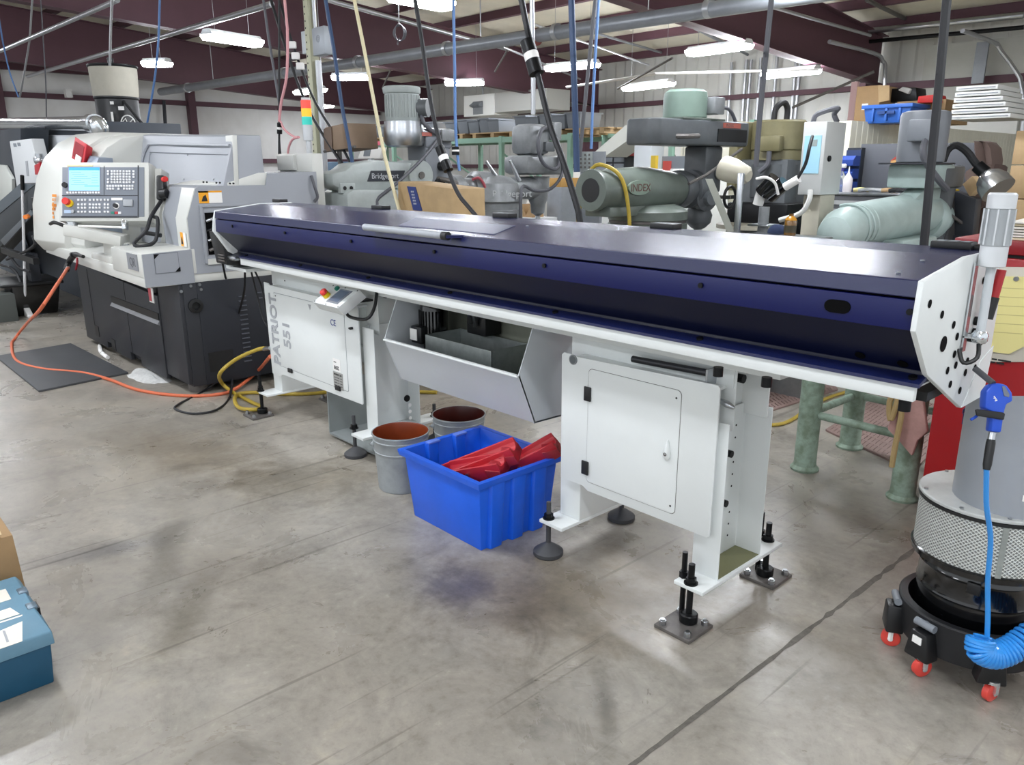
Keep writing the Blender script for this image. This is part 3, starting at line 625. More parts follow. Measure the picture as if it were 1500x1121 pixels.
spots('panel_screw', INK, hm, [hp(.03, .06, .0), hp(.97, .06), hp(.03, .94), hp(.97, .94), hp(.5, .05), hp(.5, .95)], nn, .004, .001)
obj('panel_cable', MB().tube([hp(.75, .3)+dn, hp(.8, .2)+dn*1.8, V((-3.55, 2.22, .86)), V((-3.53, 2.26, .92)), V((-3.56, 2.3, 1.0))], .009), BLACK, hm)
obj('panel_bracket', MB().box(-3.72, -3.66, 2.2, 2.35, .93, .94), BLACK, hm)

# ---------------------------------------------------------------- drain hopper
HX0, HX1 = -3.39, -2.36
hs = [(2.22, .773), (2.318, .538), (2.78, .53), (2.78, 1.0), (2.31, .985)]
hop = obj('hopper', MB().prism([(2.222, .773), (2.32, .540), (2.64, .533), (2.64, 1.0), (2.634, 1.0), (2.634, .539), (2.324, .546), (2.228, .776)], 'x', HX0, HX1), LGREY, bf)
for x in (HX0, HX1-.005): obj('side_plate', MB().prism([(2.22, .775), (2.318, .538), (2.642, .531), (2.642, 1.055), (2.335, 1.055), (2.312, .99)], 'x', x, x+.005), LGREY, hop)
obj('rim', MB().box(HX0, HX1, 2.212, 2.236, .768, .778), WHITE, hop, .003)
obj('oily_floor', MB().box(HX0+.01, HX1-.01, 2.34, 2.63, .549, .56), mat('oily_sheet', '#6f757a', .25, .3, mott=.3), hop)
obj('back_liner', MB().box(HX0+.01, HX1-.01, 2.622, 2.632, .6, 1.05), mat('oily_liner', '#8d9082', .4, mott=.3, mscale=4), hop)
pm = obj('pump_motor', MB().lathe((-3.27, 2.46, .56), Z, [(.06, 0), (.06, .2), (.075, .205), (.075, .37), (.07, .385), (.03, .39)], 24), BLACKG, bf)
obj('terminal_box', MB().box(-3.33, -3.24, 2.35, 2.40, .75, .84), BLACK, pm, .006); obj('nameplate', MB().box(-3.335, -3.275, 2.347, 2.35, .765, .825), LABELW, pm)
fin = None
for k in range(12):
    a = -pi/2+(k-5.5)*.24; cx, cy = -3.27+.077*cos(a), 2.46+.077*sin(a)
    if fin is None: fin = obj('cooling_fin', MB().box(cx-.002, cx+.002, cy-.004, cy+.004, .78, .92), BLACKG, pm); c0 = (cx, cy)
    else: dup_part(fin, (cx-c0[0], cy-c0[1], 0))
obj('valve_block', MB().box(-3.05, -2.9, 2.5, 2.61, .82, 1.0), BLACK, bf, .01); spots('valve_fitting', STEEL, bf, [(-3.0, 2.49, .88), (-2.96, 2.49, .87)], (0.1, -.3, 1), .012, .07)
# galvanised drip pan standing in the hopper
pa_ = [(-3.19, 2.31), (-2.66, 2.31), (-2.66, 2.56), (-3.19, 2.56)]
x0, x1, y0, y1, z0, z1 = -3.185, -2.665, 2.335, 2.57, .5605, .815
b = MB().box(x0, x1, y0, y1, z0, z0+.004)
for q in ((x0, x1, y0, y0+.003), (x0, x1, y1-.003, y1), (x0, x0+.003, y0, y1), (x1-.003, x1, y0, y1)): b.box(q[0], q[1], q[2], q[3], z0, z1)
dp = single('drip_pan', b, GALV, 'open galvanised sheet pan standing inside the grey hopper under the bar feeder', 'pan')
# ================================================================ CNC lathe
cn = thing('cnc_lathe', 'big pale grey and black lathe with a screen console beyond the bar feeder', 'lathe', (-7, 2.5, 0))
XR_ = -5.69
# base
bs = obj('base', MB().prism([(2.04, .07), (2.04, .84), (3.2, .84), (3.2, .07)], 'x', -8.4, XR_), CNCB, cn, .004)
obj('toe_kick', MB().box(-8.3, -5.9, 2.12, 3.1, .0, .07), BLACK, bs)
fp = obj('front_panel', MB().prism([(-8.28, .05), (-7.62, .05), (-7.62, .11), (-7.42, .11), (-7.42, .05), (-6.98, .05), (-6.98, .12), (-6.72, .12), (-6.72, .05), (-6.14, .05), (-6.14, .70), (-8.28, .78)], 'y', 2.005, 2.04), CNCB, cn, .003)
def fx(px, py): c = P(px, py, y=2.005); return c
a, b_ = fx(163, 435), fx(236, 466)
obj('handle_recess', MB().box(a.x, -6.15, 1.998, 2.006, a.z-.045, a.z+.01), BLACK, fp)
obj('handle_lip', MB().prism([(1.985, a.z-.075), (2.004, a.z-.045), (2.004, a.z-.085)], 'x', a.x, -6.15), mat('lip_grey', '#9a9ca0', .4), fp)
for k in range(2): obj('panel_seam', MB().box((-6.92, -7.95)[k]-.003, (-6.92, -7.95)[k]+.003, 2.0025, 2.006, .12, .74), BLACK, fp)
for q in ((143, 485), (167, 505)): c = fx(*q); obj('fork_slot', MB().box(c.x-.06, c.x+.05, 2.001, 2.006, c.z-.05, c.z+.05), BLACK, fp)
c = fx(222, 432); lb = obj('warning_label', MB().box(c.x-.05, c.x+.05, 2.0, 2.005, c.z-.06, c.z+.055), LABELW, fp)
obj('label_band', MB().box(c.x-.05, c.x+.01, 1.999, 2.001, c.z-.05, c.z+.05), mat('label_red', '#c0505a', .5), lb)
cvp = obj('corner_cover', MB().box(-6.13, XR_-.005, 2.012, 2.06, .09, .835), CNCB, cn, .003)
sd = obj('side_panel', MB().box(XR_-.01, XR_+.006, 2.14, 3.2, .07, .838), mat('side_black', '#1d2028', .5, mott=.08), cn, .003)
def sx(px, py): return P(px, py, x=XR_+.007)
obj('round_outlet', MB().lathe(sx(286, 448)-X*.004, X, [(.052, 0), (.052, .02), (.03, .024), (.03, .004)], 22), BLACK, sd)
obj('side_window', MB().box(XR_, XR_+.008, sx(281, 0).y*0+2.17, 2.36, .16, .31), BLACK, sd)
vs = obj('vent_slot', MB().box(XR_+.004, XR_+.016, 2.44, 2.50, .70, .708), mat('slot_grey', '#4d5058', .45), sd)
for k in range(1, 15): dup_part(vs, (0, .0, -.036*k))
for dy in (.15, .30, .45): dup_part(vs, (0, dy, .012)); dup_part(vs, (0, dy, -.03))
spots('side_bolt', STEEL, sd, [sx(*q) for q in ((279, 419), (265, 427), (292, 417), (294, 424))], X, .011, .01)
obj('leveling_pad', MB().cyl((-5.85, 2.15, 0), (-5.85, 2.15, .07), .09), DSTEEL, bs)
# white apron
obj('apron', MB().loft([[(x, y, z) for y, z in prof] for x, prof in ((-8.42, [(1.80, .87), (1.80, .96), (2.05, 1.0), (3.2, 1.0), (3.2, .87)]), (XR_-.006, [(1.79, .832), (1.79, .92), (2.0, .96), (3.2, .96), (3.2, .832)]))]), CNCW, cn, .006)
# left end fender, rounded in section
FL = [(1.77, .90), (1.70, 1.0), (1.735, 1.32), (1.80, 1.55), (1.88, 1.72), (2.02, 1.86), (2.18, 1.94), (2.42, 1.968), (3.2, 1.968), (3.2, .9)]
FR = [(1.86, .90), (1.80, 1.0), (1.84, 1.32), (1.90, 1.52), (1.97, 1.68), (2.09, 1.82), (2.22, 1.90), (2.45, 1.94), (3.2, 1.94), (3.2, .9)]
obj('end_fender', MB().loft([[(-8.36, y, z) for y, z in FL], [(-7.72, y, z) for y, z in FR]]), CNCW, cn, .012)
fd2 = obj('door_edge', MB().loft([[(-7.72, y+.05, z) for y, z in FR[:8]]+[(-7.72, 3.0, 1.9), (-7.72, 3.0, .9)], [(-7.5, y+.10, z-.01) for y, z in FR[:8]]+[(-7.5, 3.0, 1.9), (-7.5, 3.0, .9)]]), CNCW, cn, .01)
obj('door_window', MB().loft([[(-7.56, 1.862, 1.10), (-7.56, 1.93, 1.50), (-7.56, 2.06, 1.74), (-7.56, 2.1, 1.74), (-7.56, 2.1, 1.1)], [(-7.42, 1.90, 1.08), (-7.42, 1.97, 1.50), (-7.42, 2.09, 1.72), (-7.42, 2.2, 1.72), (-7.42, 2.2, 1.08)]]), mat('window_blue_grey', '#8d97a6', .3), cn)
# slanted grey hood
H0 = [(2.38, 1.0), (2.38, 1.48), (2.42, 1.55), (2.50, 1.925), (2.56, 1.935), (3.15, 1.935), (3.15, .95)]
H1 = [(2.38, .96), (2.38, 1.46), (2.42, 1.52), (2.53, 1.862), (2.58, 1.872), (2.74, 1.872), (2.76, .95)]
hood = obj('hood', MB().loft([[(-7.72, y, z) for y, z in H0], [(XR_-.015, y, z) for y, z in H1]]), CNCG, cn, .01)
def onh(u, v, h=.006):
    """point on the slanted hood face, u 0..1 along it, v 0..1 up it"""
    a = V((-7.72, 2.42, 1.55)).lerp(V((XR_, 2.42, 1.52)), u); b = V((-7.72, 2.50, 1.925)).lerp(V((XR_, 2.53, 1.862)), u)
    n = (b-a).cross(X).normalized(); n = -n if n.y > 0 else n
    return a.lerp(b, v)+n*h
obj('hood_frame', MB().tube([onh(.13, .02), onh(.14, .45), onh(.18, .74), onh(.24, .80), onh(.6, .80), onh(.985, .80)], .012, 6), CNCG, hood)
obj('hood_seam', MB().tube([onh(.21, .05, .001), onh(.21, .62, .001), onh(.98, .62, .001)], .004, 5, 1), mat('seam_grey', '#868b93', .5), hood)
obj('hood_post', MB().prism([(2.50, 1.50), (2.52, 1.868), (2.555, 1.868), (2.535, 1.5)], 'x', XR_-.13, XR_-.008), CNCW, hood, .004)
spots('hood_screw', STEEL, hood, [onh(u, v, .0) for u, v in ((.22, .58), (.62, .58), (.62, .06), (.9, .1))], (0, -.8, .6), .007, .004)
# headstock block with the open spindle window
HS = [(1.95, .90), (1.95, 1.06), (2.13, 1.08), (2.13, 1.296), (2.21, 1.500), (2.235, 1.515), (2.74, 1.515), (2.76, 1.60), (3.17, 1.61), (3.17, .90)]
hsb = obj('headstock', MB().loft([[(-6.42, y+.06, z) for y, z in HS], [(-6.2, y+.015, z) for y, z in HS], [(XR_, y, z) for y, z in HS]]), CNCG, cn)  # grey end face: shade of its right-facing side put into the colour
part_label(hsb, 'pale headstock block with a dark spindle window')
hf = obj('headstock_face', MB().loft([[(-6.38, y+.04, z) for y, z in ((2.125, 1.08), (2.125, 1.295), (2.205, 1.503), (2.22, 1.503), (2.3, 1.08))], [(XR_-.004, y, z) for y, z in ((2.122, 1.08), (2.122, 1.295), (2.202, 1.503), (2.22, 1.503), (2.3, 1.08))]]), CNCW, hsb, .003)
obj('cap_cover', MB().loft([[(-6.3, y, z) for y, z in ((2.28, 1.515), (2.28, 1.52), (2.72, 1.60), (2.76, 1.60), (2.76, 1.515))], [(XR_-.01, y, z) for y, z in ((2.45, 1.515), (2.45, 1.535), (2.70, 1.605), (2.76, 1.605), (2.76, 1.515))]]), CNCW, hsb, .004)
obj('spindle_window', MB().box(XR_-.3, XR_+.004, 2.255, 2.80, 1.03, 1.33), HOLE, hsb)
obj('window_flange', MB().prism([(2.22, .97), (2.24, .97), (2.24, 1.37), (2.95, 1.37), (2.95, 1.385), (2.22, 1.385)], 'x', XR_+.001, XR_+.012), CNCG, hsb)
for k, z in enumerate((1.06, 1.13, 1.2, 1.27)): obj('spindle_hose', MB().tube([(XR_+.006, 2.26, z), (XR_+.02, 2.33, z+.02), (XR_+.012, 2.42, z-.01)], .012, 8), (DSTEEL, STEEL, OXIDE, STEEL)[k], hsb)
obj('sill_plate', MB().box(XR_, XR_+.012, 2.24, 2.7, .96, 1.0), CNCW, hsb)
def label(nm, q, w, h, x=None, y=None, par=None, cols=(LABELY, LABELW)):
    c = P(*q, x=x, y=y)
    if x is not None:
        o = obj(nm, MB().box(x, x+.002, c.y, c.y+w, c.z-h, c.z), cols[1], par)
        obj('label_band', MB().box(x+.002, x+.003, c.y, c.y+w*.42, c.z-h, c.z), cols[0], o); obj('label_band', MB().box(x+.002, x+.003, c.y, c.y+w, c.z-h*.14, c.z), cols[0], o)
        obj('label_figure', MB().prism([(c.y+w*.1, c.z-h*.85), (c.y+w*.36, c.z-h*.85), (c.y+w*.3, c.z-h*.3), (c.y+w*.18, c.z-h*.45)], 'x', x+.003, x+.0035), INK, o)
    else:
        o = obj(nm, MB().box(c.x, c.x+w, y-.002, y, c.z-h, c.z), cols[1], par)
        obj('label_band', MB().box(c.x, c.x+w*.5, y-.003, y-.002, c.z-h, c.z), cols[0], o)
        obj('label_figure', MB().prism([(c.x+w*.08, c.z-h*.85), (c.x+w*.42, c.z-h*.85), (c.x+w*.3, c.z-h*.3), (c.x+w*.15, c.z-h*.5)], 'y', y-.004, y-.003), INK, o)
    return o
label('warning_label', (290, 280), .17, .085, x=XR_+.001, par=hsb); label('warning_label', (264, 340), .10, .10, y=2.119, par=hsb)
spots('cap_bolt', INK, hsb, [P(*q, y=2.30) for q in ((299, 267), (304, 267), (318, 268), (323, 268), (338, 269), (343, 269))], (0, -1, .2), .006, .01)
# lower front block with the meter plate and flap
fb = obj('front_block', MB().loft([[(x, 1.785, .90), (x, 1.785, 1.07), (x, 2.16, 1.085), (x, 2.16, .90)] for x in (-6.36, XR_+.002)]), CNCW, cn, .01)
obj('block_side', MB().prism([(1.79, .838), (1.79, 1.066), (2.132, 1.078), (2.132, .838)], 'x', XR_, XR_+.006), CNCG, fb)  # grey sheet over a white end, its shade put into the colour
c = P(186, 370, y=1.784); mp = obj('meter_plate', MB().box(c.x, c.x+.21, 1.778, 1.785, c.z-.115, c.z), mat('meter_grey', '#85888d', .5), fb)
text('plate_print', 'QR', .085, (c.x+.05, 1.7775, c.z-.085), X, Z, mat('print_dark', '#4d5056', .5), mp)
obj('cover_flap', MB().box(XR_+.006, XR_+.010, 1.87, 2.03, .93, 1.062), CNCG, fb); obj('flap_seam', MB().box(XR_+.006, XR_+.0085, 1.866, 2.034, .926, 1.066), mat('seam_dark', '#6d7178', .5), fb)
for q in ((1.885, 1.048, 1), (2.02, .945, -1)): obj('flap_corner', MB().prism([(q[0]-.018*q[2], q[1]+.014*q[2]), (q[0]+.02*q[2], q[1]+.014*q[2]), (q[0]-.018*q[2], q[1]-.02*q[2])], 'x', XR_+.010, XR_+.011), OXIDE, fb)
obj('front_strip', MB().box(-6.7, -6.42, 1.83, 1.95, .95, 1.09), CNCW, cn, .01)
# arm and console
hz = V((_fw.x, _fw.y, 0)).normalized(); rt = V((CR.x, CR.y, 0)).normalized()
A0, A1 = P(107, 338, w=5.95), P(178, 352, w=5.95)
ar = obj('console_arm', MB().box(-.04, (A1-A0).length+.03, -.07, .07, -.04, .045, frame(A0, A1-A0)), CNCW, cn, .01)
obj('pivot_post', MB().cyl(A1-Z*.12, A1-Z*.03, .052, n=24), ALU, ar); obj('pivot_post', MB().cyl(A0+Z*.04, A0+Z*.07, .04, n=24), ALU, ar)
obj('arm_bracket', MB().box(-6.95, -6.45, 1.80, 2.2, .93, (A1.z-.12)), CNCW, cn, .01)
CC = P(152, 281, w=5.9); TL = P(85, 236, w=5.9); BRr = P(217, 326, w=5.9)
cw, ch = (P(218, 281, w=5.9)-P(85.5, 281, w=5.9)).length, (TL-P(87, 323, w=5.9)).length
FC = frame(CC, CR, CU)       # local x right, z up, y away
con = obj('console', MB().box(-cw/2, cw/2, 0, .13, -ch/2, ch/2, FC), CNCW, cn, .012)
obj('console_back', MB().box(-cw/2+.06, cw/2+.05, .10, .24, -ch/2-.0, ch/2-.02, FC), CNCW, con, .01)
obj('fascia', MB().box(-cw/2+.03, cw/2-.035, -.004, .002, -ch/2+.035, ch/2-.04, FC), PANEL, con, .002)
def K(px, py): # console-plane coordinates from a pixel in the photograph
    d = ray(px, py); n = FC.to_3x3() @ V((0, 1, 0)); t = (CC-CAM).dot(n)/d.dot(n); q = FC.inverted() @ (CAM+d*t); return q.x, q.z
def kbox(nm, a, b, m, y0=-.009, y1=-.004, par=None, bev=0):
    (xa, za), (xb, zb_) = K(*a), K(*b); return obj(nm, MB().box(min(xa, xb), max(xa, xb), y0, y1, min(za, zb_), max(za, zb_), FC), m, par or con, bev)
def cz(x, y): return 70+x/8.624, 220+y/8.624    # pixel from the enlarged view of the console
kbox('bezel', cz(260, 215), cz(668, 520), mat('bezel_grey', '#9aa0a8', .4), -.006, -.003)
scn = kbox('screen', cz(275, 222), cz(660, 515), SCREEN, -.0075, -.006)
kbox('title_bar', cz(275, 222), cz(660, 258), mat('lcd_title', '#3f93ea', .3, emit=.7), -.008, -.0075, scn); kbox('cursor_bar', cz(470, 450), cz(655, 464), mat('lcd_bar', '#5fa9d8', .3, emit=.6), -.008, -.0075, scn)
for k in range(7): kbox('text_row', cz(300+18*(k % 3), 280+26*k), cz(430+40*(k % 4), 286+26*k), mat('lcd_text', '#6fa3d4', .3, emit=.5), -.008, -.0075, scn)
for k in range(5): kbox('text_row', cz(560, 285+32*k), cz(640, 291+32*k), _M['lcd_text'], -.008, -.0075, scn)
bnr = kbox('brand_strip', cz(248, 190), cz(570, 210), mat('strip_cream', '#e0d7b0', .5), -.006, -.003)
kbox('divider', cz(185, 572), cz(1140, 580), DGREY, -.006, -.003); kbox('divider', cz(712, 200), cz(718, 570), DGREY, -.006, -.003)
kbox('bottom_strip', cz(175, 835), cz(1135, 855), DGREY, -.007, -.003); kbox('side_rail', cz(1140, 195), cz(1152, 855), DGREY, -.007, -.003)  # dark grey strips along lower and right edges of the fascia
k0 = None
def key(x, y, s=24):
    global k0, kc
    q = K(*cz(x, y))
    if k0 is None:
        h = .5*s/8.624/FPX*5.9; k0 = obj('key', MB().box(q[0]-h, q[0]+h, -.012, -.003, q[1]-h, q[1]+h, FC), KEY, con, .001); kc = q
    else: dup_part(k0, (FC.to_3x3() @ V((q[0]-kc[0], 0, q[1]-kc[1]))))
for y in (270, 304, 340, 374, 408):
    for x in (815, 852, 888, 925, 966, 1004, 1040): key(x, y)
    key(768, y) if y != 340 else None
for y in (270, 308, 342, 408): key(1090, y)
for i in range(10): key(762+35*i, 455); key(762+35*i, 490) if i not in (3, 5) else None
for i in range(12): key(258+36*i, 540)
for x in (395, 440, 480): 
    for y in (632, 690, 730, 782): key(x, y)
for y in (690, 730, 782):
    for x in (540, 583, 622, 662, 728, 770): key(x, y)
for x in (540, 590, 635, 680, 728, 770): key(x, 632)
def kcyl(nm, q, r, y0, y1, m, par=None): x, z = K(*q); return obj(nm, MB().cyl(FC @ V((x, y0, z)), FC @ V((x, y1, z)), r, n=20), m, par or con)
kcyl('stop_collar', cz(280, 675), .03, -.02, -.003, YEL); es = kcyl('emergency_stop', cz(265, 660), .026, -.05, -.02, mat('stop_red', '#d8342f', .4))
kcyl('rotary_dial_plate', cz(868, 705), .024, -.006, -.003, LABELW); kcyl('rotary_dial', cz(870, 708), .016, -.03, -.006, BLACK)
kbox('card_slot', cz(965, 630), cz(1085, 715), mat('slot_cover', '#a4a8ad', .4), -.02, -.003, None, .004)
kbox('cycle_key', cz(805, 780), cz(845, 810), GRN); kbox('cycle_key', cz(852, 780), cz(890, 810), RED); kbox('cycle_key', cz(896, 780), cz(932, 810), KEY)
kbox('rating_scale', cz(808, 604), cz(948, 635), LABELW, -.006, -.003); kbox('key_switch', cz(215, 760), cz(300, 800), mat('switch_blue', '#a9bdd6', .4)); kcyl('key_barrel', cz(328, 780), .012, -.02, -.003, STEEL); kcyl('port_cap', cz(225, 445), .02, -.02, -.003, BLACK)
obj('grab_bar', MB().tube([FC @ V((-cw*.24, -.05, -ch/2-.045)), FC @ V((cw*.27, -.05, -ch/2-.055))], .008, 8, 1), LABELW, con)
obj('bar_end', MB().box(cw*.25, cw*.29, -.07, -.02, -ch/2-.07, -ch/2, FC), ALU, con, .003)
# hand wheel pendant on the console side
hw = obj('hand_pendant', MB().box(cw/2+.05, cw/2+.11, .0, .07, -.06, .13, FC), BLACK, con, .015)
obj('pendant_stop', MB().cyl(FC @ V((cw/2+.115, -.01, .09)), FC @ V((cw/2+.14, -.03, .09)), .02), mat('stop_red', '#d8342f', .4), hw)
obj('pendant_wheel', MB().cyl(FC @ V((cw/2+.10, -.02, -.02)), FC @ V((cw/2+.15, -.03, -.02)), .035), BLACK, hw)
obj('pendant_cable', MB().tube([FC @ V((cw/2+.08, .03, -.06)), P(221, 318, w=5.8), P(214, 338, w=5.8), P(196, 357, w=5.75), P(210, 361, w=5.75), P(228, 352, w=5.8), P(231, 322, w=5.8), P(226, 318, w=5.85)], .014, 10), CORD, hw)
obj('hook_bar', MB().tube([P(212, 341, w=5.85), P(236, 345, w=5.85)], .016, 8, 1), BLACK, cn)
obj('door_handle', MB().tube([P(74, 328, w=6.0), P(80, 326, w=5.9), P(94, 331, w=5.9), P(97, 333, w=6.0)], .014, 8), BLACK, cn)
# vertical orange lettering on the left fender
om_ = mat('orange_print', '#dd8a2e', .5)
for k in range(3):
    q = P(59.5+.9*k, 289+14*k, y=1.715); q.y = 1.755+.11*(q.x+8.36)/.64-.028
    marks('fender_print', q, (.985, .17, 0), (0, .12, .99), [(0, [(0, .085)]), (-.035, [(.0, .03), (.045, .02)]), (-.07, [(.0, .03)]), (-.105, [(.005, .03)])], .024, om_, bpy.data.objects['end_fender'])
# signal tower
tx, ty = -6.2, 3.4
st = obj('signal_tower', MB().cyl((tx, ty, 1.55), (tx, ty, 1.86), .022).cyl((tx, ty, 1.86), (tx, ty, 1.99), .04), CLEARW, cn)
for k, (c, z) in enumerate((('#2fb3a6', 1.985), ('#f0b429', 2.05), ('#dd4a3c', 2.115))):
    obj('tower_lens', MB().cyl((tx, ty, z), (tx, ty, z+.065), .042), mat('tower_%d' % k, c, .3, emit=.35), st)
obj('tower_cap', MB().cyl((tx, ty, 2.18), (tx, ty, 2.20), .036), CLEARW, st)
obj('rear_cabinet', MB().box(-6.3, -5.75, 3.17, 3.27, 0, 1.75), CNCW, cn, .006); obj('rear_box', MB().box(-6.28, -6.0, 3.14, 3.2, 1.62, 1.74), CNCW, cn, .006)
obj('side_plug', MB().tube([(XR_+.01, 3.12, 1.58), (XR_+.03, 3.13, 1.5), (XR_+.03, 3.15, 1.42), (XR_+.01, 3.13, 1.38)], .012), CORDG, cn)
# red box lying on the hood
c = P(125, 226, y=2.06); rb = thing('red_parts_box', 'open red plastic box with a white rag lying on the lathe hood above the screen', 'box', c-Z*.0)
F2 = frame(c+V((0, -.01, .015)), V((.98, .05, -.25)), onh(.2, .5)-onh(.2, .5, 0))
obj('tray', MB().loft([[(sx_*.10, sy*.07, -.03) for sx_, sy in ((-1, -1), (1, -1), (1, 1), (-1, 1))], [(sx_*.125, sy*.085, .03) for sx_, sy in ((-1, -1), (1, -1), (1, 1), (-1, 1))]], M=F2), RED, rb, .01)
obj('rim', MB().box(-.135, .135, -.095, .095, .03, .04, F2), RED, rb, .006); obj('floor_panel', MB().box(-.1, .1, -.065, .065, .04, .043, F2), mat('red_deep', '#8f1f2a', .5), rb)
obj('white_rag', MB().box(-.02, .10, -.10, -.03, .043, .055, F2), LABELW, rb, .01)
# air gun hung on the apron with its orange hose
ag = thing('air_hose', 'orange air hose with a black blow gun hooked on the lathe, looping over the floor', 'hose', (-6.5, 1.6, 0))
g0 = P(103, 378, y=1.76)
hp_ = [P(100, 392, y=1.70), P(88, 410, y=1.5), P(60, 452, y=1.25), P(44, 469, z=.36), P(31, 484, z=.10), P(22, 496, z=.014), P(17, 505, z=.012), P(24, 528, z=.014), P(60, 540, z=.014), P(120, 546, z=.014), P(160, 556, z=.014), P(205, 572, z=.012), P(270, 580, z=.012), P(325, 577, z=.012), P(352, 565, z=.03), P(378, 543, z=.10), P(396, 522, y=2.27)]
obj('hose', MB().tube(hp_, .0125, 10, 6), ORANGE, ag)
obj('hose_fitting', MB().cyl(P(94, 401, y=1.62), P(99, 392, y=1.69), .013), STEEL, ag)
obj('gun_handle', MB().tube([P(97, 396, y=1.68), P(101, 384, y=1.72), P(108, 374, y=1.73)], .024, 10), BLACK, ag)
obj('gun_body', MB().tube([P(106, 373, y=1.74), P(112, 373, y=1.74), P(122, 376, y=1.74)], [.022, .022, .016, .014], 10), BLACK, ag); obj('gun_trigger', MB().tube([P(113, 378, y=1.73), P(113, 386, y=1.72), P(111, 395, y=1.72)], .009, 8), mat('dark_red', '#8f1d2a', .5), ag)
yh = thing('yellow_hose', 'yellow air hose plugged into the left pedestal and coiled on the floor', 'hose', (-5, 2.1, 0))
yp = [P(389, 510, y=2.27), P(375, 513, y=2.25), P(345, 527, y=2.2), P(323, 546, y=2.1), P(324, 560, z=.08), P(340, 574, z=.014), P(370, 590, z=.014), P(383, 596, z=.014), P(375, 600, z=.03), P(352, 598, z=.03), P(344, 588, z=.03), P(348, 578, z=.02), P(370, 575, z=.016), P(400, 577, z=.014), P(450, 577, z=.014), P(520, 572, z=.014), P(640, 575, z=.014)]
obj('hose', MB().tube(yp, .0135, 10, 6), YHOSE, yh); obj('hose_fitting', MB().cyl(P(386, 511, y=2.268), P(396, 510, y=2.268), .014), STEEL, yh)
for k, (pts, r, lab) in enumerate([
        ([P(326, 385, y=2.3), P(336, 440, y=2.45), P(338, 500, y=2.5), P(330, 545, y=2.3), P(300, 572, z=.01), P(262, 592, z=.01), P(258, 600, z=.01), P(285, 606, z=.01), P(318, 600, z=.01), P(337, 580, z=.01), P(341, 540, y=2.4)], .008, 'leftmost black cable, looping down to the floor in front of the lathe base'),
        ([P(359, 392, y=2.3), P(357, 430, y=2.4), P(345, 480, y=2.45), P(341, 540, y=2.45), P(337, 582, z=.01)], .008, 'black cable hanging straight from the left nose of the bar feeder'),
        ([P(367, 394, y=2.35), P(376, 430, y=2.4), P(385, 465, y=2.4), P(392, 478, y=2.4)], .007, 'thin black cable curving into the left pedestal'),
        ([P(372, 394, y=2.35), P(383, 420, y=2.4), P(388, 450, y=2.4), P(393, 470, y=2.4)], .007, 'outer black cable curving into the left pedestal, nearest its edge')]):
    single('black_cable', MB().tube(pts, r, 8, 6), CORD, lab, 'cable')
single('floor_mat', MB().prism([tuple(P(*q, z=0).xy) for q in ((-6, 524), (57, 575), (188, 548), (104, 505))], 'z', 0, .016), MATG, 'thin dark grey anti fatigue mat on the floor in front of the lathe', 'mat', None, .002)
b = MB(); random.seed(5); c = P(218, 550, z=0)
pts = [(c.x+(.22+.1*random.random())*cos(a)*(1.2 if cos(a) > 0 else 1), c.y+(.1+.05*random.random())*sin(a)) for a in [2*pi*k/22 for k in range(22)]]
b.loft([[(x, y, .001) for x, y in pts], [(c.x+(x-c.x)*.75, c.y+(y-c.y)*.75, .012+.018*random.random()) for x, y in pts], [(c.x+(x-c.x)*.3, c.y+(y-c.y)*.3, .02+.014*random.random()) for x, y in pts]])
single('white_rag', b, mat('white_cloth', '#d3d4d2', .8, mott=.2, mscale=30, bump=.4), 'crumpled white absorbent rag pushed under the front corner of the lathe', 'rag')
single('drain_pipe', MB().tube([P(146, 506, y=2.06), P(147, 513, z=.05), P(150, 518, z=.03), P(158, 524, z=.02)], .018, 8), LABELW, 'short white drain elbow poking out below the lathe', 'pipe')
# ================================================================ things on the floor around the feeder
def pail(cx, cy, name_label, liner, R=.148, Hh=.31):
    t = thing('steel_pail', name_label, 'pail', (cx, cy, 0), 'steel pails under the hopper')
    obj('body', MB().lathe((cx, cy, 0), Z, [(.118, .006), (.124, .0), (.127, .006), (.127, .012), (.136, .17), (.140, .21), (.143, .214), (.140, .218), (.1445, .27), (.148, .275), (.1445, .28), (.147, Hh-.012), (.153, Hh-.006), (.152, Hh), (.146, Hh), (.1425, Hh-.01), (.139, .2), (.122, .008)], 40), PAIL, t)
    obj('liner', MB().lathe((cx, cy, .009), Z, [(.002, 0), (.1215, .001), (.1385, .19), (.1425, Hh-.018), (.1455, Hh-.0095)], 40, caps=False), liner, t)
    e0 = V((cx, cy, .245)); a = radians(-125); d = V((cos(a), sin(a), 0))
    e = obj('ear', MB().lathe(e0+d*.138, d, [(.02, 0), (.02, .008), (.011, .012), (.011, .02)], 14), PAIL, t)
    s = V((-sin(a), cos(a), 0))
    obj('wire_handle', MB().tube([e0+d*.16, e0+d*.165-s*.03-Z*.01, e0+d*.13-s*.09-Z*.05, e0+d*.05-s*.15-Z*.12], .003, 6), STEEL, t)
    obj('grip', MB().tube([e0+d*.05-s*.15-Z*.12, e0-d*.02-s*.165-Z*.10, e0-d*.06-s*.165-Z*.05], .009, 8), BLACK, t)
    return t
b1 = P(590, 711, z=0); pail(b1.x, b1.y, 'grey steel pail with bright rust-red lining, left of the blue tote', PAILIN)
c = P(672, 606, z=.31); pail(c.x, c.y, 'second grey pail with dark lining, half hidden behind the blue tote', PAILIN2)
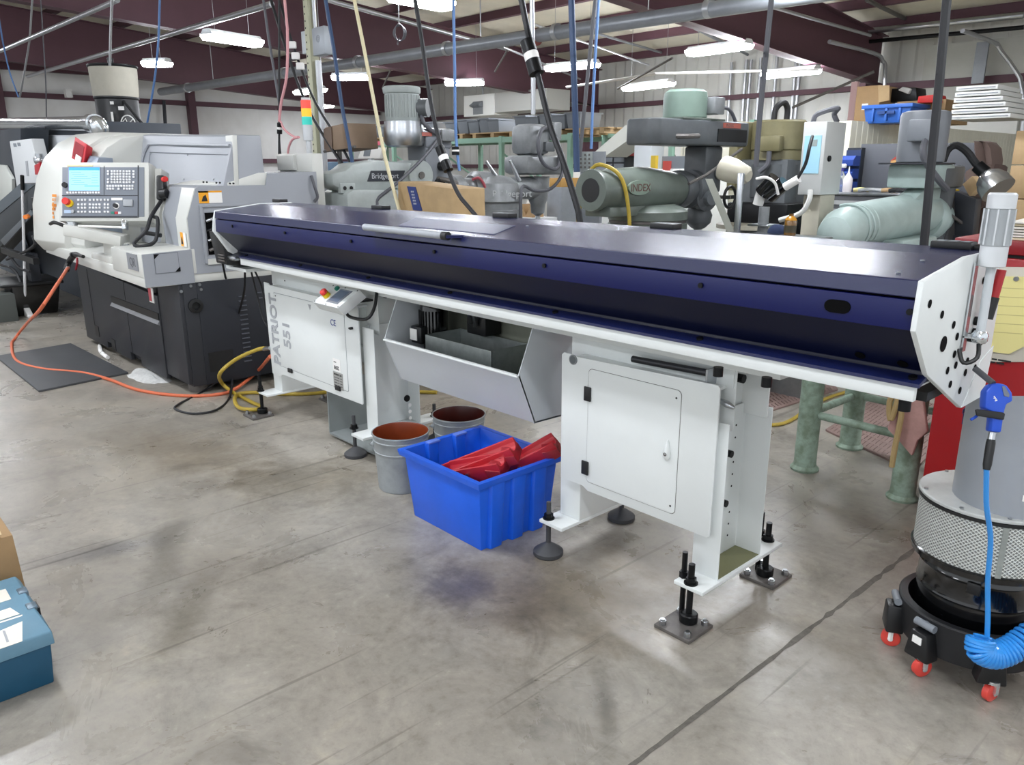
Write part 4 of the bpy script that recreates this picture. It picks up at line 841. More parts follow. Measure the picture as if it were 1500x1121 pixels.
# blue tote
q0, q1, q2, q3 = [P(*q, z=0) for q in ((606.6, 754), (707, 806), (782, 772), (690, 720))]
bx0, bx1, by0, by1 = -2.895, -2.395, 2.025, 2.45
bt = thing('plastic_tote', 'bright blue plastic tote on the floor between pails and right pedestal', 'tote', ((bx0+bx1)/2, (by0+by1)/2, 0))
HT = .345
def trect(i, z): e = .028*z/HT; return [(bx0-e+i, by0-e+i, z), (bx1+e-i, by0-e+i, z), (bx1+e-i, by1+e-i, z), (bx0-e+i, by1+e-i, z)]
b = MB().loft([trect(0, .0), trect(0, HT), trect(.005, HT), trect(.005, .006)]); obj('body', b, BINB, bt, .004)
b = MB(); e = .028
b.loft([trect(-.018, HT-.03), trect(-.022, HT-.012), trect(-.022, HT), trect(.004, HT), trect(.004, HT-.01), trect(.0005, HT-.03)], caps=False); obj('rim', b, BINB, bt)
for x in (bx1-.005,):
    for yy in (by0+.03, by0+.16, by0+.29): obj('stiffening_rib', MB().loft([[(bx1-.004, yy, 0), (bx1+.022, yy+.012, 0), (bx1+.022, yy+.075, 0), (bx1-.004, yy+.087, 0)], [(bx1+.02, yy-.004, HT-.03), (bx1+.04, yy+.006, HT-.03), (bx1+.04, yy+.082, HT-.03), (bx1+.02, yy+.094, HT-.03)]]), BINB, bt, .004)
for yy in (by0+.10, by0+.27): obj('inner_rib', MB().loft([[(bx0-.0, yy, .02), (bx0+.02, yy+.01, .02), (bx0+.02, yy+.05, .02), (bx0, yy+.06, .02)], [(bx0-.025, yy-.01, HT), (bx0-.003, yy, HT), (bx0-.003, yy+.06, HT), (bx0-.025, yy+.07, HT)]]), BINB, bt, .003)
for yy in (by0+.10, by0+.27): obj('hook_tab', MB().box(bx0-.03, bx0+.004, yy, yy+.07, HT-.002, HT+.008), mat('tote_pale_blue', '#5f7fd8', .4), bt, .003)
# red channel segments lying in the tote
def segment(a, b, lab, w=.048, nloc=None):
    a = V(a); b = V(b); d = (b-a).normalized(); L_ = (b-a).length
    F = frame(a, d, (.05, -.35, 1)); t = thing('guide_segment', lab, 'guide', a, 'red guide segments in the tote')
    prof = [(-w, -.03), (w, -.03), (w, .05), (w*.78, .05)]+[(w*.78*cos(k*pi/6), .05-w*.78*sin(k*pi/6)) for k in range(1, 6)]+[(-w*.78, .05), (-w, .05)]
    obj('channel', MB().loft([[(x, y, z) for y, z in prof] for x in (0, L_)], M=F), RED, t, .002)
    obj('end_block', MB().loft([[(L_-.07, -w-.006, -.035), (L_-.07, w+.006, -.035), (L_-.07, w+.006, .03), (L_-.07, -w-.006, .03)], [(L_, -w-.006, -.035), (L_, w+.006, -.035), (L_, w+.006, .01), (L_, -w-.006, .01)]], M=F), mat('red_dark_cast', '#9c2630', .45), t, .002)
    obj('bolt', MB().cyl(F @ V((L_*.45, -w-.004, .02)), F @ V((L_*.45, -w-.016, .024)), .009), STEEL, t)
    return t
segment((-2.78, 2.10, .20), (-2.44, 2.285, .395), 'longest red polyurethane channel resting across the rim of the tote')
segment((-2.70, 2.10, .25), (-2.43, 2.20, .345), 'front red channel with a chrome bolt, lowest in the tote')
segment((-2.60, 2.28, .20), (-2.36, 2.47, .40), 'rear red channel leaning over the far rim by the pedestal', .042)
# teal tool case and carton at the left edge
tc = thing('tool_case', 'teal plastic tool case with labels at the left edge of the floor', 'tool case', (-2.87, .1, 0))
tx0, tx1, ty0, ty1 = -3.10, -2.66, -.22, .402
obj('body', MB().loft([[(tx0+.02, ty0+.02, 0), (tx1-.004, ty0+.02, 0), (tx1-.004, ty1-.01, 0), (tx0+.02, ty1-.01, 0)], [(tx0, ty0, .15), (tx1, ty0, .15), (tx1, ty1, .15), (tx0, ty1, .15)]]), TEALD, tc, .006)
tl = obj('lid', MB().loft([[(tx0-.008, ty0, .145), (tx1+.01, ty0, .145), (tx1+.01, ty1+.01, .145), (tx0-.008, ty1+.01, .145)], [(tx0-.005, ty0, .19), (tx1+.006, ty0, .19), (tx1+.006, ty1+.007, .19), (tx0-.005, ty1+.007, .19)], [(tx0+.05, ty0, .232), (tx1-.09, ty0, .234), (tx1-.075, ty1-.012, .234), (tx0+.05, ty1-.012, .234)]]), TEAL, tc, .005)
lt = obj('latch', MB().box(-2.81, -2.765, .37, .40, .218, .238), mat('latch_steel', '#6b7d8a', .35, .4), tc, .004); dup_part(lt, (-.13, 0, 0))
obj('latch_gap', MB().box(-2.815, -2.76, .398, .404, .205, .232), BLACK, tc)
obj('lid_groove', MB().box(-2.885, -2.86, .36, .375, .20, .225), BLACK, tc)
obj('shipping_label', MB().loft([[(-2.81, .02, .2345), (-2.755, .02, .2345), (-2.755, .345, .2345), (-2.82, .33, .2345)], [(-2.81, .02, .2355), (-2.755, .02, .2355), (-2.755, .345, .2355), (-2.82, .33, .2355)]]), PAPER, tl)
obj('shipping_label', MB().loft([[(-2.751, .02, .235), (-2.654, .02, .191), (-2.654, .325, .191), (-2.745, .35, .235)], [(-2.749, .02, .2365), (-2.651, .02, .1935), (-2.651, .325, .1935), (-2.743, .35, .2365)]]), PAPER, tl)
obj('shipping_label', MB().box(-2.97, -2.88, .22, .345, .234, .2355), PAPER, tl)
obj('handle_slot', MB().box(-2.9, -2.84, .0, .19, .2315, .2335), BLACK, tl)
for k in range(6): obj('label_line', MB().loft([[(-2.742, .12+.033*k, .2335), (-2.665, .12+.033*k, .199), (-2.665, .127+.033*k, .199), (-2.742, .127+.033*k, .2335)], [(-2.741, .12+.033*k, .2345), (-2.664, .12+.033*k, .20), (-2.664, .127+.033*k, .20), (-2.741, .127+.033*k, .2345)]]), LETTER, tl)
cb = thing('cardboard_carton', 'open brown cardboard carton behind the teal tool case at the left edge', 'box', (-3.4, .1, 0))
c0_ = P(23, 772, z=.36); kx1, ky1 = -3.125, .43
obj('carton', MB().loft([[(-3.7, -.3, 0), (kx1, -.3, 0), (kx1, ky1, 0), (-3.7, ky1, 0)], [(-3.7, -.3, .36), (kx1, -.3, .36), (kx1, ky1-.015, .36), (-3.7, ky1-.015, .36)]]), CARD, cb, .003)
obj('flap', MB().loft([[(-3.7, -.3, .36), (kx1, -.3, .36), (kx1+.005, .30, .362), (-3.7, .33, .362)], [(-3.7, -.3, .363), (kx1, -.3, .363), (kx1+.03, ky1-.05, .385), (-3.7, ky1-.03, .385)]]), mat('flap_pale', '#d9c29a', .7), cb)
obj('tape_label', MB().box(kx1, kx1+.002, .2, .30, .27, .33), CARDL, cb)

# ---------------------------------------------------------------- dust collector
DX, DY = -.665, 2.765
dc = thing('dust_collector', 'black drum vacuum with a white filter band and grey hood on a red-wheeled dolly', 'dust collector', (DX, DY, 0))
dol = obj('dolly', MB().lathe((DX, DY, 0), Z, [(.20, .075), (.215, .08), (.222, .15), (.228, .205), (.222, .21), (.2, .21), (.195, .10)], 48), mat('dolly_black', '#1b1c1f', .5), dc)
for k, a in enumerate((-107, -57, -7, 43, 93, 143, -150)):
    if k == 9: continue
    d = V((cos(radians(a)), sin(radians(a)), 0)); s = V((-d.y, d.x, 0)); o = V((DX, DY, 0))+d*.235
    Fc = frame(o, s)
    ho = obj('caster_housing', MB().loft([[(-.045, -.03, .065), (.045, -.03, .065), (.045, .03, .065), (-.045, .03, .065)], [(-.03, -.03, .165), (.03, -.03, .165), (.03, .025, .165), (-.03, .025, .165)]], M=Fc), BLACK, dc, .008)
    sw = radians(40 if k % 2 else 75); wd = V((cos(radians(a)+sw), sin(radians(a)+sw), 0)); c = o+V((wd.x*.012, wd.y*.012, .033))
    wh = obj('caster_wheel', MB().lathe(c-wd*.012, wd, [(.012, -.0), (.027, .0), (.032, .003), (.032, .021), (.027, .024), (.012, .024)], 24), mat('caster_red', '#d6463c', .4), dc)
    obj('caster_fork', MB().cyl(c+wd*.014, c+wd*.018, .009).cyl(c-wd*.018, c-wd*.014, .009).tube([c+wd*.016, c+wd*.016+V((0, 0, .045))], .009, 6, 1).tube([c-wd*.016, c-wd*.016+V((0, 0, .045))], .009, 6, 1).cyl(c+Z*.036, c+Z*.046, .026), LABELW if k > 1 else ALU, wh)
    if k in (0, 6): obj('wing_nut', MB().cyl(o+Z*.175-d*.0, o+Z*.20-d*.03, .012).cyl(o+Z*.185-s*.035, o+Z*.185+s*.035, .013), GREYB, dc)
    if k == 0: obj('caster_label', MB().box(-.016, .016, -.034, -.03, .125, .15, Fc), LABELW, ho)
obj('dolly_sticker', MB().loft([[(DX+.226*cos(a), DY+.226*sin(a), z) for a in [radians(g) for g in (196, 202, 208)]] for z in (.10, .18)], closed=False), LABELW, dol)
dm = obj('drum', MB().lathe((DX, DY, 0), Z, [(.178, .085), (.18, .09), (.18, .27), (.184, .28), (.18, .29), (.18, .35), (.186, .36), (.18, .37), (.18, .385)], 56), BLACKG, dc)
obj('drum_latch', MB().box(DX+.02, DX+.06, DY-.19, DY-.178, .33, .37), BLACK, dm, .004)
obj('filter_ring', MB().lathe((DX, DY, 0), Z, [(.19, .385), (.214, .392), (.216, .41), (.20, .42)], 56), BLACKG, dc)
fm = FILTER.copy(); fm.name = 'pleated_filter'; nt = fm.node_tree; pb_ = nt.nodes['Principled BSDF']
tc_ = nt.nodes.new('ShaderNodeTexCoord'); sp = nt.nodes.new('ShaderNodeSeparateXYZ'); nt.links.new(tc_.outputs['Object'], sp.inputs[0])
def mth(op, a, b=None):
    n = nt.nodes.new('ShaderNodeMath'); n.operation = op
    for i, q in enumerate((a, b)):
        if q is None: continue
        if isinstance(q, (int, float)): n.inputs[i].default_value = q
        else: nt.links.new(q, n.inputs[i])
    return n.outputs[0]
# object origin is the thing's base at the drum axis
ang = mth('ARCTAN2', sp.outputs[1], sp.outputs[0])
u1 = mth('ADD', mth('MULTIPLY', ang, 90), mth('MULTIPLY', sp.outputs[2], 520)); u2 = mth('SUBTRACT', mth('MULTIPLY', ang, 90), mth('MULTIPLY', sp.outputs[2], 520))
w1 = mth('MAXIMUM', mth('SINE', u1), mth('SINE', u2))
rp = nt.nodes.new('ShaderNodeValToRGB'); rp.color_ramp.elements[0].position = .3; rp.color_ramp.elements[0].color = lin('#9a9c98'); rp.color_ramp.elements[1].position = .8; rp.color_ramp.elements[1].color = lin('#e9ebe7')
nt.links.new(w1, rp.inputs[0]); nt.links.new(rp.outputs[0], pb_.inputs['Base Color'])
bp = nt.nodes.new('ShaderNodeBump'); bp.inputs['Distance'].default_value = .003; nt.links.new(w1, bp.inputs['Height']); nt.links.new(bp.outputs[0], pb_.inputs['Normal'])
fe = obj('filter', MB().lathe((DX, DY, 0), Z, [(.208, .408), (.208, .585)], 72), fm, dc)
a = radians(-62); obj('filter_seam', MB().box(-.008, .008, -.003, .003, .41, .583, frame((DX+.2095*cos(a), DY+.2095*sin(a), 0), (-sin(a), cos(a), 0))), GALV, fe)
obj('filter_gasket', MB().lathe((DX, DY, 0), Z, [(.20, .583), (.214, .585), (.214, .595), (.2, .597)], 56), BLACK, dc)
obj('top_plate', MB().lathe((DX, DY, 0), Z, [(.212, .597), (.214, .60), (.214, .606), (.21, .609), (.0, .609)], 56), mat('plate_light', '#c9ccca', .4, mott=.15, mscale=12), dc)
# hood: open half-round sheet rising from the plate, top cut on a slope
b = MB(); N = 28; lo, hi, lo2, hi2 = [], [], [], []
HXc, HYc, HR = DX+.055, DY-.0, .168
for k in range(N+1):
    a = radians(170+k*(250/N)); d = V((cos(a), sin(a), 0)); p = V((HXc, HYc, 0))+d*HR
    h = .93+.10*max(0, min(1, k/N*1.5))-.13*max(0, 1-k/4.0)
    lo.append((p.x, p.y, .606)); hi.append((p.x, p.y, h)); q = V((HXc, HYc, 0))+d*(HR-.004); lo2.append((q.x, q.y, .606)); hi2.append((q.x, q.y, h))
b.loft([lo, hi, hi2, lo2], closed=False, caps=False); hd_ = obj('hood', b, mat('hood_grey', '#9da2a9', .35, .15, mott=.06), dc)
a = radians(186); p = V((HXc+(HR+.002)*cos(a), HYc+(HR+.002)*sin(a), .87)); T_ = mat('print_navy', '#22407f', .5)
obj('hood_logo', MB().box(-.012, .03, -.001, .001, -.0, .014, frame(p, (-sin(a), cos(a), 0))).box(.004, .013, -.001, .001, -.04, -.004, frame(p, (-sin(a), cos(a), 0))), T_, hd_)
a = radians(292); p = V((HXc+(HR+.002)*cos(a), HYc+(HR+.002)*sin(a), .67)); Fp = frame(p, (-sin(a), cos(a), 0))
obj('hood_sticker', MB().box(0, .05, -.001, .001, 0, .02, Fp), LABELW, hd_); obj('hood_sticker', MB().box(.02, .06, -.001, .001, .03, .05, Fp), LABELW, hd_)
spots('plate_screw', STEEL, dc, [(DX+.2*cos(radians(g)), DY+.2*sin(radians(g)), .609) for g in (150, 215, 262, 300)], Z, .006, .005)
# ---------------------------------------------------------------- blow gun and coiled hose
bg = thing('blow_gun', 'blue air blow gun with a pale blue coiled hose hanging off the feeder end plate', 'blow gun', (-.6, 2.25, .3))
GW = 2.15
def g(px, py, w=GW): return P(px, py, w=w)
FB = frame(g(1455, 590), CR, CU)
def gp(pts): return [((q-1455)*GW/FPX, (590-r)*GW/FPX) for q, r in pts]
body = [(1440, 573), (1447, 564), (1458, 561), (1470, 564), (1478, 575), (1479, 588), (1470, 592), (1467, 602), (1462, 634), (1447, 632), (1450, 604), (1438, 598)]
obj('gun_body', MB().loft([[(x, y, z) for x, z in gp(body)] for y in (-.016, .016)], M=FB), GUNB, bg, .006)
obj('gun_window', MB().loft([[(x, y, z) for x, z in gp([(1462, 566), (1466, 566), (1473, 578), (1472, 582), (1465, 580)])] for y in (-.018, -.0155)], M=FB), mat('gun_grey', '#6d7482', .5), bg)
marks('gun_mark', FB @ V(((1452-1455)*GW/FPX, -.0168, (590-588)*GW/FPX)), FB.to_3x3() @ V((1, 0, .35)), FB.to_3x3() @ V((-.35, 0, 1)), [(0, [(0, .007)]), (.004, [(.002, .004)]), (.008, [(-.001, .006)]), (.012, [(.001, .003)])], .003, KEY, bg)
obj('nozzle', MB().cyl(g(1455, 562), g(1428, 540, 2.2), .0085), mat('nozzle_grey', '#4d4e52', .5), bg)
obj('hanger_strap', MB().loft([[(x, y, z) for x, z in gp([(1422, 600), (1425, 599), (1463, 604), (1465, 606), (1463, 615), (1424, 609)])] for y in (-.024, -.0165)], M=FB), BLACK, bg, .003)
obj('trigger', MB().tube([g(1438, 600), g(1430, 610), g(1422, 615)], .004), GUNB, bg)
obj('swivel', MB().cyl(g(1454, 634), g(1452, 645), .0095), STEEL, bg); obj('hose_grip', MB().lathe(g(1452, 644), g(1445, 688)-g(1452, 644), [(.0105, 0), (.012, .01), (.0115, .07), (.009, .085)], 16), BLACK, bg)
hp2 = [g(1445, 687), g(1445, 740, 2.2), g(1451, 790, 2.26), g(1447, 850, 2.32), g(1447, 900, 2.36), g(1446, 932, 2.38)]
obj('hose', MB().tube(hp2, .0075, 10, 6), BHOSE, bg)
cen = [g(1437, 936, 2.38), g(1436, 952, 2.38), g(1455, 960, 2.38), g(1480, 952, 2.38), g(1510, 932, 2.38), g(1545, 915, 2.38)]
def cr(pts, t):
    n = len(pts)-1; i = min(int(t*n), n-1); f_ = t*n-i; e = [pts[0]*2-pts[1]]+pts+[pts[-1]*2-pts[-2]]; a, b, c, d = e[i:i+4]
    return .5*((2*b)+(c-a)*f_+(2*a-5*b+4*c-d)*f_*f_+(3*b-a-3*c+d)*f_**3)
coil = []; T_ = 24; S_ = 14
for k in range(T_*S_+1):
    t = k/(T_*S_); c = cr(cen, t); d = (cr(cen, min(1, t+.01))-cr(cen, max(0, t-.01))).normalized(); u = (hz-d*hz.dot(d)).normalized(); w = d.cross(u)
    a = 2*pi*k/S_; coil.append(c+(u*cos(a)+w*sin(a))*.036)
obj('coil', MB().tube(coil, .0072, 7, 1), BHOSE, bg)

# ---------------------------------------------------------------- green-legged stand, mats, red cabinet behind the feeder
gt = thing('green_stand', 'chipped green steel stand with round pipe legs behind right end of the bar feeder', 'stand', (-1.62, 4.23, 0))
LG = [P(1178, 687, z=0), P(1244, 655, z=0), P(1321, 730, z=0)]; LG.append(V((LG[2].x+.01, LG[1].y, 0)))
l0 = None
for p in LG:
    if l0 is None: l0 = obj('leg', MB().lathe(p, Z, [(.075, 0), (.078, .012), (.062, .03), (.06, .05), (.06, .86)], 26), TABG, gt); q_ = p
    else: dup_part(l0, p-q_)
for i, j in ((0, 1), (0, 2), (1, 3), (2, 3)): obj('stretcher', MB().cyl(LG[i]+Z*.33, LG[j]+Z*.33, .022), TABG, gt)
obj('top', MB().box(LG[0].x-.12, LG[2].x+.06, LG[0].y-.12, LG[1].y+.1, .86, .94), TABG, gt, .01)
c = P(1333, 600, y=3.86); b = MB()
pts = [P(*q, y=3.84) for q in ((1326, 482), (1350, 482), (1352, 575), (1360, 632), (1345, 645), (1337, 668), (1320, 648), (1301, 628), (1318, 575))]
rows = []
b.plate(pts, .03); single('shop_rag', b, RAG, 'dirty pink shop rag hanging from the corner of the green stand', 'rag', None, .008)
for k, (q, m, lab) in enumerate([(((1335, 478), (1322, 575), (1320, 610), (1312, 650), (1306, 684)), CORDC, 'tan air hose with a free end hanging in front of the pink rag'), (((1325, 478), (1309, 572), (1303, 590), (1304, 615), (1311, 600), (1318, 575)), YHOSE, 'looped tan hose hanging beside the green stand')]):
    single('hanging_hose', MB().tube([P(*p, y=3.80) for p in q], .014, 8), mat('tan_hose', '#b39a6a', .6, mott=.2), lab, 'hose')
def perf_mat(nm, quad, lab):
    A, B, C_, D = [P(*q, z=0) for q in quad]; b = MB(); n, m_ = 22, 12
    def at_(u, v): return A.lerp(B, u).lerp(D.lerp(C_, u), v)
    def strip(u0, v0, u1, v1, dirn, h):
        a, c = at_(u0, v0), at_(u1, v1); s = (c-a).normalized(); q = V((-s.y, s.x, 0))*.012
        b.loft([[tuple(a-q+Z*.001), tuple(a+q+Z*.001), tuple(a+q+Z*h), tuple(a-q+Z*h)], [tuple(c-q+Z*.001), tuple(c+q+Z*.001), tuple(c+q+Z*h), tuple(c-q+Z*h)]])
    for i in range(n+1): strip(i/n, 0, i/n, 1, 0, .012)
    for j in range(m_+1): strip(0, j/m_, 1, j/m_, 1, .0125)
    return single(nm, b, BROWNMAT, lab, 'floor mat')
perf_mat('drainage_mat', ((1130, 602), (1225, 572), (1180, 520), (1040, 540)), 'brown perforated drainage mat seen between right pedestal and green legs')
perf_mat('drainage_mat', ((1212, 632), (1335, 690), (1420, 610), (1300, 575)), 'brown perforated drainage mat under the green stand and red cabinet')
yh2 = single('yellow_floor_hose', MB().tube([P(*q, z=.012) for q in ((1100, 622), (1140, 622), (1165, 612), (1185, 596), (1215, 582), (1240, 574))], .012, 8), YHOSE, 'yellow hose curving over the floor behind right pedestal', 'hose')
# red roll cabinet
rc = thing('red_cabinet', 'glossy red tool cabinet behind the beacon at the right edge', 'cabinet', (-.6, 4.1, 0))
RX0, RY = -1.212, 3.8
obj('body', MB().box(RX0, -.1, RY, RY+.5, .06, 1.27), REDP, rc, .008); obj('plinth', MB().box(RX0+.05, -.15, RY+.05, RY+.45, 0, .06), BLACK, rc)
obj('lid', MB().box(RX0-.012, -.09, RY-.012, RY+.51, 1.285, 1.345), mat('red_lid', '#8c1a22', .4), rc, .008); obj('lid_gap', MB().box(RX0+.02, -.12, RY+.02, RY+.48, 1.26, 1.29), BLACK, rc)
cl = thing('clipboard', 'clear clipboard with yellow note pages hung on the red cabinet', 'clipboard', P(1465, 470, y=RY-.02))
def ry(pts, y, t): return MB().loft([[(P(*q, y=RY).x, yy, P(*q, y=RY).z) for q in pts] for yy in (y, y-t)])
obj('board', ry([(1436, 390), (1540, 392), (1520, 530), (1428, 530)], RY-.002, .006), mat('clip_cream', '#cfcabd', .5), cl, .002)
obj('yellow_page', ry([(1446, 404), (1535, 406), (1515, 500), (1480, 518), (1434, 512)], RY-.009, .008), PAPERY, cl)
obj('clip_pin', MB().cyl((P(1491, 408, y=RY).x, RY-.018, P(1491, 408, y=RY).z), (P(1491, 408, y=RY).x, RY-.026, P(1491, 408, y=RY).z), .01), STEEL, cl)
for k in range(6): obj('ruled_line', ry([(1455, 420+13*k), (1515-3*k, 423+13*k), (1515-3*k, 424+13*k), (1455, 421+13*k)], RY-.0172, .0006), mat('rule_tan', '#c9bd7c', .6), cl)
marks('board_print', (P(1440, 527, y=RY).x, RY-.0085, P(1440, 527, y=RY).z), X, Z, [(.008, [(0, .03), (.036, .02), (.06, .05)]), (-.006, [(.0, .05), (.056, .03)])], .007, INK, cl)
ps0 = None; random.seed(11)
for k in range(16):
    z = 1.346+.0115*k; w_ = .5-.012*k; cx = -.83+.02*random.random(); rz = radians(random.uniform(-6, 6)); dz = .006
    if k > 6: cx += .1; w_ -= .04
    Mx = Matrix.Translation((cx, 4.0, z)) @ Matrix.Rotation(rz, 4, 'Z')
    b = MB().loft([[(-w_/2, -.17, 0), (w_/2, -.17, 0), (w_/2, .17, 0), (-w_/2, .17, 0)], [(-w_/2+.004, -.17, .0075), (w_/2, -.17, .0075), (w_/2, .17, .0075), (-w_/2+.004, .17, .0075)]], M=Mx)
    lab = 'dog-eared drawing packet in the paper stack on the red cabinet, ' + (['bottom one', 'second from the bottom', 'third from the bottom', 'fourth from the bottom', 'fifth from the bottom', 'sixth from the bottom', 'seventh from the bottom', 'eighth from the bottom', 'eighth from the top', 'seventh from the top', 'sixth from the top', 'fifth from the top', 'fourth from the top', 'third from the top', 'second from the top', 'top one'][k])
    single('drawing_packet', b, PAPER if k % 5 else mat('paper_cream', '#ded2b4', .7), lab, 'papers', 'drawing packets on the red cabinet')
# ================================================================ knee mills behind the feeder (rams run towards the back wall)
def mill_base(t, x, y, m, w=.3, zt=1.2, table=True, yt=None):
    obj('base', MB().box(x-.32, x+.32, y-.35, y+.75, 0, .14), m, t, .01)
    obj('column', MB().loft([[(x-w, y-.3, .14), (x+w, y-.3, .14), (x+w, y+.3, .14), (x-w, y+.3, .14)], [(x-w*.8, y-.25, zt), (x+w*.8, y-.25, zt), (x+w*.8, y+.25, zt), (x-w*.8, y+.25, zt)]]), m, t, .02)
    if table:
        obj('knee', MB().box(x-.18, x+.18, y+.25, y+.95, .55, .82), m, t, .01)
        obj('table', MB().box(x-.6, x+.6, (yt or y+.9)-.13, (yt or y+.9)+.13, .86, .94), STEEL, t, .004)
# ---- big green mill in the middle
ix = -3.75
im = thing('knee_mill', 'big dark green knee mill with an open hollow ram end and a flat belt housing', 'mill', (ix, 5.0, 0))
mill_base(im, ix, 4.9, MILLI, .3, 1.14, True, 5.62)
obj('turret', MB().lathe((ix, 4.88, 1.13), Z, [(.30, 0), (.30, .10), (.285, .105), (.285, .125), (.30, .13), (.30, .19), (.26, .22), (.2, .24)], 40), MILLI, im)
obj('turret_band', MB().lathe((ix, 4.88, 1.235), Z, [(.292, 0), (.292, .02)], 40), DSTEEL, im)
RA = V((0, 1, -.012)).normalized(); rz0 = V((ix, 4.22, 1.485))
obj('ram', MB().lathe(rz0, RA, [(.085, 0), (.142, .0), (.146, .01), (.146, .05), (.135, .055), (.135, .12), (.15, .2), (.165, .5), (.165, .62), (.14, .86), (.125, .98), (.125, 1.02)], 40), MILLI, im)
obj('ram_bore', MB().cyl(rz0-RA*.002, rz0+RA*.001, .083, n=32), BLACK, im)
obj('ram_dovetail', MB().box(ix-.12, ix+.12, 4.3, 5.1, 1.30, 1.37), MILLI, im, .01)
obj('neck', MB().lathe(rz0+RA*1.0, RA, [(.135, 0), (.145, .02), (.145, .08), (.12, .09), (.12, .15), (.15, .16), (.15, .24), (.1, .27)], 32), MILLD, im)
e0 = P(935, 275, x=ix+.155)
bp_ = obj('name_plate', MB().lathe((ix+.160, e0.y, 1.50), X, [(.02, -.01), (.02, .012), (.016, .013)], 28, M=Matrix.Translation((ix+.16, e0.y, 1.50)) @ Matrix.Diagonal((1, 6.3, 2.6, 1)) @ Matrix.Translation((-ix-.16, -e0.y, -1.50))), mat('plate_green', '#7c8d80', .4, .2), im)
text('plate_lettering', 'INDEX', .075, (ix+.1738, e0.y-.105, 1.475), Y, Z, mat('plate_red_brown', '#5b2f2a', .5), bp_)
hx, hy = ix, 5.56
obj('spindle_head', MB().lathe((hx, hy, 1.14), Z, [(.02, 0), (.06, .02), (.10, .06), (.11, .12), (.075, .2), (.075, .3), (.11, .34), (.11, .44), (.09, .5), (.085, .66), (.10, .69)], 28), MILLD, im)
obj('head_boss', MB().lathe((hx+.08, hy-.08, 1.40), (1, -.3, 0), [(.10, 0), (.10, .06), (.06, .08), (.05, .12)], 24), MILLD, im)
obj('head_block', MB().box(hx-.10, hx+.11, hy-.11, hy+.13, 1.44, 1.80), MILLD, im, .02)
obj('chuck', MB().lathe((hx, hy, 1.10), Z, [(.004, -.03), (.006, 0), (.02, .0), (.034, .03), (.034, .09), (.03, .1)], 20), STEEL, im)
obj('drill_bit', MB().cyl((hx, hy, 1.0), (hx, hy, 1.09), .005), DSTEEL, im)
hzb = [(4.78, -.15), (4.72, -.10), (4.72, .10), (4.78, .17), (5.3, .2), (5.9, .2), (5.96, .14), (5.96, -.14), (5.9, -.2), (5.3, -.2)]
bh = obj('belt_housing', MB().prism([(ix+q, y) for y, q in hzb], 'z', 1.80, 1.985), MILLD, im, .02)
obj('housing_window', MB().box(ix+.19, ix+.208, 5.45, 5.86, 1.83, 1.925), BLACK, bh)
obj('belt_guard', MB().box(ix-.12, ix+.1, 5.9, 6.08, 1.82, 1.95), MILLD, bh, .02)
obj('housing_logo', MB().box(ix+.197, ix+.209, 5.52, 5.76, 1.935, 1.972), mat('faded_red', '#a5594d', .5), bh)
text('logo_lettering', 'INDEX', .036, (ix+.2095, 5.55, 1.942), Y, Z, DSTEEL, bh)
obj('housing_lever', MB().tube([(ix+.17, 4.95, 1.86), (ix+.24, 5.02, 1.86), (ix+.24, 5.14, 1.865)], .018, 8), DSTEEL, bh)
obj('motor_plate', MB().box(ix-.18, ix+.18, 5.02, 5.58, 1.985, 2.0), MILLI, im, .004)
mt = obj('motor', MB().lathe((ix, 5.29, 2.0), Z, [(.16, 0), (.168, .01), (.168, .14), (.16, .19), (.13, .21), (.02, .215)], 32), MOTORG, im)
obj('junction_box', MB().box(ix+.08, ix+.22, 5.36, 5.50, 2.03, 2.155), MILLM, mt, .01)
obj('motor_cable', MB().tube([(ix+.15, 5.5, 2.09), (ix+.13, 5.70, 2.08), (ix+.12, 5.82, 1.99), (ix+.12, 5.83, 1.95)], .014, 8), CORDG, mt)
obj('draw_lever', MB().tube([(ix+.22, 5.78, 1.78), (ix+.22, 5.30, 1.58), (ix+.22, 5.08, 1.52)], .012, 8, 1), DSTEEL, im)
obj('handwheel', MB().tube([V((hx+.13, hy+.24, 1.40))+V((.0, cos(2*pi*k/20), sin(2*pi*k/20)))*.085 for k in range(21)], .013, 8, 1), BLACK, im)
obj('wheel_spoke', MB().box(hx+.12, hx+.14, hy+.155, hy+.325, 1.385, 1.415), BLACK, im); obj('wheel_shaft', MB().cyl((hx, hy+.2, 1.40), (hx+.14, hy+.24, 1.40), .015), DSTEEL, im)
obj('quill_dial', MB().lathe((hx+.1, hy+.07, 1.60), X, [(.05, 0), (.055, .01), (.055, .04), (.03, .05)], 20), STEEL, im)
obj('feed_lever', MB().tube([(hx+.1, hy+.12, 1.58), (hx+.2, hy+.3, 1.58)], .012, 8, 1), OXIDE, im)
single('support_strut', MB().loft([[tuple(P(px+dx, py, y=yy)) for px, py, dx in ((1038, 262, -5), (1038, 262, 6), (1070, 340, 6), (1070, 340, -5))] for yy in (5.0, 5.03)]), mat('strut_cream', '#b7bab0', .45, .3), 'slanted cream steel strut standing right of the green mill chuck', 'strut')
single('yellow_mill_hose', MB().tube([(ix-.16, 4.26, 1.1), (ix-.17, 4.30, 1.36), (ix-.08, 4.32, 1.63), (ix+.05, 4.34, 1.645), (ix+.14, 4.39, 1.56), (ix+.175, 4.43, 1.36), (ix+.18, 4.46, 1.1)], .014, 8), YHOSE, 'yellow hose draped over the rear of the big green mill ram', 'hose')
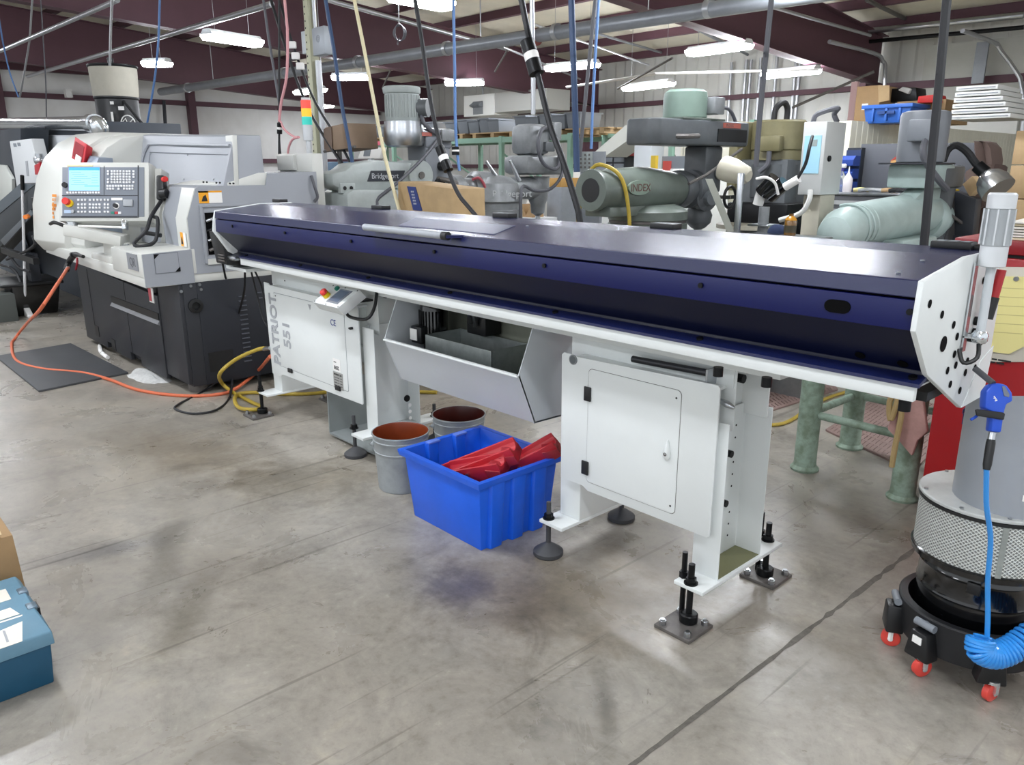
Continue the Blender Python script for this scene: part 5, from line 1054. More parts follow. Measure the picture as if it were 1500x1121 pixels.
# ---- left grey mill with chrome pulley housing
gx = -5.8
gm = thing('knee_mill', 'pale grey knee mill with a tall ribbed motor, behind left part of the bar feeder', 'mill', (gx, 3.9, 0))
mill_base(gm, gx, 3.86, MILLG, .26, 1.2, True, 4.75)
obj('turret', MB().prism([(3.38, 1.15), (3.38, 1.44), (3.45, 1.47), (4.12, 1.45), (4.12, 1.15)], 'x', gx-.2, gx+.2), MILLG, gm, .02)
obj('turret_cap', MB().box(gx-.19, gx+.19, 3.42, 4.1, 1.36, 1.40), MILLM, gm, .006)
rm = obj('ram', MB().prism([(3.30, 1.50), (3.30, 1.60), (3.42, 1.62), (3.50, 1.67), (3.75, 1.70), (4.05, 1.68), (4.18, 1.66), (4.20, 1.48), (3.6, 1.44), (3.4, 1.46)], 'x', gx-.13, gx+.13), MILLG, gm, .03)
np_ = obj('name_plate', MB().prism([(3.62, 1.53), (3.66, 1.615), (4.0, 1.615), (3.96, 1.53)], 'x', gx+.13, gx+.136), DGREY, rm)
text('plate_lettering', 'Bridgeport', .062, (gx+.1365, 3.66, 1.552), Y, Z, mat('plate_silver', '#c9ccd0', .3, .5), np_)
obj('ram_knuckle', MB().cyl((gx-.14, 4.16, 1.575), (gx+.15, 4.16, 1.575), .125, n=32), MILLG, gm); obj('knuckle_bolt', MB().cyl((gx+.15, 4.16, 1.575), (gx+.16, 4.16, 1.575), .03), DSTEEL, gm)
hy = 4.34
obj('quill_head', MB().loft([[(gx-.11, hy-.09, 1.3), (gx+.11, hy-.09, 1.3), (gx+.11, hy+.1, 1.3), (gx-.11, hy+.1, 1.3)], [(gx-.13, hy-.11, 1.5), (gx+.13, hy-.11, 1.5), (gx+.13, hy+.13, 1.5), (gx-.13, hy+.13, 1.5)], [(gx-.14, hy-.12, 1.86), (gx+.14, hy-.12, 1.86), (gx+.14, hy+.16, 1.86), (gx-.14, hy+.16, 1.86)]]), MOTORS, gm, .015)
obj('head_gear_box', MB().box(gx-.15, gx+.15, hy-.12, hy+.17, 1.80, 1.92), MOTORS, gm, .02)
obj('pulley_housing', MB().lathe((gx, 4.10, 1.83), Z, [(.10, -.02), (.16, -.01), (.175, .02), (.175, .11), (.168, .16), (.168, .19)], 32), STEEL, gm)
obj('top_housing', MB().box(gx-.15, gx+.15, 4.12, hy+.2, 1.90, 1.97), STEEL, gm, .03); obj('red_cover', MB().box(gx+.08, gx+.16, 4.16, 4.28, 1.90, 1.93), mat('dull_red', '#a05a50', .5), gm)
mo = obj('motor', MB().lathe((gx, 4.09, 2.02), Z, [(.14, 0), (.145, .01), (.145, .22), (.155, .225), (.16, .24), (.16, .27), (.15, .28), (.05, .285)], 32), MILLG, gm)
rb0 = None
for k in range(16):
    a = radians(-110+k*12); p = V((gx+.147*cos(a), 4.09+.147*sin(a), 0))
    if rb0 is None: rb0 = obj('motor_rib', MB().box(p.x-.004, p.x+.004, p.y-.004, p.y+.004, 2.05, 2.23), MILLG, mo); q_ = p
    else: dup_part(rb0, p-q_)
obj('terminal_box', MB().cyl((gx+.08, 4.18, 2.13), (gx+.17, 4.24, 2.13), .075, n=20), MILLD, mo); obj('motor_cable', MB().tube([(gx+.14, 4.18, 2.07), (gx+.16, 4.2, 2.0), (gx+.17, 4.30, 1.93), (gx+.17, 4.36, 1.94)], .018, 8), CORDG, mo)
obj('switch_box', MB().box(gx+.12, gx+.2, hy+.02, hy+.16, 1.86, 1.96), MILLM, gm, .01); obj('feed_knob', MB().cyl((gx+.13, hy+.04, 1.65), (gx+.2, hy+.06, 1.65), .04), BLACK, gm); obj('quill_handle', MB().tube([(gx+.1, hy, 1.55), (gx+.2, hy+.06, 1.53), (gx+.22, hy+.16, 1.5)], .02, 8), DSTEEL, gm)
obj('round_housing', MB().cyl((gx+.05, hy+.02, 1.5), (gx+.16, hy+.02, 1.5), .05), BLACK, gm)
obj('draw_rod', MB().tube([(gx+.17, 4.36, 1.9), (gx+.2, 4.15, 1.72), (gx+.24, 3.85, 1.52), (gx+.2, 3.68, 1.40), (gx+.2, 3.66, 1.34)], .014, 8), CORDG, gm)
obj('socket_box', MB().box(gx+.1, gx+.14, 3.36, 3.50, 1.44, 1.52), MILLG, gm, .006); spots('socket', BLACK, gm, [(gx+.141, 3.40, 1.48), (gx+.141, 3.46, 1.48)], X, .016, .002)
# plywood crate and dark lid behind, brown tilted box, blue machine
cw_ = thing('plywood_crate', 'plywood crate with a blue printed strip between the two grey mills', 'crate', (-5, 3.7, 0))
q = [P(*p, y=3.6) for p in ((577, 308), (590, 266), (640, 276), (668, 310))]
x0_, x1_ = P(580, 300, y=3.6).x, P(668, 300, y=3.6).x
obj('crate_body', MB().prism([(x0_-.05, 0), (x1_, 0), (x1_-.03, q[2].z), (x0_+.04, q[1].z)], 'y', 3.6, 3.9), PLY, cw_, .004)
st_ = obj('printed_strip', MB().prism([(P(a, b, y=3.6).x, P(a, b, y=3.6).z) for a, b in ((597, 273), (609, 274), (619, 309), (606, 308))], 'y', 3.594, 3.6), mat('strip_navy', '#25356f', .5), cw_)
marks('strip_print', P(602, 282, y=3.5935), X, Z, [(-.022*k, [(.007*k, .018), (.007*k+.023, .014)]) for k in range(5)], .012, LETTER, st_)
tb2 = thing('brown_box', 'tilted brown wooden box hanging left of the pale grey mill', 'box', P(490, 200, y=3.7))
fq = [P(*p, y=3.7) for p in ((476, 187), (507, 180), (511, 217), (478, 222))]
obj('box_body', MB().loft([[tuple(p+V((0, dy, 0))) for p in fq] for dy in (0, .3)]), mat('box_brown', '#8a7561', .7, mott=.1), tb2, .004)
obj('box_side', MB().loft([[tuple(P(*p, y=3.69)+V((0, dy, 0))) for p in ((474, 189), (485, 185), (487, 221), (475, 219))] for dy in (0, .004)]), mat('box_dark', '#6d5c50', .7), tb2)
obj('box_shelf', MB().cyl(P(475, 222, y=3.72), P(520, 215, y=3.72), .012).cyl(P(497, 218, y=3.75), V((P(497, 218, y=3.75).x, 3.75, 0)), .02), DSTEEL, tb2)
bm_ = thing('blue_machine', 'steel blue machine cabinet just right of the perforated post', 'machine', (-7.3, 4.6, 0))
xa, xb = P(478, 300, y=4.6).x, P(515, 300, y=4.6).x
obj('cabinet', MB().box(xa, xb, 4.6, 5.2, 0, P(490, 237, y=4.6).z), mat('machine_blue', '#5f7f9c', .45, mott=.12), bm_, .01); obj('data_plate', MB().box(xa+.03, xa+.25, 4.59, 4.6, 1.42, 1.55), mat('plate_grey2', '#8d9aa5', .4), bm_)
# ---- second grey mill
sx2 = -6.3
k2 = 1.09
sm = thing('knee_mill', 'worn grey knee mill with a round ram and a cable looped on its head', 'mill', (sx2, 5.6, 0))
def s2(px, py): return P(px, py, x=sx2)
r0, r1 = s2(660, 282), s2(705, 280)
cy = s2(752, 300).y-.32
mill_base(sm, sx2, cy-.05, MILLM, .28, 1.12, True, s2(788, 300).y)
obj('turret', MB().lathe((sx2, cy, 1.08), Z, [(.33, 0), (.33, .13), (.30, .14), (.30, .2), (.33, .22), (.28, .40), (.2, .46), (.1, .48)], 36), MILLM, sm)
obj('turret_lettering_band', MB().lathe((sx2, cy, 1.30), Z, [(.318, 0), (.318, .012)], 36), MILLM, sm)
text('cast_lettering', 'Bridgeport', .10, (sx2+.245, cy-.20, 1.345), (.35, .93, 0), Z, mat('cast_light', '#b2b5b6', .5), sm)
obj('ram', MB().cyl((sx2, r0.y+.05, 1.44), (sx2, cy+.1, 1.44), .095, n=28), MILLM, sm)
obj('ram_end', MB().lathe((sx2, r0.y-.02, 1.44), Y, [(.03, .0), (.10, .0), (.125, .03), (.125, .13), (.10, .16)], 28), MILLM, sm); obj('ram_bore', MB().cyl((sx2, r0.y-.024, 1.44), (sx2, r0.y-.015, 1.44), .05), BLACK, sm)
obj('ram_collar', MB().lathe((sx2, cy-.28, 1.44), Y, [(.12, 0), (.16, .05), (.16, .2), (.14, .3)], 28), MILLM, sm)
for q in ((707, 236, 720, 262), (742, 235, 752, 265)): obj('clamp_lever', MB().cyl(s2(q[0], q[1])+X*.05, s2(q[2], q[3])+X*.1, .016, .024), STEEL, sm)
hy = s2(788, 260).y; hc = s2(786, 215)
obj('head_knuckle', MB().cyl((sx2, cy+.2, 1.42), (sx2, hy-.05, 1.42), .12, n=24), MILLM, sm)
obj('spindle_head', MB().lathe((sx2, hy, 1.12), Z, [(.03, 0), (.075, .03), (.085, .12), (.11, .18), (.12, .30), (.13, .42)], 26), MILLM, sm)
obj('chuck', MB().lathe((sx2, hy, 1.0), Z, [(.005, -.03), (.012, 0), (.035, .03), (.03, .1), (.02, .13)], 18), STEEL, sm)
obj('gear_housing', MB().box(sx2-.2, sx2+.2, hy-.35, hy+.26, 1.56, 1.76), MILLM, sm, .06)
obj('motor', MB().box(sx2-.16, sx2+.16, hy-.28, hy+.05, 1.76, 2.08), MILLM, sm, .07)
obj('motor_switch', MB().box(sx2+.1, sx2+.22, hy+.02, hy+.14, 1.92, 2.10), MILLM, sm, .012); obj('junction_box', MB().box(sx2+.14, sx2+.2, hy-.08, hy+.06, 1.80, 1.90), MILLD, sm, .01)
obj('head_cable', MB().tube([(sx2+.2, hy+.02, 2.05), (sx2+.24, hy-.18, 2.02), (sx2+.26, hy-.26, 1.86), (sx2+.26, hy-.18, 1.68), (sx2+.26, hy, 1.62), (sx2+.24, hy+.09, 1.70), (sx2+.2, hy+.1, 1.9)], .022, 8), CORDG, sm)
obj('power_cable', MB().tube([(sx2+.2, hy+.1, 1.9), (sx2+.24, hy+.14, 1.6), (sx2+.26, hy-.05, 1.42), (sx2+.26, hy-.3, 1.40), (sx2+.3, hy-.5, 1.45), (sx2+.36, hy-.6, 1.36), (sx2+.36, hy-.6, 1.05)], .018, 8), CORDG, sm)
single('red_mill_hose', MB().tube([(sx2+.08, r0.y+.22, 1.52), (sx2+.15, r0.y+.26, 1.53), (sx2+.17, r0.y+.33, 1.40), (sx2+.15, r0.y+.35, 1.2), (sx2+.12, r0.y+.3, 1.05)], .014, 8), mat('red_hose', '#b0525c', .5), 'red hose looped over the round ram of the worn grey mill', 'hose')
# ---- pale green mill at right
lx = -2.2
lm = thing('knee_mill', 'pale green knee mill with a tall slate grey drum motor', 'mill', (lx, 5.4, 0))
def s3(px, py): return P(px, py, x=lx)
obj('turret', MB().lathe((lx, 5.1, 1.1), Z, [(.3, 0), (.3, .12), (.27, .16)], 32), MILLL, lm)
obj('ram', MB().loft([[(lx+.155*cos(a)*s, y, zc+.15*sin(a)*s) for a in [2*pi*k/24 for k in range(24)]] for y, s, zc in ((4.50, .35, 1.41), (4.53, .7, 1.43), (4.62, .88, 1.45), (4.8, .95, 1.47), (5.4, .98, 1.49), (5.72, .98, 1.5), (5.95, .88, 1.5), (6.05, .8, 1.5))]), MILLL, lm)
gr0 = None
for k in range(3):
    g_ = obj('ram_rib', MB().tube([V((lx+.146*cos(a)*1.0, 4.70+.06*k, 1.462+.142*sin(a))) for a in [radians(-30+12*j) for j in range(13)]], .010, 6, 1), MILLL, lm)
obj('ram_slide', MB().box(lx+.08, lx+.22, 5.05, 5.62, 1.30, 1.37), MILLL, lm, .015); obj('slide_rod', MB().cyl((lx+.18, 4.7, 1.31), (lx+.18, 5.1, 1.32), .03), MILLG, lm); obj('side_motor', MB().cyl((lx+.2, 5.15, 1.2), (lx+.2, 5.55, 1.24), .07), MILLL, lm)
obj('ram_cap', MB().lathe((lx+.2, 5.55, 1.24), Y, [(.075, 0), (.08, .01), (.08, .05), (.05, .06)], 20), STEEL, lm)
obj('base_pipe', MB().cyl((lx+.3, 4.9, 1.12), (lx+.26, 5.7, 1.27), .022), MILLG, lm)
obj('head_neck', MB().lathe((lx, 5.9, 1.46), Y, [(.14, 0), (.16, .03), (.16, .12), (.13, .14), (.12, .3)], 24), MILLL, lm)
obj('neck_rib', MB().prism([(5.35, 1.56), (5.7, 1.70), (5.95, 1.70), (5.95, 1.5)], 'x', lx-.05, lx+.09), MILLL, lm, .02)
hd3 = s3(1352, 200); hy = 5.72
obj('head_housing', MB().prism([(lx-.14, 5.54), (lx+.13, 5.54), (lx+.16, 5.60), (lx+.16, 5.95), (lx-.14, 5.95)], 'z', 1.685, 1.845), MILLL, lm, .02)
obj('dark_housing', MB().prism([(lx+.165, 5.76), (lx+.165, 6.15), (lx+.1, 6.22), (lx-.12, 6.22), (lx-.14, 5.9)], 'z', 1.68, 1.835), MILLD, lm, .03)
obj('spindle_head', MB().lathe((lx, 6.12, 1.2), Z, [(.04, 0), (.08, .05), (.1, .2), (.12, .48)], 24), MILLD, lm)
mo = obj('motor', MB().lathe((lx, 5.72, 1.85), Z, [(.135, 0), (.15, .01), (.154, .05), (.158, .31), (.15, .335), (.12, .345), (.02, .35)], 36), MOTORS, lm)
obj('terminal_box', MB().box(lx-.02, lx+.13, 5.48, 5.64, 1.99, 2.13), MOTORS, mo, .012)
obj('motor_cable', MB().tube([(lx+.1, 5.50, 2.0), (lx+.11, 5.45, 1.94), (lx+.13, 5.47, 1.86), (lx+.2, 5.55, 1.74), (lx+.22, 5.66, 1.68)], .022, 8), CORDG, mo)
obj('motor_plate', MB().box(lx-.17, lx+.17, 5.45, 5.9, 1.843, 1.853), DGREY, mo)
obj('rear_knob', MB().lathe((lx-.1, 4.5, 1.27), (.3, -.7, .3), [(.02, 0), (.06, .01), (.06, .04), (.02, .05)], 16), OXIDE, lm)
obj('side_levers', MB().tube([(lx+.1, 6.1, 1.5), (lx+.16, 6.25, 1.42), (lx+.16, 6.3, 1.38)], .012, 8), DSTEEL, lm)
single('oil_tray', MB().box(lx-.2, lx+.55, 5.75, 6.05, 1.14, 1.17), mat('tray_tan', '#a5743f', .6), 'tan wooden tray beneath the pale green mill head', 'tray') if False else None
for o_ in list(lm.children_recursive): o_.data.transform(Matrix.Scale(1.2, 4))
lx = -2.64; lm.location = V((lx, 6.696, -.552)); mill_base(lm, lx, 6.62, MILLL, .26, .78, True, 7.4)
obj('lamp_arm', MB().tube([P(1381, 236, y=7.25), P(1388, 220, y=7.27), P(1401, 213, y=7.3), P(1416, 222, y=7.33), P(1428, 238, y=7.35), P(1437, 248, y=7.35)], .031, 10), RUB, lm)
l0_, l1_ = P(1436, 247, y=7.35), P(1466, 274, y=7.35); ld = l1_-l0_
obj('lamp_socket', MB().cyl(l0_-ld*.15, l0_+ld*.25, .052), OXIDE, lm); obj('lamp_shade', MB().lathe(l0_+ld*.2, ld+V((.02, -.06, -.05)), [(.036, 0), (.06, .024), (.10, .06), (.126, .12), (.132, .2), (.126, .2)], 28), SILV, lm)
# ---- olive mill, work lamp, control cabinet
ox, oy = -3.73, 6.7
oz = lambda z: 1.65+(z-1.65)*1.09
om = thing('milling_machine', 'olive drab machine with a big drum motor next to the tall grey control cabinet', 'mill', (ox, oy, 0))
obj('column', MB().box(ox-.27, ox+.22, oy-.2, oy+.5, 0, oz(1.7)), MILLD, om, .02)
obj('motor', MB().lathe((ox, oy, oz(1.66)), Z, [(.14, 0), (.185, .03), (.223, .038), (.223, .11), (.218, .12), (.231, .13), (.231, .36), (.218, .375), (.05, .38)], 36), OLIVE, om)
obj('terminal_box', MB().box(ox-.02, ox+.17, oy-.28, oy-.2, oz(1.76), oz(1.88)), OLIVE, om, .015)
obj('side_panel', MB().box(ox-.33, ox-.24, oy-.27, oy+.1, oz(1.45), oz(2.0)), OLIVE, om, .01)
obj('dark_drum', MB().cyl((ox+.02, oy-.05, oz(1.40)), (ox+.02, oy-.05, oz(1.66)), .21, n=28), MILLD, om)
obj('lifting_eye', MB().tube([V((ox+.22, oy+.24, oz(1.84)))+V((0, cos(2*pi*k/12), sin(2*pi*k/12)))*.033 for k in range(13)], .009, 6, 1), STEEL, om)
obj('hose_loop', MB().tube([(ox-.05, oy-.02, oz(2.0)), (ox-.05, oy, oz(2.1)), (ox-.03, oy+.09, oz(2.15)), (ox-.02, oy+.15, oz(2.1)), (ox-.02, oy+.15, oz(2.0))], .026, 8), RUB, om)
obj('cable', MB().tube([(ox+.08, oy-.28, oz(1.76)), (ox+.08, oy-.29, oz(1.66)), (ox+.02, oy-.32, oz(1.60))], .022, 8), CORDG, om)
obj('spindle_block', MB().box(ox-.24, ox+.35, oy-.38, oy+.1, oz(1.1), oz(1.36)), OXIDE, om, .02)
obj('round_table', MB().cyl((ox+.1, oy-.45, oz(1.17)), (ox+.1, oy-.45, oz(1.20)), .33, n=36), BEIGE, om); obj('table_stem', MB().cyl((ox+.1, oy-.45, 0), (ox+.1, oy-.45, oz(1.17)), .12), MILLD, om)
wl = thing('machine_lamp', 'beige cone lamp on a flat steel bracket left of the olive motor', 'lamp', P(1083, 330, y=5.2))
d = (P(1108, 262, y=5.2)-P(1060, 246, y=5.2)).normalized()
obj('lamp_shade', MB().lathe(P(1060, 246, y=5.2), d, [(.085, 0), (.09, .0), (.09, .08), (.065, .20), (.04, .225)], 28), BEIGE, wl)
a_, c_ = P(1086, 258, y=5.12), P(1084, 340, y=5.12)
obj('bracket', MB().box(a_.x-.02, a_.x+.02, 5.10, 5.13, c_.z-.15, a_.z+.02), STEEL, wl, .004); obj('bracket_foot', MB().box(a_.x-.02, a_.x+.3, 5.0, 5.18, 1.12, 1.16), STEEL, wl, .004)
obj('lamp_cable', MB().tube([P(1108, 262, y=5.2), P(1122, 260, y=5.2), P(1135, 268, y=5.25), P(1140, 285, y=5.3)], .010, 8), LABELW, wl)
obj('stand_leg', MB().box(a_.x-.05, a_.x+.3, 5.02, 5.17, 0, 1.12), MILLM, wl, .01)
tl_ = thing('twin_tube_lamp', 'black twin-barrel inspection head on a white neck in front of the olive mill', 'lamp', P(1120, 300, y=5.6))
for q in (((1116, 283), (1136, 261)), ((1126, 287), (1150, 268))): obj('barrel', MB().cyl(P(*q[0], y=5.62), P(*q[1], y=5.62), .06, .055), BLACKG, tl_)
obj('neck', MB().cyl(P(1110, 300, y=5.62), P(1116, 280, y=5.62), .04), LABELW, tl_); obj('plug', MB().cyl(P(1150, 274, y=5.5), P(1170, 262, y=5.5), .03), LABELW, tl_)
obj('cord', MB().tube([P(1168, 262, y=5.5), P(1180, 240, y=5.5), P(1186, 215, y=5.5), P(1190, 200, y=5.62)], .012, 8), CORD, tl_)
obj('base', MB().box(P(1105, 300, y=5.6).x, P(1135, 300, y=5.6).x, 5.52, 5.7, 1.2, 1.215), STEEL, tl_, .004); obj('base_post', MB().cyl(P(1120, 303, y=5.6), V((P(1120, 303, y=5.6).x, 5.6, .0)), .04), MILLM, tl_)
ec = thing('control_cabinet', 'tall light grey electrical cabinet with pale blue film on its side window', 'cabinet', (-3.0, 6.1, 0))
c0_, c1_ = P(1175, 182, x=-2.98), P(1211, 182, x=-2.98); ex0 = -2.98
ecx = P(1243, 182, y=c1_.y).x
obj('cabinet_body', MB().box(-3.05, ecx, 5.82, 6.12, 1.36, 1.96), mat('cabinet_grey', '#b9bcbb', .4, mott=.04), ec, .006) if False else None
yq = 5.9
fa = [P(*q, y=yq) for q in ((1178, 179), (1212, 179), (1203, 285), (1165, 285))]
ex0, ex1 = fa[0].x, fa[1].x
ez0, ez1 = fa[3].z, fa[0].z
obj('cabinet_body', MB().box(ex0, ex1, yq, yq+.32, ez0, ez1), mat('cabinet_grey', '#bbbdbb', .4, mott=.04), ec, .006)
obj('blue_film', MB().box(ex0+.02, ex1-.03, yq-.004, yq, ez0+.16, ez1-.10), SKY_BLUE, ec); obj('window', MB().box(ex0+.06, ex1-.06, yq-.006, yq-.004, ez0+.36, ez1-.13), mat('window_smoke', '#8f9a98', .15), ec)
obj('door_lock', MB().cyl((ex1, yq+.08, (ez0+ez1)/2), (ex1+.012, yq+.08, (ez0+ez1)/2), .022), OXIDE, ec)
obj('stand', MB().box(ex0+.02, ex1-.02, yq+.06, yq+.3, 0, ez0), BEIGE, ec, .01)
obj('conduit_arc', MB().tube([(ex0+.02, yq+.1, ez1), (ex0+.05, yq+.1, ez1+.06), (ex0+.18, yq+.15, ez1+.1), (ex1-.05, yq+.2, ez1+.06), (ex1-.02, yq+.2, ez1)], .02, 8), CORDG, ec)
obj('cable_gland', MB().tube([(ex0+.12, yq-.03, ez0+.04), (ex0+.12, yq-.04, ez0-.04), (ex0+.06, yq-.04, ez0-.14), (ex0-.1, yq-.06, ez0-.2)], .02, 8), mat('cable_white', '#d7d7d2', .5), ec)
# oil bottle, dark cap, work bench, tool chest, bottles, board
bn_ = thing('work_bench', 'long flat steel bench showing just above the lid of the bar feeder', 'bench', (P(1140, 335, y=5.35).x, 5.3, 0))
obj('bench_plate', MB().box(P(1090, 335, y=5.2).x, P(1200, 335, y=5.2).x, 5.2, 5.42, 1.10, 1.17), STEEL, bn_, .004); obj('bench_stand', MB().box(P(1095, 335, y=5.2).x, P(1197, 335, y=5.2).x, 5.24, 5.40, 0, 1.10), MILLM, bn_, .006)
ob = thing('oil_bottle', 'amber oil bottle standing by a dark cap on the steel bench plate', 'bottle', (P(1158, 330, y=5.3).x, 5.3, 1.17))
cx = P(1158, 330, y=5.3).x
obj('bottle', MB().lathe((cx, 5.3, 1.17), Z, [(.04, 0), (.042, .005), (.042, .10), (.03, .12), (.016, .13), (.016, .15)], 20), mat('amber', '#6d4a12', .15, coat=.4), ob); obj('bottle_label', MB().lathe((cx, 5.3, 1.19), Z, [(.0425, 0), (.0425, .05)], 20, caps=False), mat('label_dark', '#3a3420', .5), ob)
obj('neck_fill', MB().lathe((cx, 5.3, 1.275), Z, [(.0425, 0), (.032, .018), (.017, .03)], 20), mat('amber_light', '#b5802c', .2), ob)
cx = P(1140, 325, y=5.38).x; single('dark_hat', MB().ball((cx, 5.38, 1.175), .075, 1, .8, .85).box(cx-.02, cx+.06, 5.30, 5.32, 1.172, 1.178), mat('cap_navy', '#26324f', .9, bump=.2), 'dark blue cap lying on the steel bench plate left of the amber bottle', 'cap')
tc2 = thing('tool_chest', 'low steel tool chest with pale drawer fronts behind the pale green mill', 'tool chest', (-3.2, 7.6, 0))
ty = 8.0; tx0, tx1 = P(1203, 300, y=ty).x, P(1395, 300, y=ty).x; tz = P(1300, 288, y=ty).z
obj('chest_body', MB().box(tx0, tx1, ty, ty+.6, .1, tz), mat('chest_grey', '#5c5d60', .4, .3), tc2, .008); obj('chest_top', MB().box(tx0-.02, tx1+.02, ty-.02, ty+.62, tz, tz+.03), STEEL, tc2, .004); obj('chest_base', MB().box(tx0+.05, tx1-.05, ty+.05, ty+.55, 0, .1), BLACK, tc2)
d0 = None
for k in range(9):
    if d0 is None: d0 = obj('drawer', MB().box(tx0+.05, tx0+.75, ty-.02, ty, tz-.09, tz-.05), mat('drawer_pale', '#c4c6c6', .35, .3), tc2)
    else: dup_part(d0, (0, 0, -.085*k))
BT = tz+.03
for k, (px, py, h, r, m, lab) in enumerate([(1222, 285, .14, .035, CLEAR, 'short clear jar left of the spray bottle on the tool chest'), (1230, 282, .25, .045, CLEAR, 'clear spray bottle with a purple collar on the tool chest'), (1240, 284, .22, .045, mat('bottle_pink_white', '#e3dcdd', .3), 'white squeeze bottle right of the spray bottle')]):
    x = P(px, py, y=ty+.1).x; t = thing('bottle', lab, 'bottle', (x, ty+.1, BT))
    obj('body', MB().lathe((x, ty+.1, BT), Z, [(r*.9, 0), (r, .01), (r, h*.6), (r*.4, h*.8), (r*.3, h*.85)], 18), m, t)
    if k == 1: obj('collar', MB().cyl((x, ty+.1, BT+h*.84), (x, ty+.1, BT+h*.95), r*.5), mat('collar_purple', '#4a3f9c', .4), t); obj('spray_head', MB().box(x-.06, x+.04, ty+.08, ty+.12, BT+h*.95, BT+h*1.12), KEY, t, .012)
    if k == 2: obj('nozzle', MB().cyl((x, ty+.1, BT+h*.84), (x, ty+.1, BT+h*1.15), r*.25, r*.1), KEY, t)
for k, (a_, b_, m, lab) in enumerate([((1250, 281), (1272, 285), mat('glove_yellow', '#d8cc8c', .7), 'pale yellow glove on the tool chest'), ((1258, 276), (1292, 286), STEEL, 'long steel wrench on the tool chest'), ((1302, 279), (1325, 281), OXIDE, 'black hand tool on the tool chest'), ((1292, 275), (1312, 277), CARD, 'brown wooden block on the tool chest')]):
    p, q = P(*a_, y=ty+.2), P(*b_, y=ty+.22); p.z = q.z = BT+.02
    single(['glove', 'wrench', 'hand_tool', 'wood_block'][k], MB().tube([p, (p+q)/2+Z*.008, q], .02, 8), m, lab, 'tool')
db = thing('dark_board', 'dark grey back board with a red and tan sticker behind the pale green mill', 'board', (P(1330, 260, y=ty+.5).x, ty+.5, BT))
bq = [P(*q, y=ty+.45) for q in ((1250, 285), (1262, 211), (1432, 209), (1440, 285))]
obj('board', MB().loft([[tuple(p+V((0, dy, 0))) for p in bq] for dy in (0, .04)]), BOARD, db, .004)
sk = [P(*q, y=ty+.44) for q in ((1303, 247), (1305, 235), (1315, 228), (1326, 230), (1326, 247))]
obj('sticker', MB().loft([[tuple(p+V((0, dy, 0))) for p in sk] for dy in (0, .008)]), mat('sticker_tan', '#c79a5e', .6), db)
sk = [P(*q, y=ty+.435) for q in ((1304, 236), (1315, 227), (1328, 229), (1326, 233), (1315, 232))]
obj('sticker_roof', MB().loft([[tuple(p+V((0, dy, 0))) for p in sk] for dy in (0, .006)]), mat('sticker_red', '#a83a32', .6), db)
sk = [P(*q, y=ty+.435) for q in ((1309, 246), (1310, 239), (1315, 236), (1318, 246))]
obj('sticker_mark', MB().loft([[tuple(p+V((0, dy, 0))) for p in sk] for dy in (0, .006)]), INK, db)
text('sticker_lettering', 'PR', .08, P(1306, 254, y=ty+.43), X, Z, _M['sticker_red'], db)
hd = thing('hooded_jacket', 'brown hooded jacket hung over the right corner of the dark board', 'jacket', P(1445, 260, y=7.5))
def hj(px, py, y): return P(px, py, y=y)
rows = []
for py, xl, xr in ((207, 1427, 1445), (209, 1426, 1455), (218, 1425, 1463), (235, 1428, 1465), (250, 1432, 1463), (256, 1440, 1458)):
    a_, b_ = hj(xl, py, 8.2), hj(xr, py, 8.2); c = (a_+b_)/2; w_ = (b_-a_).length/2
    rows.append([(c.x+w_*cos(t_), 8.25+.13*sin(t_)*(1+.25*sin(5*t_)), c.z) for t_ in [2*pi*k/20 for k in range(20)]])
obj('hood', MB().loft(rows), HOODIE, hd); obj('sleeve', MB().tube([hj(1435, 250, 8.15), hj(1440, 275, 8.1), hj(1450, 300, 8.1)], .12, 10), HOODIE, hd); obj('coat_body', MB().tube([hj(1450, 245, 8.27), hj(1446, 270, 8.25), V((hj(1446, 270, 8.25).x, 8.25, .75))], .14, 12), mat('jacket_dark', '#4a3b36', .9), hd)
for k, (q, m, y, lab) in enumerate([(((1384, 277), (1397, 278), (1396, 290), (1384, 289)), YEL, 7.8, 'yellow plastic case beside the pale green mill head'), (((1398, 280), (1430, 292), (1424, 345), (1398, 345)), DGREY, 7.7, 'dark box full of cables under the silver lamp'), (((1410, 270), (1424, 258), (1436, 272), (1420, 288)), CARDL, 7.75, 'tilted cardboard sleeve next to the silver lamp')]):
    single(['plastic_case', 'cable_box', 'cardboard_sleeve'][k], MB().loft([[tuple(P(*p, y=y)+V((0, dy, 0))) for p in q] for dy in (0, .15)]), m, lab, 'box', None, .004)
single('cable_cart', MB().box(P(1396, 345, y=7.7).x, P(1470, 345, y=7.7).x, 7.7, 7.85, 0, P(1410, 345, y=7.7).z), DGREY, 'dark cart carrying the box of cables behind the red cabinet', 'cart')
# blue drawer rack left of the board
br_ = thing('blue_bin_rack', 'small rack of dark blue parts bins between grey cabinet and dark board', 'rack', P(1246, 255, y=8.3))
x0_, x1_ = P(1237, 250, y=8.35).x, P(1258, 250, y=8.35).x
obj('rack_frame', MB().box(x0_, x1_, 8.35, 8.37, BT-.8, P(1246, 220, y=8.35).z), mat('rack_back', '#2b3a5c', .5), br_)
z1_ = P(1246, 224, y=8.35).z; bn0 = None
for k in range(5):
    z = z1_-.13*(k+1)
    if bn0 is None: bn0 = obj('bin', MB().prism([(8.2, z), (8.35, z), (8.35, z+.10), (8.25, z+.10), (8.2, z+.06)], 'x', x0_, x1_), mat('bin_navy', '#1d3f8f', .4), br_)
    else: dup_part(bn0, (0, 0, -.13*k))
single('rack_stand', MB().box(x0_, x1_, 8.37, 8.45, 0, z1_+.05), DGREY, 'dark stand holding the small rack of blue bins', 'stand')

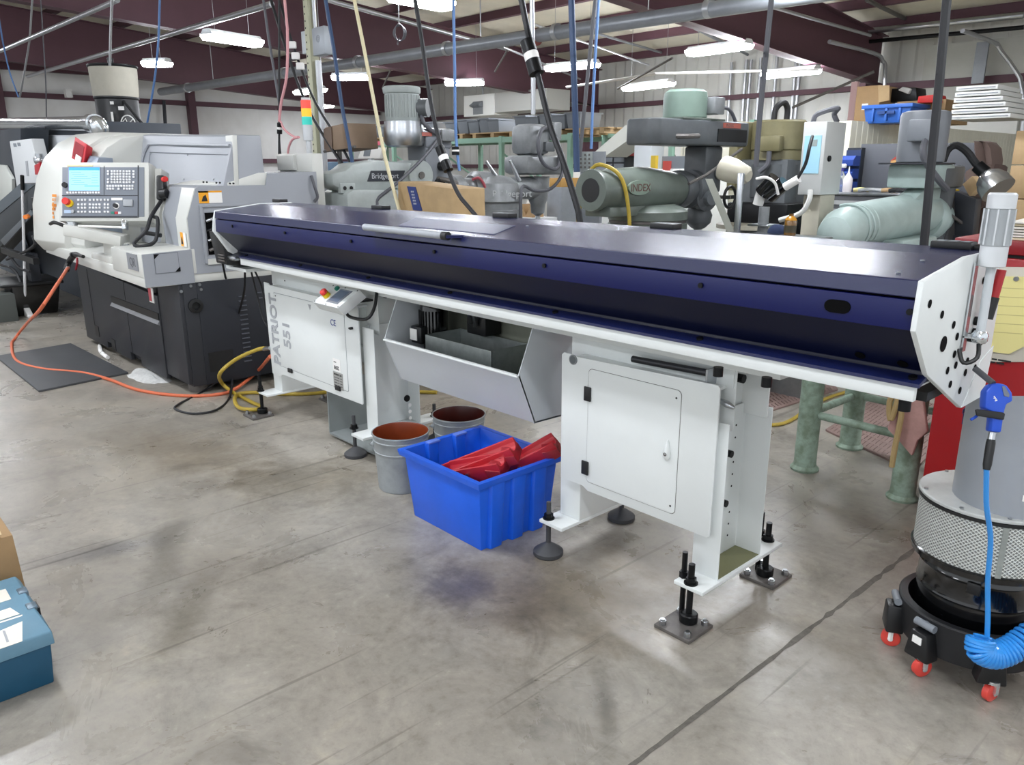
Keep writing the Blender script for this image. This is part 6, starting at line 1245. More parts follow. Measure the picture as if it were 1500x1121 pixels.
# ---------------------------------------------------------------- cream partition with things stored on top
px_ = -4.0; pz = 2.12
struct('wall_partition', MB().box(px_-.1, px_, 8.7, 15.2, 0, pz), PARTW); struct('wall_partition_return', MB().box(px_-2.2, px_-.1, 8.7, 8.8, 0, pz), wall_mat('cream_ribbed_return', '#dcd9c8', '#d0ccba', .14, 0))
struct('ceiling_partition', MB().box(px_-2.2, px_-.1, 8.8, 15.2, pz-.1, pz-.02), PARTW)
def top_box(nm, q, y, dep, m, lab, cat, z0=pz-.02, bev=.004):
    pts = [P(*p, y=y) for p in q]; zz = min(p.z for p in pts)
    return MB().loft([[(p.x, y+dy, max(z0, p.z) if abs(p.z-zz) > .02 else z0) for p in pts] for dy in (0, dep)])
ct = thing('open_carton', 'open brown carton with flaps standing on the cream partition roof', 'box', (P(1275, 170, y=9.6).x, 9.6, pz-.02))
xa, xb = P(1252, 160, y=9.6).x, P(1287, 160, y=9.6).x; zt = P(1270, 126, y=9.6).z
obj('carton_body', MB().box(xa, xb, 9.6, 10.05, pz-.02, zt), CARD, ct, .004); obj('carton_flap', MB().loft([[tuple(P(*q, y=9.58)) for q in ((1286, 125), (1303, 125), (1303, 147), (1287, 150))], [tuple(P(*q, y=9.62)) for q in ((1286, 125), (1303, 125), (1303, 147), (1287, 150))]]), CARDL, ct)
c = P(1263, 152, y=9.598); obj('carton_label', MB().box(c.x, c.x+.07, 9.594, 9.6, c.z-.07, c.z), LABELW, ct)
bc_ = thing('blue_crate', 'blue plastic crate on the cream partition roof in front of the brown carton', 'crate', (P(1300, 170, y=9.1).x, 9.1, pz-.02))
xa, xb = P(1266, 165, y=9.1).x, P(1336, 165, y=9.1).x; zt = P(1300, 153, y=9.1).z
obj('crate_body', MB().loft([[(xa+.03, 9.1, pz-.02), (xb-.03, 9.1, pz-.02), (xb-.03, 9.5, pz-.02), (xa+.03, 9.5, pz-.02)], [(xa, 9.07, zt), (xb, 9.07, zt), (xb, 9.53, zt), (xa, 9.53, zt)]]), BLUEC, bc_, .004)
obj('crate_rim', MB().box(xa-.015, xb+.015, 9.05, 9.55, zt-.04, zt), BLUEC, bc_, .004)
for u in (.22, .5, .78): xx = xa+(xb-xa)*u; obj('crate_rib', MB().box(xx-.012, xx+.012, 9.05, 9.09, pz, zt-.04), BLUEC, bc_, .003)
obj('handle_slot', MB().box((xa+xb)/2-.09, (xa+xb)/2+.09, 9.05, 9.07, zt-.10, zt-.07), mat('slot_navy', '#1f4079', .6), bc_)
sc_ = [('black_case', ((1303, 130), (1342, 128), (1343, 148), (1303, 150)), 9.9, OXIDE, 'black equipment case behind the blue crate on the partition roof', 'case'),
       ('white_fan_part', ((1315, 132), (1322, 127), (1334, 130), (1330, 138)), 9.85, mat('part_pale', '#c4c5c2', .5), 'pale plastic housing lying on the black case', 'part'),
       ('red_bag', ((1345, 141), (1371, 138), (1373, 150), (1343, 151)), 9.4, mat('bag_red', '#b8201e', .6, bump=.3), 'red bag on the partition roof left of the slate motor', 'bag')]
for nm, q, y, m, lab, cat in sc_:
    pts = [P(*p, y=y) for p in q]; zlow = min(p.z for p in pts)
    single(nm, MB().loft([[tuple(p+V((0, dy, 0))) for p in pts] for dy in (0, .3)]), m, lab, cat, None, .01)
single('storage_board', MB().box(P(1303, 150, y=9.35).x, P(1375, 150, y=9.35).x, 9.56, 10.3, pz-.02, P(1340, 150.5, y=9.85).z), CARD, 'flat board carrying the black case on the partition roof', 'board')
for k in range(6):
    x0_, x1_ = P(1392+.6*k, 170, y=9.0).x, P(1480-5*k, 170, y=9.0).x; z = pz-.02+.055*k
    t = thing('window_sash', 'white window sash in the flat stack on the partition roof, %s' % ['bottom one', 'second from the bottom', 'third from the bottom', 'third from the top', 'second from the top', 'top one'][k], 'window sash', (x0_, 9.2, z), 'window sashes stacked on the partition')
    obj('sash_frame', MB().box(x0_, x1_, 9.0, 9.7, z, z+.042), mat('sash_white', '#d3d4d0', .45), t, .004); obj('sash_groove', MB().box(x0_+.02, x1_-.02, 8.996, 9.0, z+.016, z+.024), GREYB, t)
single('pink_post', MB().box(P(1244, 150, y=10.4).x, P(1253, 150, y=10.4).x, 10.4, 10.46, pz-.02, P(1248, 120, y=10.4).z), mat('post_pink', '#c2a0a0', .5), 'narrow pink painted post beside the brown carton', 'post')
cs0 = None
for k in range(3):
    x = P(1475, 280, y=9.2).x
    single('cardboard_case', MB().box(x, x+.8, 9.2, 9.6, 1.0+.33*k-(1.0 if k == 0 else 0), 1.32+.33*k), CARDL, 'cardboard case at right edge behind the beacon, %s' % ['lowest of its pile', 'middle of its pile', 'top of its pile'][k], 'box', 'cardboard cases at the right edge', .004)

# ---------------------------------------------------------------- pallet racks with grey bins
ry_ = 10.6
rk = thing('pallet_rack', 'long green pallet rack with grey bins on its top deck along the back', 'rack', (-12, ry_, 0))
xa, xb = P(512, 197, y=ry_).x, P(838, 200, y=ry_).x; zb1 = P(780, 199, y=ry_).z
obj('front_beam', MB().box(xa, xb, ry_-.03, ry_+.03, zb1-.10, zb1), RACKG, rk); obj('rear_beam', MB().box(xa, xb, ry_+1.0, ry_+1.06, zb1-.1, zb1), RACKG, rk)
obj('deck', MB().box(xa, xb, ry_+.03, ry_+1.0, zb1-.02, zb1+.0), PLY, rk)
u0 = None
for k in range(5):
    x = xa+(xb-xa)*(k+.02)/4.04
    if u0 is None: u0 = obj('upright', MB().box(x-.04, x+.04, ry_-.04, ry_+.04, 0, zb1+.02), RACKG, rk); q_ = x
    else: dup_part(u0, (x-q_, 0, 0))
    dup_part(u0, (x-q_, 1.03, 0))
    if k in (1, 2, 3): obj('rack_brace', MB().cyl((x, ry_+.03, zb1-.3), (x+.5, ry_+1.0, zb1-1.1), .02), RACKG, rk)
pl = None
for k, px in enumerate((548, 652, 722, 790, 848)):
    x = P(px, 192, y=ry_+.05).x
    t = thing('pallet', 'wooden pallet on the green rack deck, %s' % ['left of the pale grey mill', 'just right of the pale grey mill motor', 'just left of the white air unit', 'below the white air unit', 'right of the worn grey mill'][k], 'pallet', (x, ry_+.4, zb1), 'pallets on the green rack')
    for j in range(4): obj('deck_board', MB().box(x-.68, x+.68, ry_+.03+.25*j, ry_+.2+.25*j, zb1+.08, zb1+.10), CARDL, t)
    for j in range(3): obj('stringer', MB().box(x-.6+.55*j, x-.5+.55*j, ry_+.03, ry_+.95, zb1, zb1+.08), CARDL, t)
bins = []
for k, px in enumerate((531, 552, 577, 640, 672, 690, 706, 722, 735, 775, 792, 812, 830, 852)):
    y = ry_+.25; x = P(px, 190, y=y).x; w_ = .34; z = zb1+.10
    hgt = .24+.03*(k % 2)
    t = thing('grey_bin', 'grey plastic bin on the rack pallets, %s' % ('leftmost of the row,second of the row from the left,third of the row from the left,fourth from the left behind the mill motor,fifth from the left,sixth from the left,seventh from the left,eighth from the left,ninth from the left,sixth from the right,fifth from the right under the air unit,fourth from the right,third from the right,second from the right beside the blue hose').split(',')[k] if k < 13 else 'grey plastic bin on the rack pallets, rightmost of the row', 'bin', (x, y, z), 'grey bins on the pallet rack')
    obj('bin_body', MB().loft([[(x-w_*.42, y-.2, z), (x+w_*.42, y-.2, z), (x+w_*.42, y+.3, z), (x-w_*.42, y+.3, z)], [(x-w_*.5, y-.24, z+hgt), (x+w_*.5, y-.24, z+hgt), (x+w_*.5, y+.34, z+hgt), (x-w_*.5, y+.34, z+hgt)]]), GREYB, t, .006)
    obj('bin_rim', MB().box(x-w_*.54, x+w_*.54, y-.27, y+.37, z+hgt-.02, z+hgt), GREYB, t)
r2 = thing('pallet_rack', 'green rack beam and uprights behind the head of the big green mill', 'rack', (-8, 11.5, 0))
xa2, xb2 = P(884, 196, y=11.4).x, P(1105, 186, y=11.4).x; zb2 = P(985, 184, y=11.4).z
obj('front_beam', MB().box(xa2, xb2, 11.37, 11.43, zb2-.16, zb2), RACKG, r2); u0 = None
for u in (0.01, .5, .99):
    x = xa2+(xb2-xa2)*u; obj('upright', MB().box(x-.04, x+.04, 11.36, 11.44, 0, zb2+.03), RACKG, r2)
obj('deck', MB().box(xa2, xb2, 11.43, 12.3, zb2-.02, zb2), PLY, r2); obj('rack_brace', MB().cyl((xa2+(xb2-xa2)*.45, 11.43, zb2-.2), (xa2+(xb2-xa2)*.62, 11.5, zb2-1.1), .025), DSTEEL, r2)
# hvac unit, white ramp, benches in the far middle
hv = thing('air_unit', 'white wall hung air unit with a dark outlet above the pallet rack', 'air unit', P(740, 168, y=13.5))
xa, xb = P(679, 150, y=13.4).x, P(724, 150, y=13.4).x; z0_, z1_ = P(700, 170, y=13.4).z, P(700, 139, y=13.4).z
obj('cabinet', MB().box(xa, xb, 13.4, 14.2, z0_, z1_), mat('unit_white', '#e9eae6', .5), hv, .01); obj('duct_body', MB().box(xb, P(800, 150, y=13.4).x, 13.42, 14.2, z0_+.05, z1_), mat('unit_side', '#b9bab6', .6), hv, .01)
c, d = P(693, 149, y=13.39), P(707, 167, y=13.39); obj('outlet', MB().box(c.x, d.x, 13.385, 13.4, d.z, c.z), mat('outlet_grey', '#7c8082', .5), hv); obj('outlet_hood', MB().prism([(13.40, c.z), (13.40, (c.z+d.z)/2), (13.25, (c.z+d.z)/2+.05)], 'x', c.x, d.x), GREYB, hv)
obj('hanger', MB().cyl((xa+.3, 13.8, z1_), (xa+.3, 13.8, zr(13.8)+.2), .02).cyl((xb+.8, 13.8, z1_), (xb+.8, 13.8, zr(13.8)+.2), .02), COND, hv)
single('white_chute', MB().loft([[tuple(P(*q, y=8.6)+V((0, dy, 0))) for q in ((885, 230), (872, 222), (917, 183), (932, 183), (932, 197))] for dy in (0, .5)]), mat('chute_white', '#d9dad2', .5), 'white sloping chute panel behind the big green mill', 'chute')
wm = thing('white_machine', 'white machine cabinet behind the big green mill ram', 'machine', (-6.2, 8.2, 0))
xa, xb = P(838, 300, y=7.6).x, P(1010, 300, y=7.6).x
obj('cabinet', MB().box(xa, xb, 7.6, 8.4, 0, P(900, 247, y=7.6).z), mat('machine_white', '#dfe1de', .45, mott=.04), wm, .02)
obj('grey_column', MB().box(P(931, 220, y=8.45).x, P(956, 220, y=8.45).x, 8.42, 8.7, 0, P(940, 200, y=8.45).z), mat('column_grey', '#c3c8cc', .45), wm, .01)
obj('control_strip', MB().box(P(957, 240, y=7.6).x, P(964, 240, y=7.6).x, 7.55, 7.6, P(960, 255, y=7.6).z, P(960, 228, y=7.6).z), mat('control_yellow', '#d7b73a', .5), wm)
sgn = obj('warning_panel', MB().box(P(968, 240, y=7.6).x, P(1003, 240, y=7.6).x, 7.62, 7.66, P(985, 253, y=7.6).z, P(985, 229, y=7.6).z), GREYB, wm); obj('danger_sign', MB().box(P(971, 240, y=7.6).x, P(982, 240, y=7.6).x, 7.6, 7.62, P(975, 250, y=7.6).z, P(975, 236, y=7.6).z), mat('sign_red', '#c24b44', .5), sgn)
fb_ = thing('punched_plate', 'grey punched angle plates behind the rear end of the green ram', 'plate', P(860, 250, y=6.4))
obj('plate', MB().loft([[tuple(P(*q, y=6.4)+V((0, dy, 0))) for q in ((846, 222), (868, 222), (868, 252), (846, 252))] for dy in (0, .02)]), GALV, fb_); obj('side_plate', MB().loft([[tuple(P(*q, y=6.4)+V((0, dy, 0))) for q in ((868, 222), (885, 222), (885, 252), (868, 252))] for dy in (0.01, .03)]), GALVP, fb_)
spots('punch_hole', DSTEEL, fb_, [P(851+6*(k % 3), 227+6*(k//3), y=6.395) for k in range(12)], -Y, .012, .002)
obj('plate_post', MB().box(P(850, 252, y=6.4).x, P(880, 252, y=6.4).x, 6.4, 6.44, 0, P(860, 252, y=6.4).z), GALVP, fb_)
dx0_ = P(885, 240, y=9.2); lb_ = thing('parts_shelf', 'low shelf of grey drawers with coloured packets on top behind the green mill', 'shelf', P(900, 240, y=9.2))
xa, xb = P(883, 240, y=9.2).x, P(915, 240, y=9.2).x; zt = P(900, 229, y=9.2).z
obj('shelf_body', MB().box(xa, xb, 9.2, 9.7, 0, zt), DGREY, lb_); sd0 = None
for k in range(5):
    for j in range(2):
        if sd0 is None: sd0 = obj('drawer', MB().box(xa+.02, (xa+xb)/2-.01, 9.18, 9.2, zt-.08, zt-.02), GREYB, lb_)
        else: dup_part(sd0, (((xb-xa)/2)*j, 0, -.085*k))
for k, (px, c_, lab) in enumerate([(898, '#a54b44', 'red packet on the low drawer shelf'), (906, '#3f9c55', 'green packet on the low drawer shelf'), (917, '#b8494a', 'pinkish red packet at right end of the low drawer shelf')]):
    x = P(px, 225, y=9.3).x; single('packet', MB().box(x-.09, x+.09, 9.25, 9.5, zt, zt+.2+.06*(k == 1)), mat('packet%d' % k, c_, .6, mott=.3, mscale=20), lab, 'packet', None, .02)
for k, (q, m, lab) in enumerate([((797, 262, 818, 274, .3), CARD, 'wooden crate lid on the grey cabinet right of the worn grey mill'), ]):
    pass
gc = thing('grey_cabinet', 'low grey cabinet topped with a wooden box, right of the worn grey mill', 'cabinet', (P(810, 300, y=7.2).x, 7.2, 0))
xa, xb = P(801, 300, y=7.2).x, P(822, 300, y=7.2).x; zt = P(810, 274, y=7.2).z
obj('cabinet', MB().box(xa, xb, 7.2, 7.7, 0, zt), GALVP, gc, .006); single('wood_box', MB().box(xa+.02, xb-.02, 7.22, 7.6, zt, P(810, 261, y=7.2).z), mat('wood_orange', '#b98f4e', .6), 'small wooden box on the low grey cabinet', 'box', None, .004)
single('white_bag', MB().ball((P(765, 305, y=6.6).x, 6.6, 1.17), .16, 1.3, .8, .5).box(P(765, 305, y=6.6).x-.3, P(765, 305, y=6.6).x+.3, 6.5, 6.8, 0, 1.13), LABELW, 'white sack on a low stand behind the worn grey mill', 'bag') if False else None
wb = thing('open_box', 'small open brown box with a white sheet below the worn grey mill head', 'box', (P(767, 308, y=6.9).x, 6.9, 0))
bxx = P(767, 308, y=6.9).x; zq = P(767, 318, y=6.9).z
obj('stand', MB().box(bxx-.3, bxx+.3, 6.85, 7.2, 0, zq), mat('stand_white', '#d9dadb', .5), wb); obj('carton', MB().prism([(bxx-.2, zq), (bxx+.16, zq), (bxx+.12, zq+.16), (bxx+.04, zq+.02), (bxx-.02, zq+.16), (bxx-.2, zq+.14)], 'y', 6.9, 7.1), CARD, wb); obj('sheet', MB().prism([(bxx-.2, zq+.1), (bxx+.1, zq+.17), (bxx+.05, zq+.24), (bxx-.12, zq+.22)], 'y', 7.1, 7.12), LABELW, wb)
wp = thing('white_control_box', 'white control panel below the red tag on the rack beam', 'control box', P(545, 222, y=8.0))
obj('panel', MB().loft([[tuple(P(*q, y=8.0)+V((0, dy, 0))) for q in ((530, 216), (560, 216), (556, 232), (524, 232))] for dy in (0, .1)]), LABELW, wp, .006); obj('panel_screen', MB().loft([[tuple(P(*q, y=7.99)+V((0, dy, 0))) for q in ((534, 219), (543, 219), (541, 229), (532, 229))] for dy in (0, .01)]), GREYB, wp)
obj('panel_post', MB().box(P(540, 232, y=8.0).x-.06, P(540, 232, y=8.0).x+.06, 8.02, 8.08, 0, P(540, 231, y=8.0).z), LGREY, wp)
single('red_tag', MB().box(P(546, 210, y=10.5).x, P(555, 210, y=10.5).x, 10.54, 10.56, P(550, 213, y=10.5).z, P(550, 207, y=10.5).z), mat('tag_pink', '#d8697c', .5), 'small pinkish red tag on the green rack beam', 'tag')
# wall conduits on the back wall
for k, (px, top, lab) in enumerate([(1068, 92, 'left of the thin dark rod'), (1089, 88, 'first of the close middle pair'), (1096, 88, 'second of the close middle pair'), (1110, 85, 'nearest to the dark hanging rod'), (1133, 82, 'just right of the dark hanging rod'), (1161, 92, 'left one of the two by the right beam'), (1167, 92, 'right one of the two by the right beam')]):
    x = P(px, 150, y=15.9).x; single('wall_conduit', MB().cyl((x, 15.9, .5), (x, 15.9, P(px, top, y=15.9).z), .035), COND, 'vertical conduit on the white back wall, '+lab, 'conduit', 'conduits on the back wall')
single('light_conduit', MB().cyl(P(830, 128, y=11), P(960, 106, y=11)-V((0, 0, .02)), .02).cyl(P(960, 106, y=11)-V((0, 0, .02)), P(1200, 97, y=12.5)-V((0, 0, .05)), .02), LABELW, 'thin white conduit linking the strip lights above the green mill', 'conduit')
# ================================================================ far left: second machine, drum, conveyor, post
dm_ = thing('dark_machine', 'dark grey machine with a white side panel and a silver duct beyond the lathe', 'machine', (-11.5, 2.6, 0))
def dl_(px, py, y=2.6): return P(px, py, y=y)
def slab(q, y, dep, m, nm, par, bev=.006): return obj(nm, MB().loft([[tuple(P(*p, y=y)+V((0, dy, 0))) for p in q] for dy in (0, dep)]), m, par, bev)
mg = mat('machine_slate', '#4d535c', .5, mott=.1, mscale=2)
xa, xb = dl_(2, 300).x, dl_(143, 300).x
obj('frame', MB().box(xa-1.6, xb, 2.7, 3.6, 0, P(70, 187, y=2.7).z), mg, dm_, .01)
slab(((46, 198), (133, 198), (133, 260), (46, 260)), 2.66, .05, mat('panel_white', '#dcdfe2', .4), 'white_panel', dm_)
slab(((0, 190), (30, 188), (30, 340), (0, 340)), 2.3, .3, mat('door_dark', '#3a3f46', .45), 'side_door', dm_)
slab(((-20, 240), (6, 242), (17, 262), (18, 300), (-20, 300)), 2.25, .04, mat('door_window_pale', '#cfd2cc', .3), 'door_window', dm_)
slab(((14, 207), (46, 203), (62, 270), (27, 290)), 2.2, .12, mat('tilt_white', '#d5d8da', .4), 'hinged_panel', dm_)
for q in ((19, 210), (25, 209)): slab(((q[0], q[1]), (q[0]+4, q[1]), (q[0]+5, q[1]+5), (q[0]+1, q[1]+5)), 2.195, .004, GREYB, 'panel_button', dm_, 0)
slab(((37, 236), (40, 236), (42, 258), (39, 258)), 2.195, .004, LETTER, 'panel_print', dm_, 0)
slab(((0, 300), (10, 296), (60, 420), (0, 470)), 2.6, .05, mat('skirt', '#6d7680', .5), 'lower_skirt', dm_)
obj('duct', MB().cyl(P(-40, 181, y=2.6), P(134, 181, y=2.6), .075, n=24), ALU, dm_); obj('duct_collar', MB().cyl(P(133, 181, y=2.6), P(140, 181, y=2.6), .095, n=24), ALU, dm_)
obj('duct_elbow', MB().tube([P(138, 181, y=2.6), P(145, 184, y=2.6), P(148, 198, y=2.62)], .085, 16), ALU, dm_)
obj('gauge_valve', MB().cyl(P(57, 225, y=2.2), P(60, 245, y=2.2), .04).ball(P(58, 235, y=2.2), .06), STEEL, dm_); slab(((50, 242), (58, 238), (58, 256), (51, 256)), 2.15, .08, RED, 'red_valve', dm_)
# drum mist collector
mc = thing('mist_collector', 'black drum with a beige cloth filter on top, standing above the lathe', 'mist collector', (P(176, 190, y=4.0).x, 4.0, 0))
cx = P(174, 170, y=4.0).x; s_ = P(172, 190, y=4.0).z; zt = P(170, 97, y=4.0).z; zm = P(175, 144, y=4.0).z
hw_ = abs((P(207, 150, w=8.2)-P(143, 150, w=8.2)).dot(rt))/2*(((P(174, 150, y=4.0)-CAM).dot(_fw))/8.2)*.96
obj('drum', MB().lathe((cx, 4.0, s_-.35), Z, [(hw_*.93, 0), (hw_*.95, .02), (hw_*.95, .25), (hw_*.98, .27), (hw_*.95, .29), (hw_*.95, (zm-s_)+.33), (hw_, zm-s_+.35), (hw_, zm-s_+.37)], 40), mat('drum_black', '#101114', .4), mc)
obj('filter_cloth', MB().lathe((cx, 4.0, zm+.02), Z, [(hw_*.98, 0), (hw_*1.0, .02), (hw_*1.05, zt-zm-.06), (hw_*1.05, zt-zm-.03)], 40), BEIGEF, mc); obj('filter_cap', MB().lathe((cx, 4.0, zt-.015), Z, [(hw_*1.08, 0), (hw_*1.1, .01), (hw_*1.1, .035), (hw_*1.05, .04)], 40), OXIDE, mc)
obj('cap_port', MB().cyl((cx-.06, 4.0, zt), (cx-.06, 4.0, zt+.13), .04), OXIDE, mc)
obj('stand', MB().box(cx-.25, cx+.25, 4.0-.25, 4.0+.25, 0, s_-.35), DGREY, mc)
def dpt(px, py): d = ray(px, py); return P(px, py, y=4.0)
for q, w_, h_ in (((176, 151), .05, .04), ((188, 158), .08, .05), ((177, 166), .03, .14)):
    c = P(*q, y=4.0)-hz*(hw_*.98); o_ = obj('sticker', MB().box(0, w_, -.003, .001, -h_, 0, frame(c, rt)), LABELW, mc)
c = P(152, 180, y=4.0)-hz*(hw_*.93); obj('sticker', MB().box(0, .11, -.004, .03, -.12, 0, frame(c, rt)), PAPER, mc)
c = P(202, 184, y=4.0)-hz*(hw_*.93)
lr = obj('logo_ring', MB().tube([c+rt*(.10*cos(2*pi*k/28))+Z*(.12*sin(2*pi*k/28)) for k in range(29)], .008, 6, 1), LABELW, mc)
text('logo_lettering', 'EXAIR', .06, c-rt*.09-Z*.08-hz*.01, rt, Z, LABELW, mc); obj('logo_chevron', MB().tube([c-rt*.09+Z*.02, c-rt*.03+Z*.08, c+rt*.0+Z*.0, c+rt*.08+Z*.08], .008, 6, 1), LABELW, mc)
obj('side_tube', MB().tube([(cx+hw_, 4.0, zm-.05), (cx+hw_+.25, 4.05, zm-.25), (cx+hw_+.45, 4.1, zm-.42)], .02, 8), RUB, mc)
# chip conveyor
cvy = thing('chip_conveyor', 'dark grey inclined chip conveyor rising past left end of the lathe', 'conveyor', (-9.6, 1.6, 0))
slab(((-60, 425), (-60, 345), (30, 268), (53, 270), (52, 300), (-15, 380)), 1.95, .18, mat('conveyor_grey', '#33383d', .45), 'incline', cvy, .01)
slab(((-60, 347), (30, 268), (50, 271), (-60, 362)), 1.94, .02, mat('conveyor_edge', '#4d565e', .4), 'top_edge', cvy, .004)
slab(((0, 352), (44, 308), (48, 314), (6, 360)), 1.93, .02, mat('conveyor_rail', '#565c62', .4), 'side_rail', cvy, .004)
obj('support_leg', MB().box(P(20, 372, y=1.9).x, P(25, 372, y=1.9).x, 2.0, 2.1, 0, P(20, 372, y=1.9).z), DGREY, cvy); obj('cross_bar', MB().box(P(5, 372, y=1.9).x, P(50, 372, y=1.9).x, 1.88, 1.94, P(20, 376, y=1.9).z, P(20, 368, y=1.9).z), BLACK, cvy)
obj('control_box', MB().box(P(38, 300, y=1.8).x, P(50, 300, y=1.8).x, 1.85, 1.95, P(44, 345, y=1.8).z, P(44, 290, y=1.8).z), OXIDE, cvy, .01)
obj('orange_knob', MB().cyl(P(37, 318, y=1.66), P(41, 317, y=1.7), .02), mat('knob_orange', '#e07b2c', .4), cvy)
for k, p in enumerate([[(0, 388), (20, 395), (32, 420), (34, 452)], [(10, 380), (30, 372), (50, 360), (48, 345)], [(14, 375), (28, 392), (44, 398)]]): obj('conveyor_cable', MB().tube([P(*q, y=1.9) for q in p], .016, 8), CORD, cvy)
tub = thing('black_tub', 'black plastic tub on the floor below the chip conveyor', 'tub', P(40, 450, z=0))
tp = P(42, 457, z=0); obj('tub_body', MB().loft([[(tp.x-.28, tp.y-.2, 0), (tp.x+.28, tp.y-.2, 0), (tp.x+.28, tp.y+.25, 0), (tp.x-.28, tp.y+.25, 0)], [(tp.x-.36, tp.y-.27, .36), (tp.x+.36, tp.y-.27, .36), (tp.x+.36, tp.y+.3, .36), (tp.x-.36, tp.y+.3, .36)]]), BLACKG, tub, .02); obj('tub_rim', MB().box(tp.x-.39, tp.x+.39, tp.y-.3, tp.y+.33, .35, .385), BLACK, tub, .01)
fr_ = P(28, 470, z=0); single('grey_bin_box', MB().box(P(-40, 470, z=0).x, fr_.x, fr_.y-.32, fr_.y, 0, P(20, 430, y=fr_.y).z), mat('box_slate', '#4f5350', .5), 'low dark grey steel box at the left edge near the mop', 'box', None, .006)
# long-handled squeegee
q_ = P(39, 462, z=0); sq = thing('floor_squeegee', 'white floor squeegee with a long pole leaning by the chip conveyor', 'squeegee', q_)
tpt = P(32.5, 262, y=q_.y+.02)
obj('pole', MB().cyl(q_+Z*.08, tpt, .014), KEY, sq); obj('grip', MB().cyl(tpt.lerp(q_, .07), tpt+(tpt-q_)*.02, .019), BLACK, sq)
obj('head', MB().prism([(-.2, .0), (.2, 0), (.2, .03), (.04, .11), (-.04, .11), (-.2, .03)], 'y', -.03, .03, frame(q_, X)), LABELW, sq, .004); obj('head_joint', MB().box(-.05, .01, -.05, .02, .0, .10, frame(q_-X*.16, X)), OXIDE, sq)
# perforated steel post with conduit and electrical box
p0 = P(468, 285, y=4.0)
po = thing('perforated_post', 'cream perforated steel post with a grey electrical box, from floor to roof beside the lathe', 'post', (p0.x, 4.0, 0))
htop = zr(4)+.2
obj('angle_iron', MB().prism([(p0.x-.075, 4.0), (p0.x+.005, 4.0), (p0.x+.005, 4.09), (p0.x, 4.09), (p0.x, 4.005), (p0.x-.075, 4.005)], 'z', 0, htop), mat('post_cream', '#c7c7ab', .5, mott=.1), po)
spots('punched_hole', OXIDE, po, [(p0.x-.055, 3.9995, 1.3+.062*k) for k in range(38)], -Y, .009, .0006)
obj('conduit', MB().cyl((p0.x+.05, 4.05, 0), (p0.x+.05, 4.05, 2.62), .03), COND, po); obj('upper_conduit', MB().cyl((p0.x+.03, 4.05, 2.9), (p0.x+.03, 4.05, htop), .016), COND, po)
e0, e1 = P(459, 42, y=3.99), P(479, 79, y=3.99)
ebx = obj('electrical_box', MB().box(e0.x, e1.x, 3.97, 4.06, e1.z, e0.z), mat('box_grey', '#a9afb6', .4, .2), po, .006); c = V(((e0.x+e1.x)/2, 3.97, (e0.z+e1.z)/2))
for r in (.03, .015): obj('knockout_ring', MB().tube([c+V((r*cos(2*pi*k/20), -.001, r*sin(2*pi*k/20)+.02)) for k in range(21)], .0022, 5, 1), _M['seam_grey'], ebx)
obj('junction_plate', MB().box(P(442, 46, y=4.02).x, p0.x-.07, 4.01, 4.05, P(445, 79, y=4.02).z, P(445, 46, y=4.02).z), LGREY, po, .004)
# ---------------------------------------------------------------- cords and hoses dropping from the roof
def drop(nm, pts, r, m, lab, cat='cord', y=3.6, up=True):
    p = [P(*q, y=y) for q in pts]
    if up:
        d = p[0]-p[1]; d = d/max(d.z, .05); t_ = max(.05, zr(y)+.08-p[0].z); p = [p[0]+d*t_]+p
    if pts[-1][1] >= 284:
        d = p[-1]-p[-2]; p = p+[p[-1]+d*(.5/max(.1, -d.z))]
    return MB().tube(p, r, 8, 5)
def cord(nm, pts, r, m, lab, y=3.6, conn=None, cat='cord'):
    t = thing(nm, lab, cat, P(*pts[-1], y=y))
    obj('line', drop(nm, pts, r, m, lab, y=y), m, t)
    if conn:
        a, b, rr = P(*conn[0], y=y-.01), P(*conn[1], y=y-.01), conn[2]; d = b-a
        obj('connector', MB().cyl(a, a+d*.38, rr), OXIDE, t); obj('connector_band', MB().cyl(a+d*.38, a+d*.6, rr*1.02), LABELW, t); obj('connector', MB().cyl(a+d*.6, b, rr*1.05), OXIDE, t)
    return t
cord('drop_cable', [(386, 0), (392, 45), (400, 95), (409, 150), (411, 160)], .012, CORDG, 'grey cord left of the pink hose, ending above the lathe', 3.5)
cord('drop_cable', [(397, 0), (412, 50), (432, 110), (452, 160), (475, 200), (505, 245), (537, 285), (541, 300)], .014, CORD, 'thick dark cord slanting past the perforated post down to the pale grey mill', 3.7)
cord('drop_cable', [(409, 0), (424, 50), (441, 100), (462, 150), (495, 205), (520, 255), (528, 300)], .012, CORD, 'cord with white switch blocks slanting left of the perforated post', 3.75)
sw_ = thing('inline_switch', 'pair of white inline switch blocks on the slanted cord by the perforated post', 'switch', P(436, 84, y=3.7))
for q in ((428, 66), (433, 82), (440, 97)): obj('switch_block', MB().box(-.035, .035, -.02, .02, -.03, .03, frame(P(*q, y=3.68), rt)), LABELW, sw_, .008)
cord('pink_hose', [(417, 0), (421, 45), (420, 110), (412, 150), (409, 178)], .012, PINK, 'pink air hose falling left of the perforated post', 3.45, cat='hose')
single('pink_hose_loop', MB().tube([P(*q, y=3.45) for q in ((411, 178), (417, 190), (430, 200), (438, 201), (428, 205), (422, 222), (424, 248))], .010, 8), PINK, 'pink hose loop above the lathe headstock', 'hose')
cord('drop_cable', [(409, 178), (409, 205), (411, 230)], .010, CORD, 'short black cable with a banded plug above the lathe headstock', 3.45, ((409.5, 180), (409.5, 196), .022))
cord('blue_drop_cable', [(477, 0), (490, 80), (500, 150), (513, 220), (526, 300)], .016, CORDN, 'navy hose slanting down right of the perforated post', 3.6)
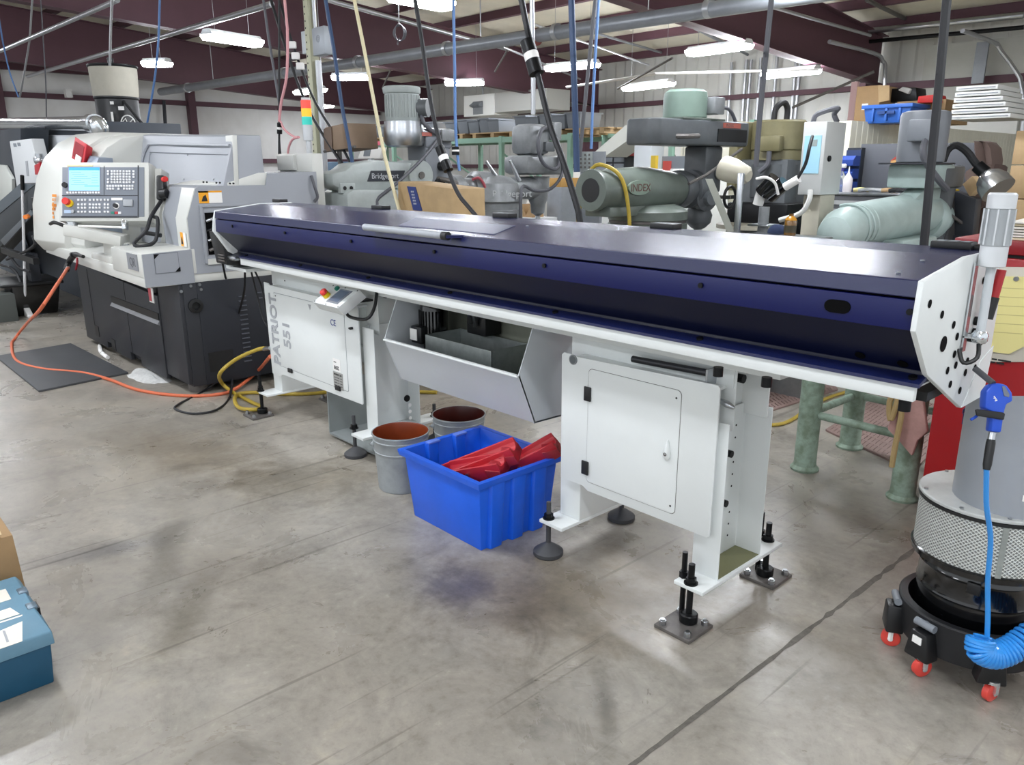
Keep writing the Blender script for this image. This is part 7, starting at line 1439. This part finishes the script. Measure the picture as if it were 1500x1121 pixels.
cord('cream_hose', [(519, 0), (533, 70), (548, 150), (564, 230), (584, 305)], .014, CORDC, 'cream hose slanting down over the pale grey mill', 3.55)
cord('drop_cable', [(608, 0), (618, 60), (631, 150), (646, 215), (657, 250), (672, 285), (697, 316)], .015, CORD, 'black cord with a white banded plug in front of the worn grey mill', 3.55, ((644, 216), (657, 250), .034))
cord('blue_drop_cable', [(664, 0), (666, 100), (667, 180), (670, 225), (673, 250)], .012, CORDB, 'pale blue cord hanging straight with a small banded plug', 4.2, ((667, 215), (667.5, 227), .03))
cord('drop_cable', [(764, 0), (772, 40), (779, 75), (788, 110), (805, 180), (826, 240), (846, 305), (850, 328)], .018, CORD, 'thick black cord with a large banded connector in front of the ceiling pipe', 3.35, ((772, 60), (786, 108), .042))
cord('hanging_rod', [(780, 50), (781, 110), (781, 168)], .016, COND, 'short bright steel rod below the large cord connector', 3.9, cat='rod')
cord('blue_drop_cable', [(837, 0), (840, 90), (843, 180), (845, 252)], .019, CORDN, 'thick blue hose falling straight onto the rear of the green ram', 3.6)
cord('grey_drop_cable', [(872, 0), (864, 80), (855, 170), (849, 230)], .014, CORDG, 'grey cord right of the thick blue hose', 4.4)
cord('blue_drop_cable', [(877, 0), (872, 80), (868, 160), (866, 218)], .011, CORDB, 'thin pale blue cord right of the thick blue hose', 4.6)
cord('hanging_rod', [(1130, 0), (1122, 80), (1113, 170), (1107, 245)], .014, CORDG, 'thin dark rod hanging in front of the olive motor', 3.8, cat='rod')
cord('hanging_rod', [(1387, 0), (1377, 110), (1366, 220), (1354, 352)], .017, CORD, 'dark pole hanging in front of the slate grey motor at right', 3.3, cat='rod')
cord('blue_drop_cable', [(-4, 10), (4, 60), (14, 105), (27, 142)], .011, CORDB, 'pale blue cord at the left edge under the ceiling', 3.0)
cord('grey_drop_cable', [(47, 6), (43, 60), (35, 110), (29, 142)], .014, COND, 'bright cord crossing the left wall girts', 3.2)
cord('grey_drop_cable', [(60, 6), (64, 70), (67, 120), (68, 172)], .008, CORDG, 'thin grey cord left of the black drum', 3.2)
cord('hanging_rod', [(164, 0), (162, 50), (161, 96)], .014, COND, 'bright rod running down to the cap of the black drum', 3.15, cat='rod')
cord('blue_drop_cable', [(234, 0), (232, 60), (226, 120), (214, 190)], .012, CORDB, 'blue grey cord right of the black drum', 3.4)
cord('drop_cable', [(845, 300), (846, 315), (848, 330)], .02, CORD, 'x', 3.4) if False else None
cc = thing('coiled_cable', 'coil of grey cable hung below the upper middle strip light', 'cable', P(585, 45, y=5.2))
c = P(585, 48, y=5.2)
for k in range(4): obj('cable_turn', MB().tube([c+rt*((.045+.008*k)*cos(2*pi*j/24))+Z*((.085-.004*k)*sin(2*pi*j/24))+hz*.01*k for j in range(25)], .006, 6, 1), CORDG, cc)
obj('cable_tail', MB().tube([c-Z*.05, c-Z*.09-rt*.02, c-Z*.12-rt*.02], .007), CORDG, cc); obj('hook_wire', MB().cyl(c+Z*.08, V((c.x, c.y, zr(c.y)+.1)), .005), COND, cc)
for k, (a, b_, y, lab) in enumerate([((1260, 0), (1283, 55), 15, ''),]): pass
single('wall_camera', MB().box(-.09, .06, -.1, .1, -.1, .1, frame(P(101, 137, x=-23.6), Y)).cyl(P(101, 137, x=-23.55), P(101, 137, x=-23.4), .07), LABELW, 'small white security camera on the left wall girt', 'camera')
single('wall_vent_pipe', MB().tube([P(240, 147, x=-23.7), P(243, 195, x=-23.7)], .05, 8, 1), DGREY, 'thin dark pipe on the left wall right of the black drum', 'pipe')
bpy.context.view_layer.update()
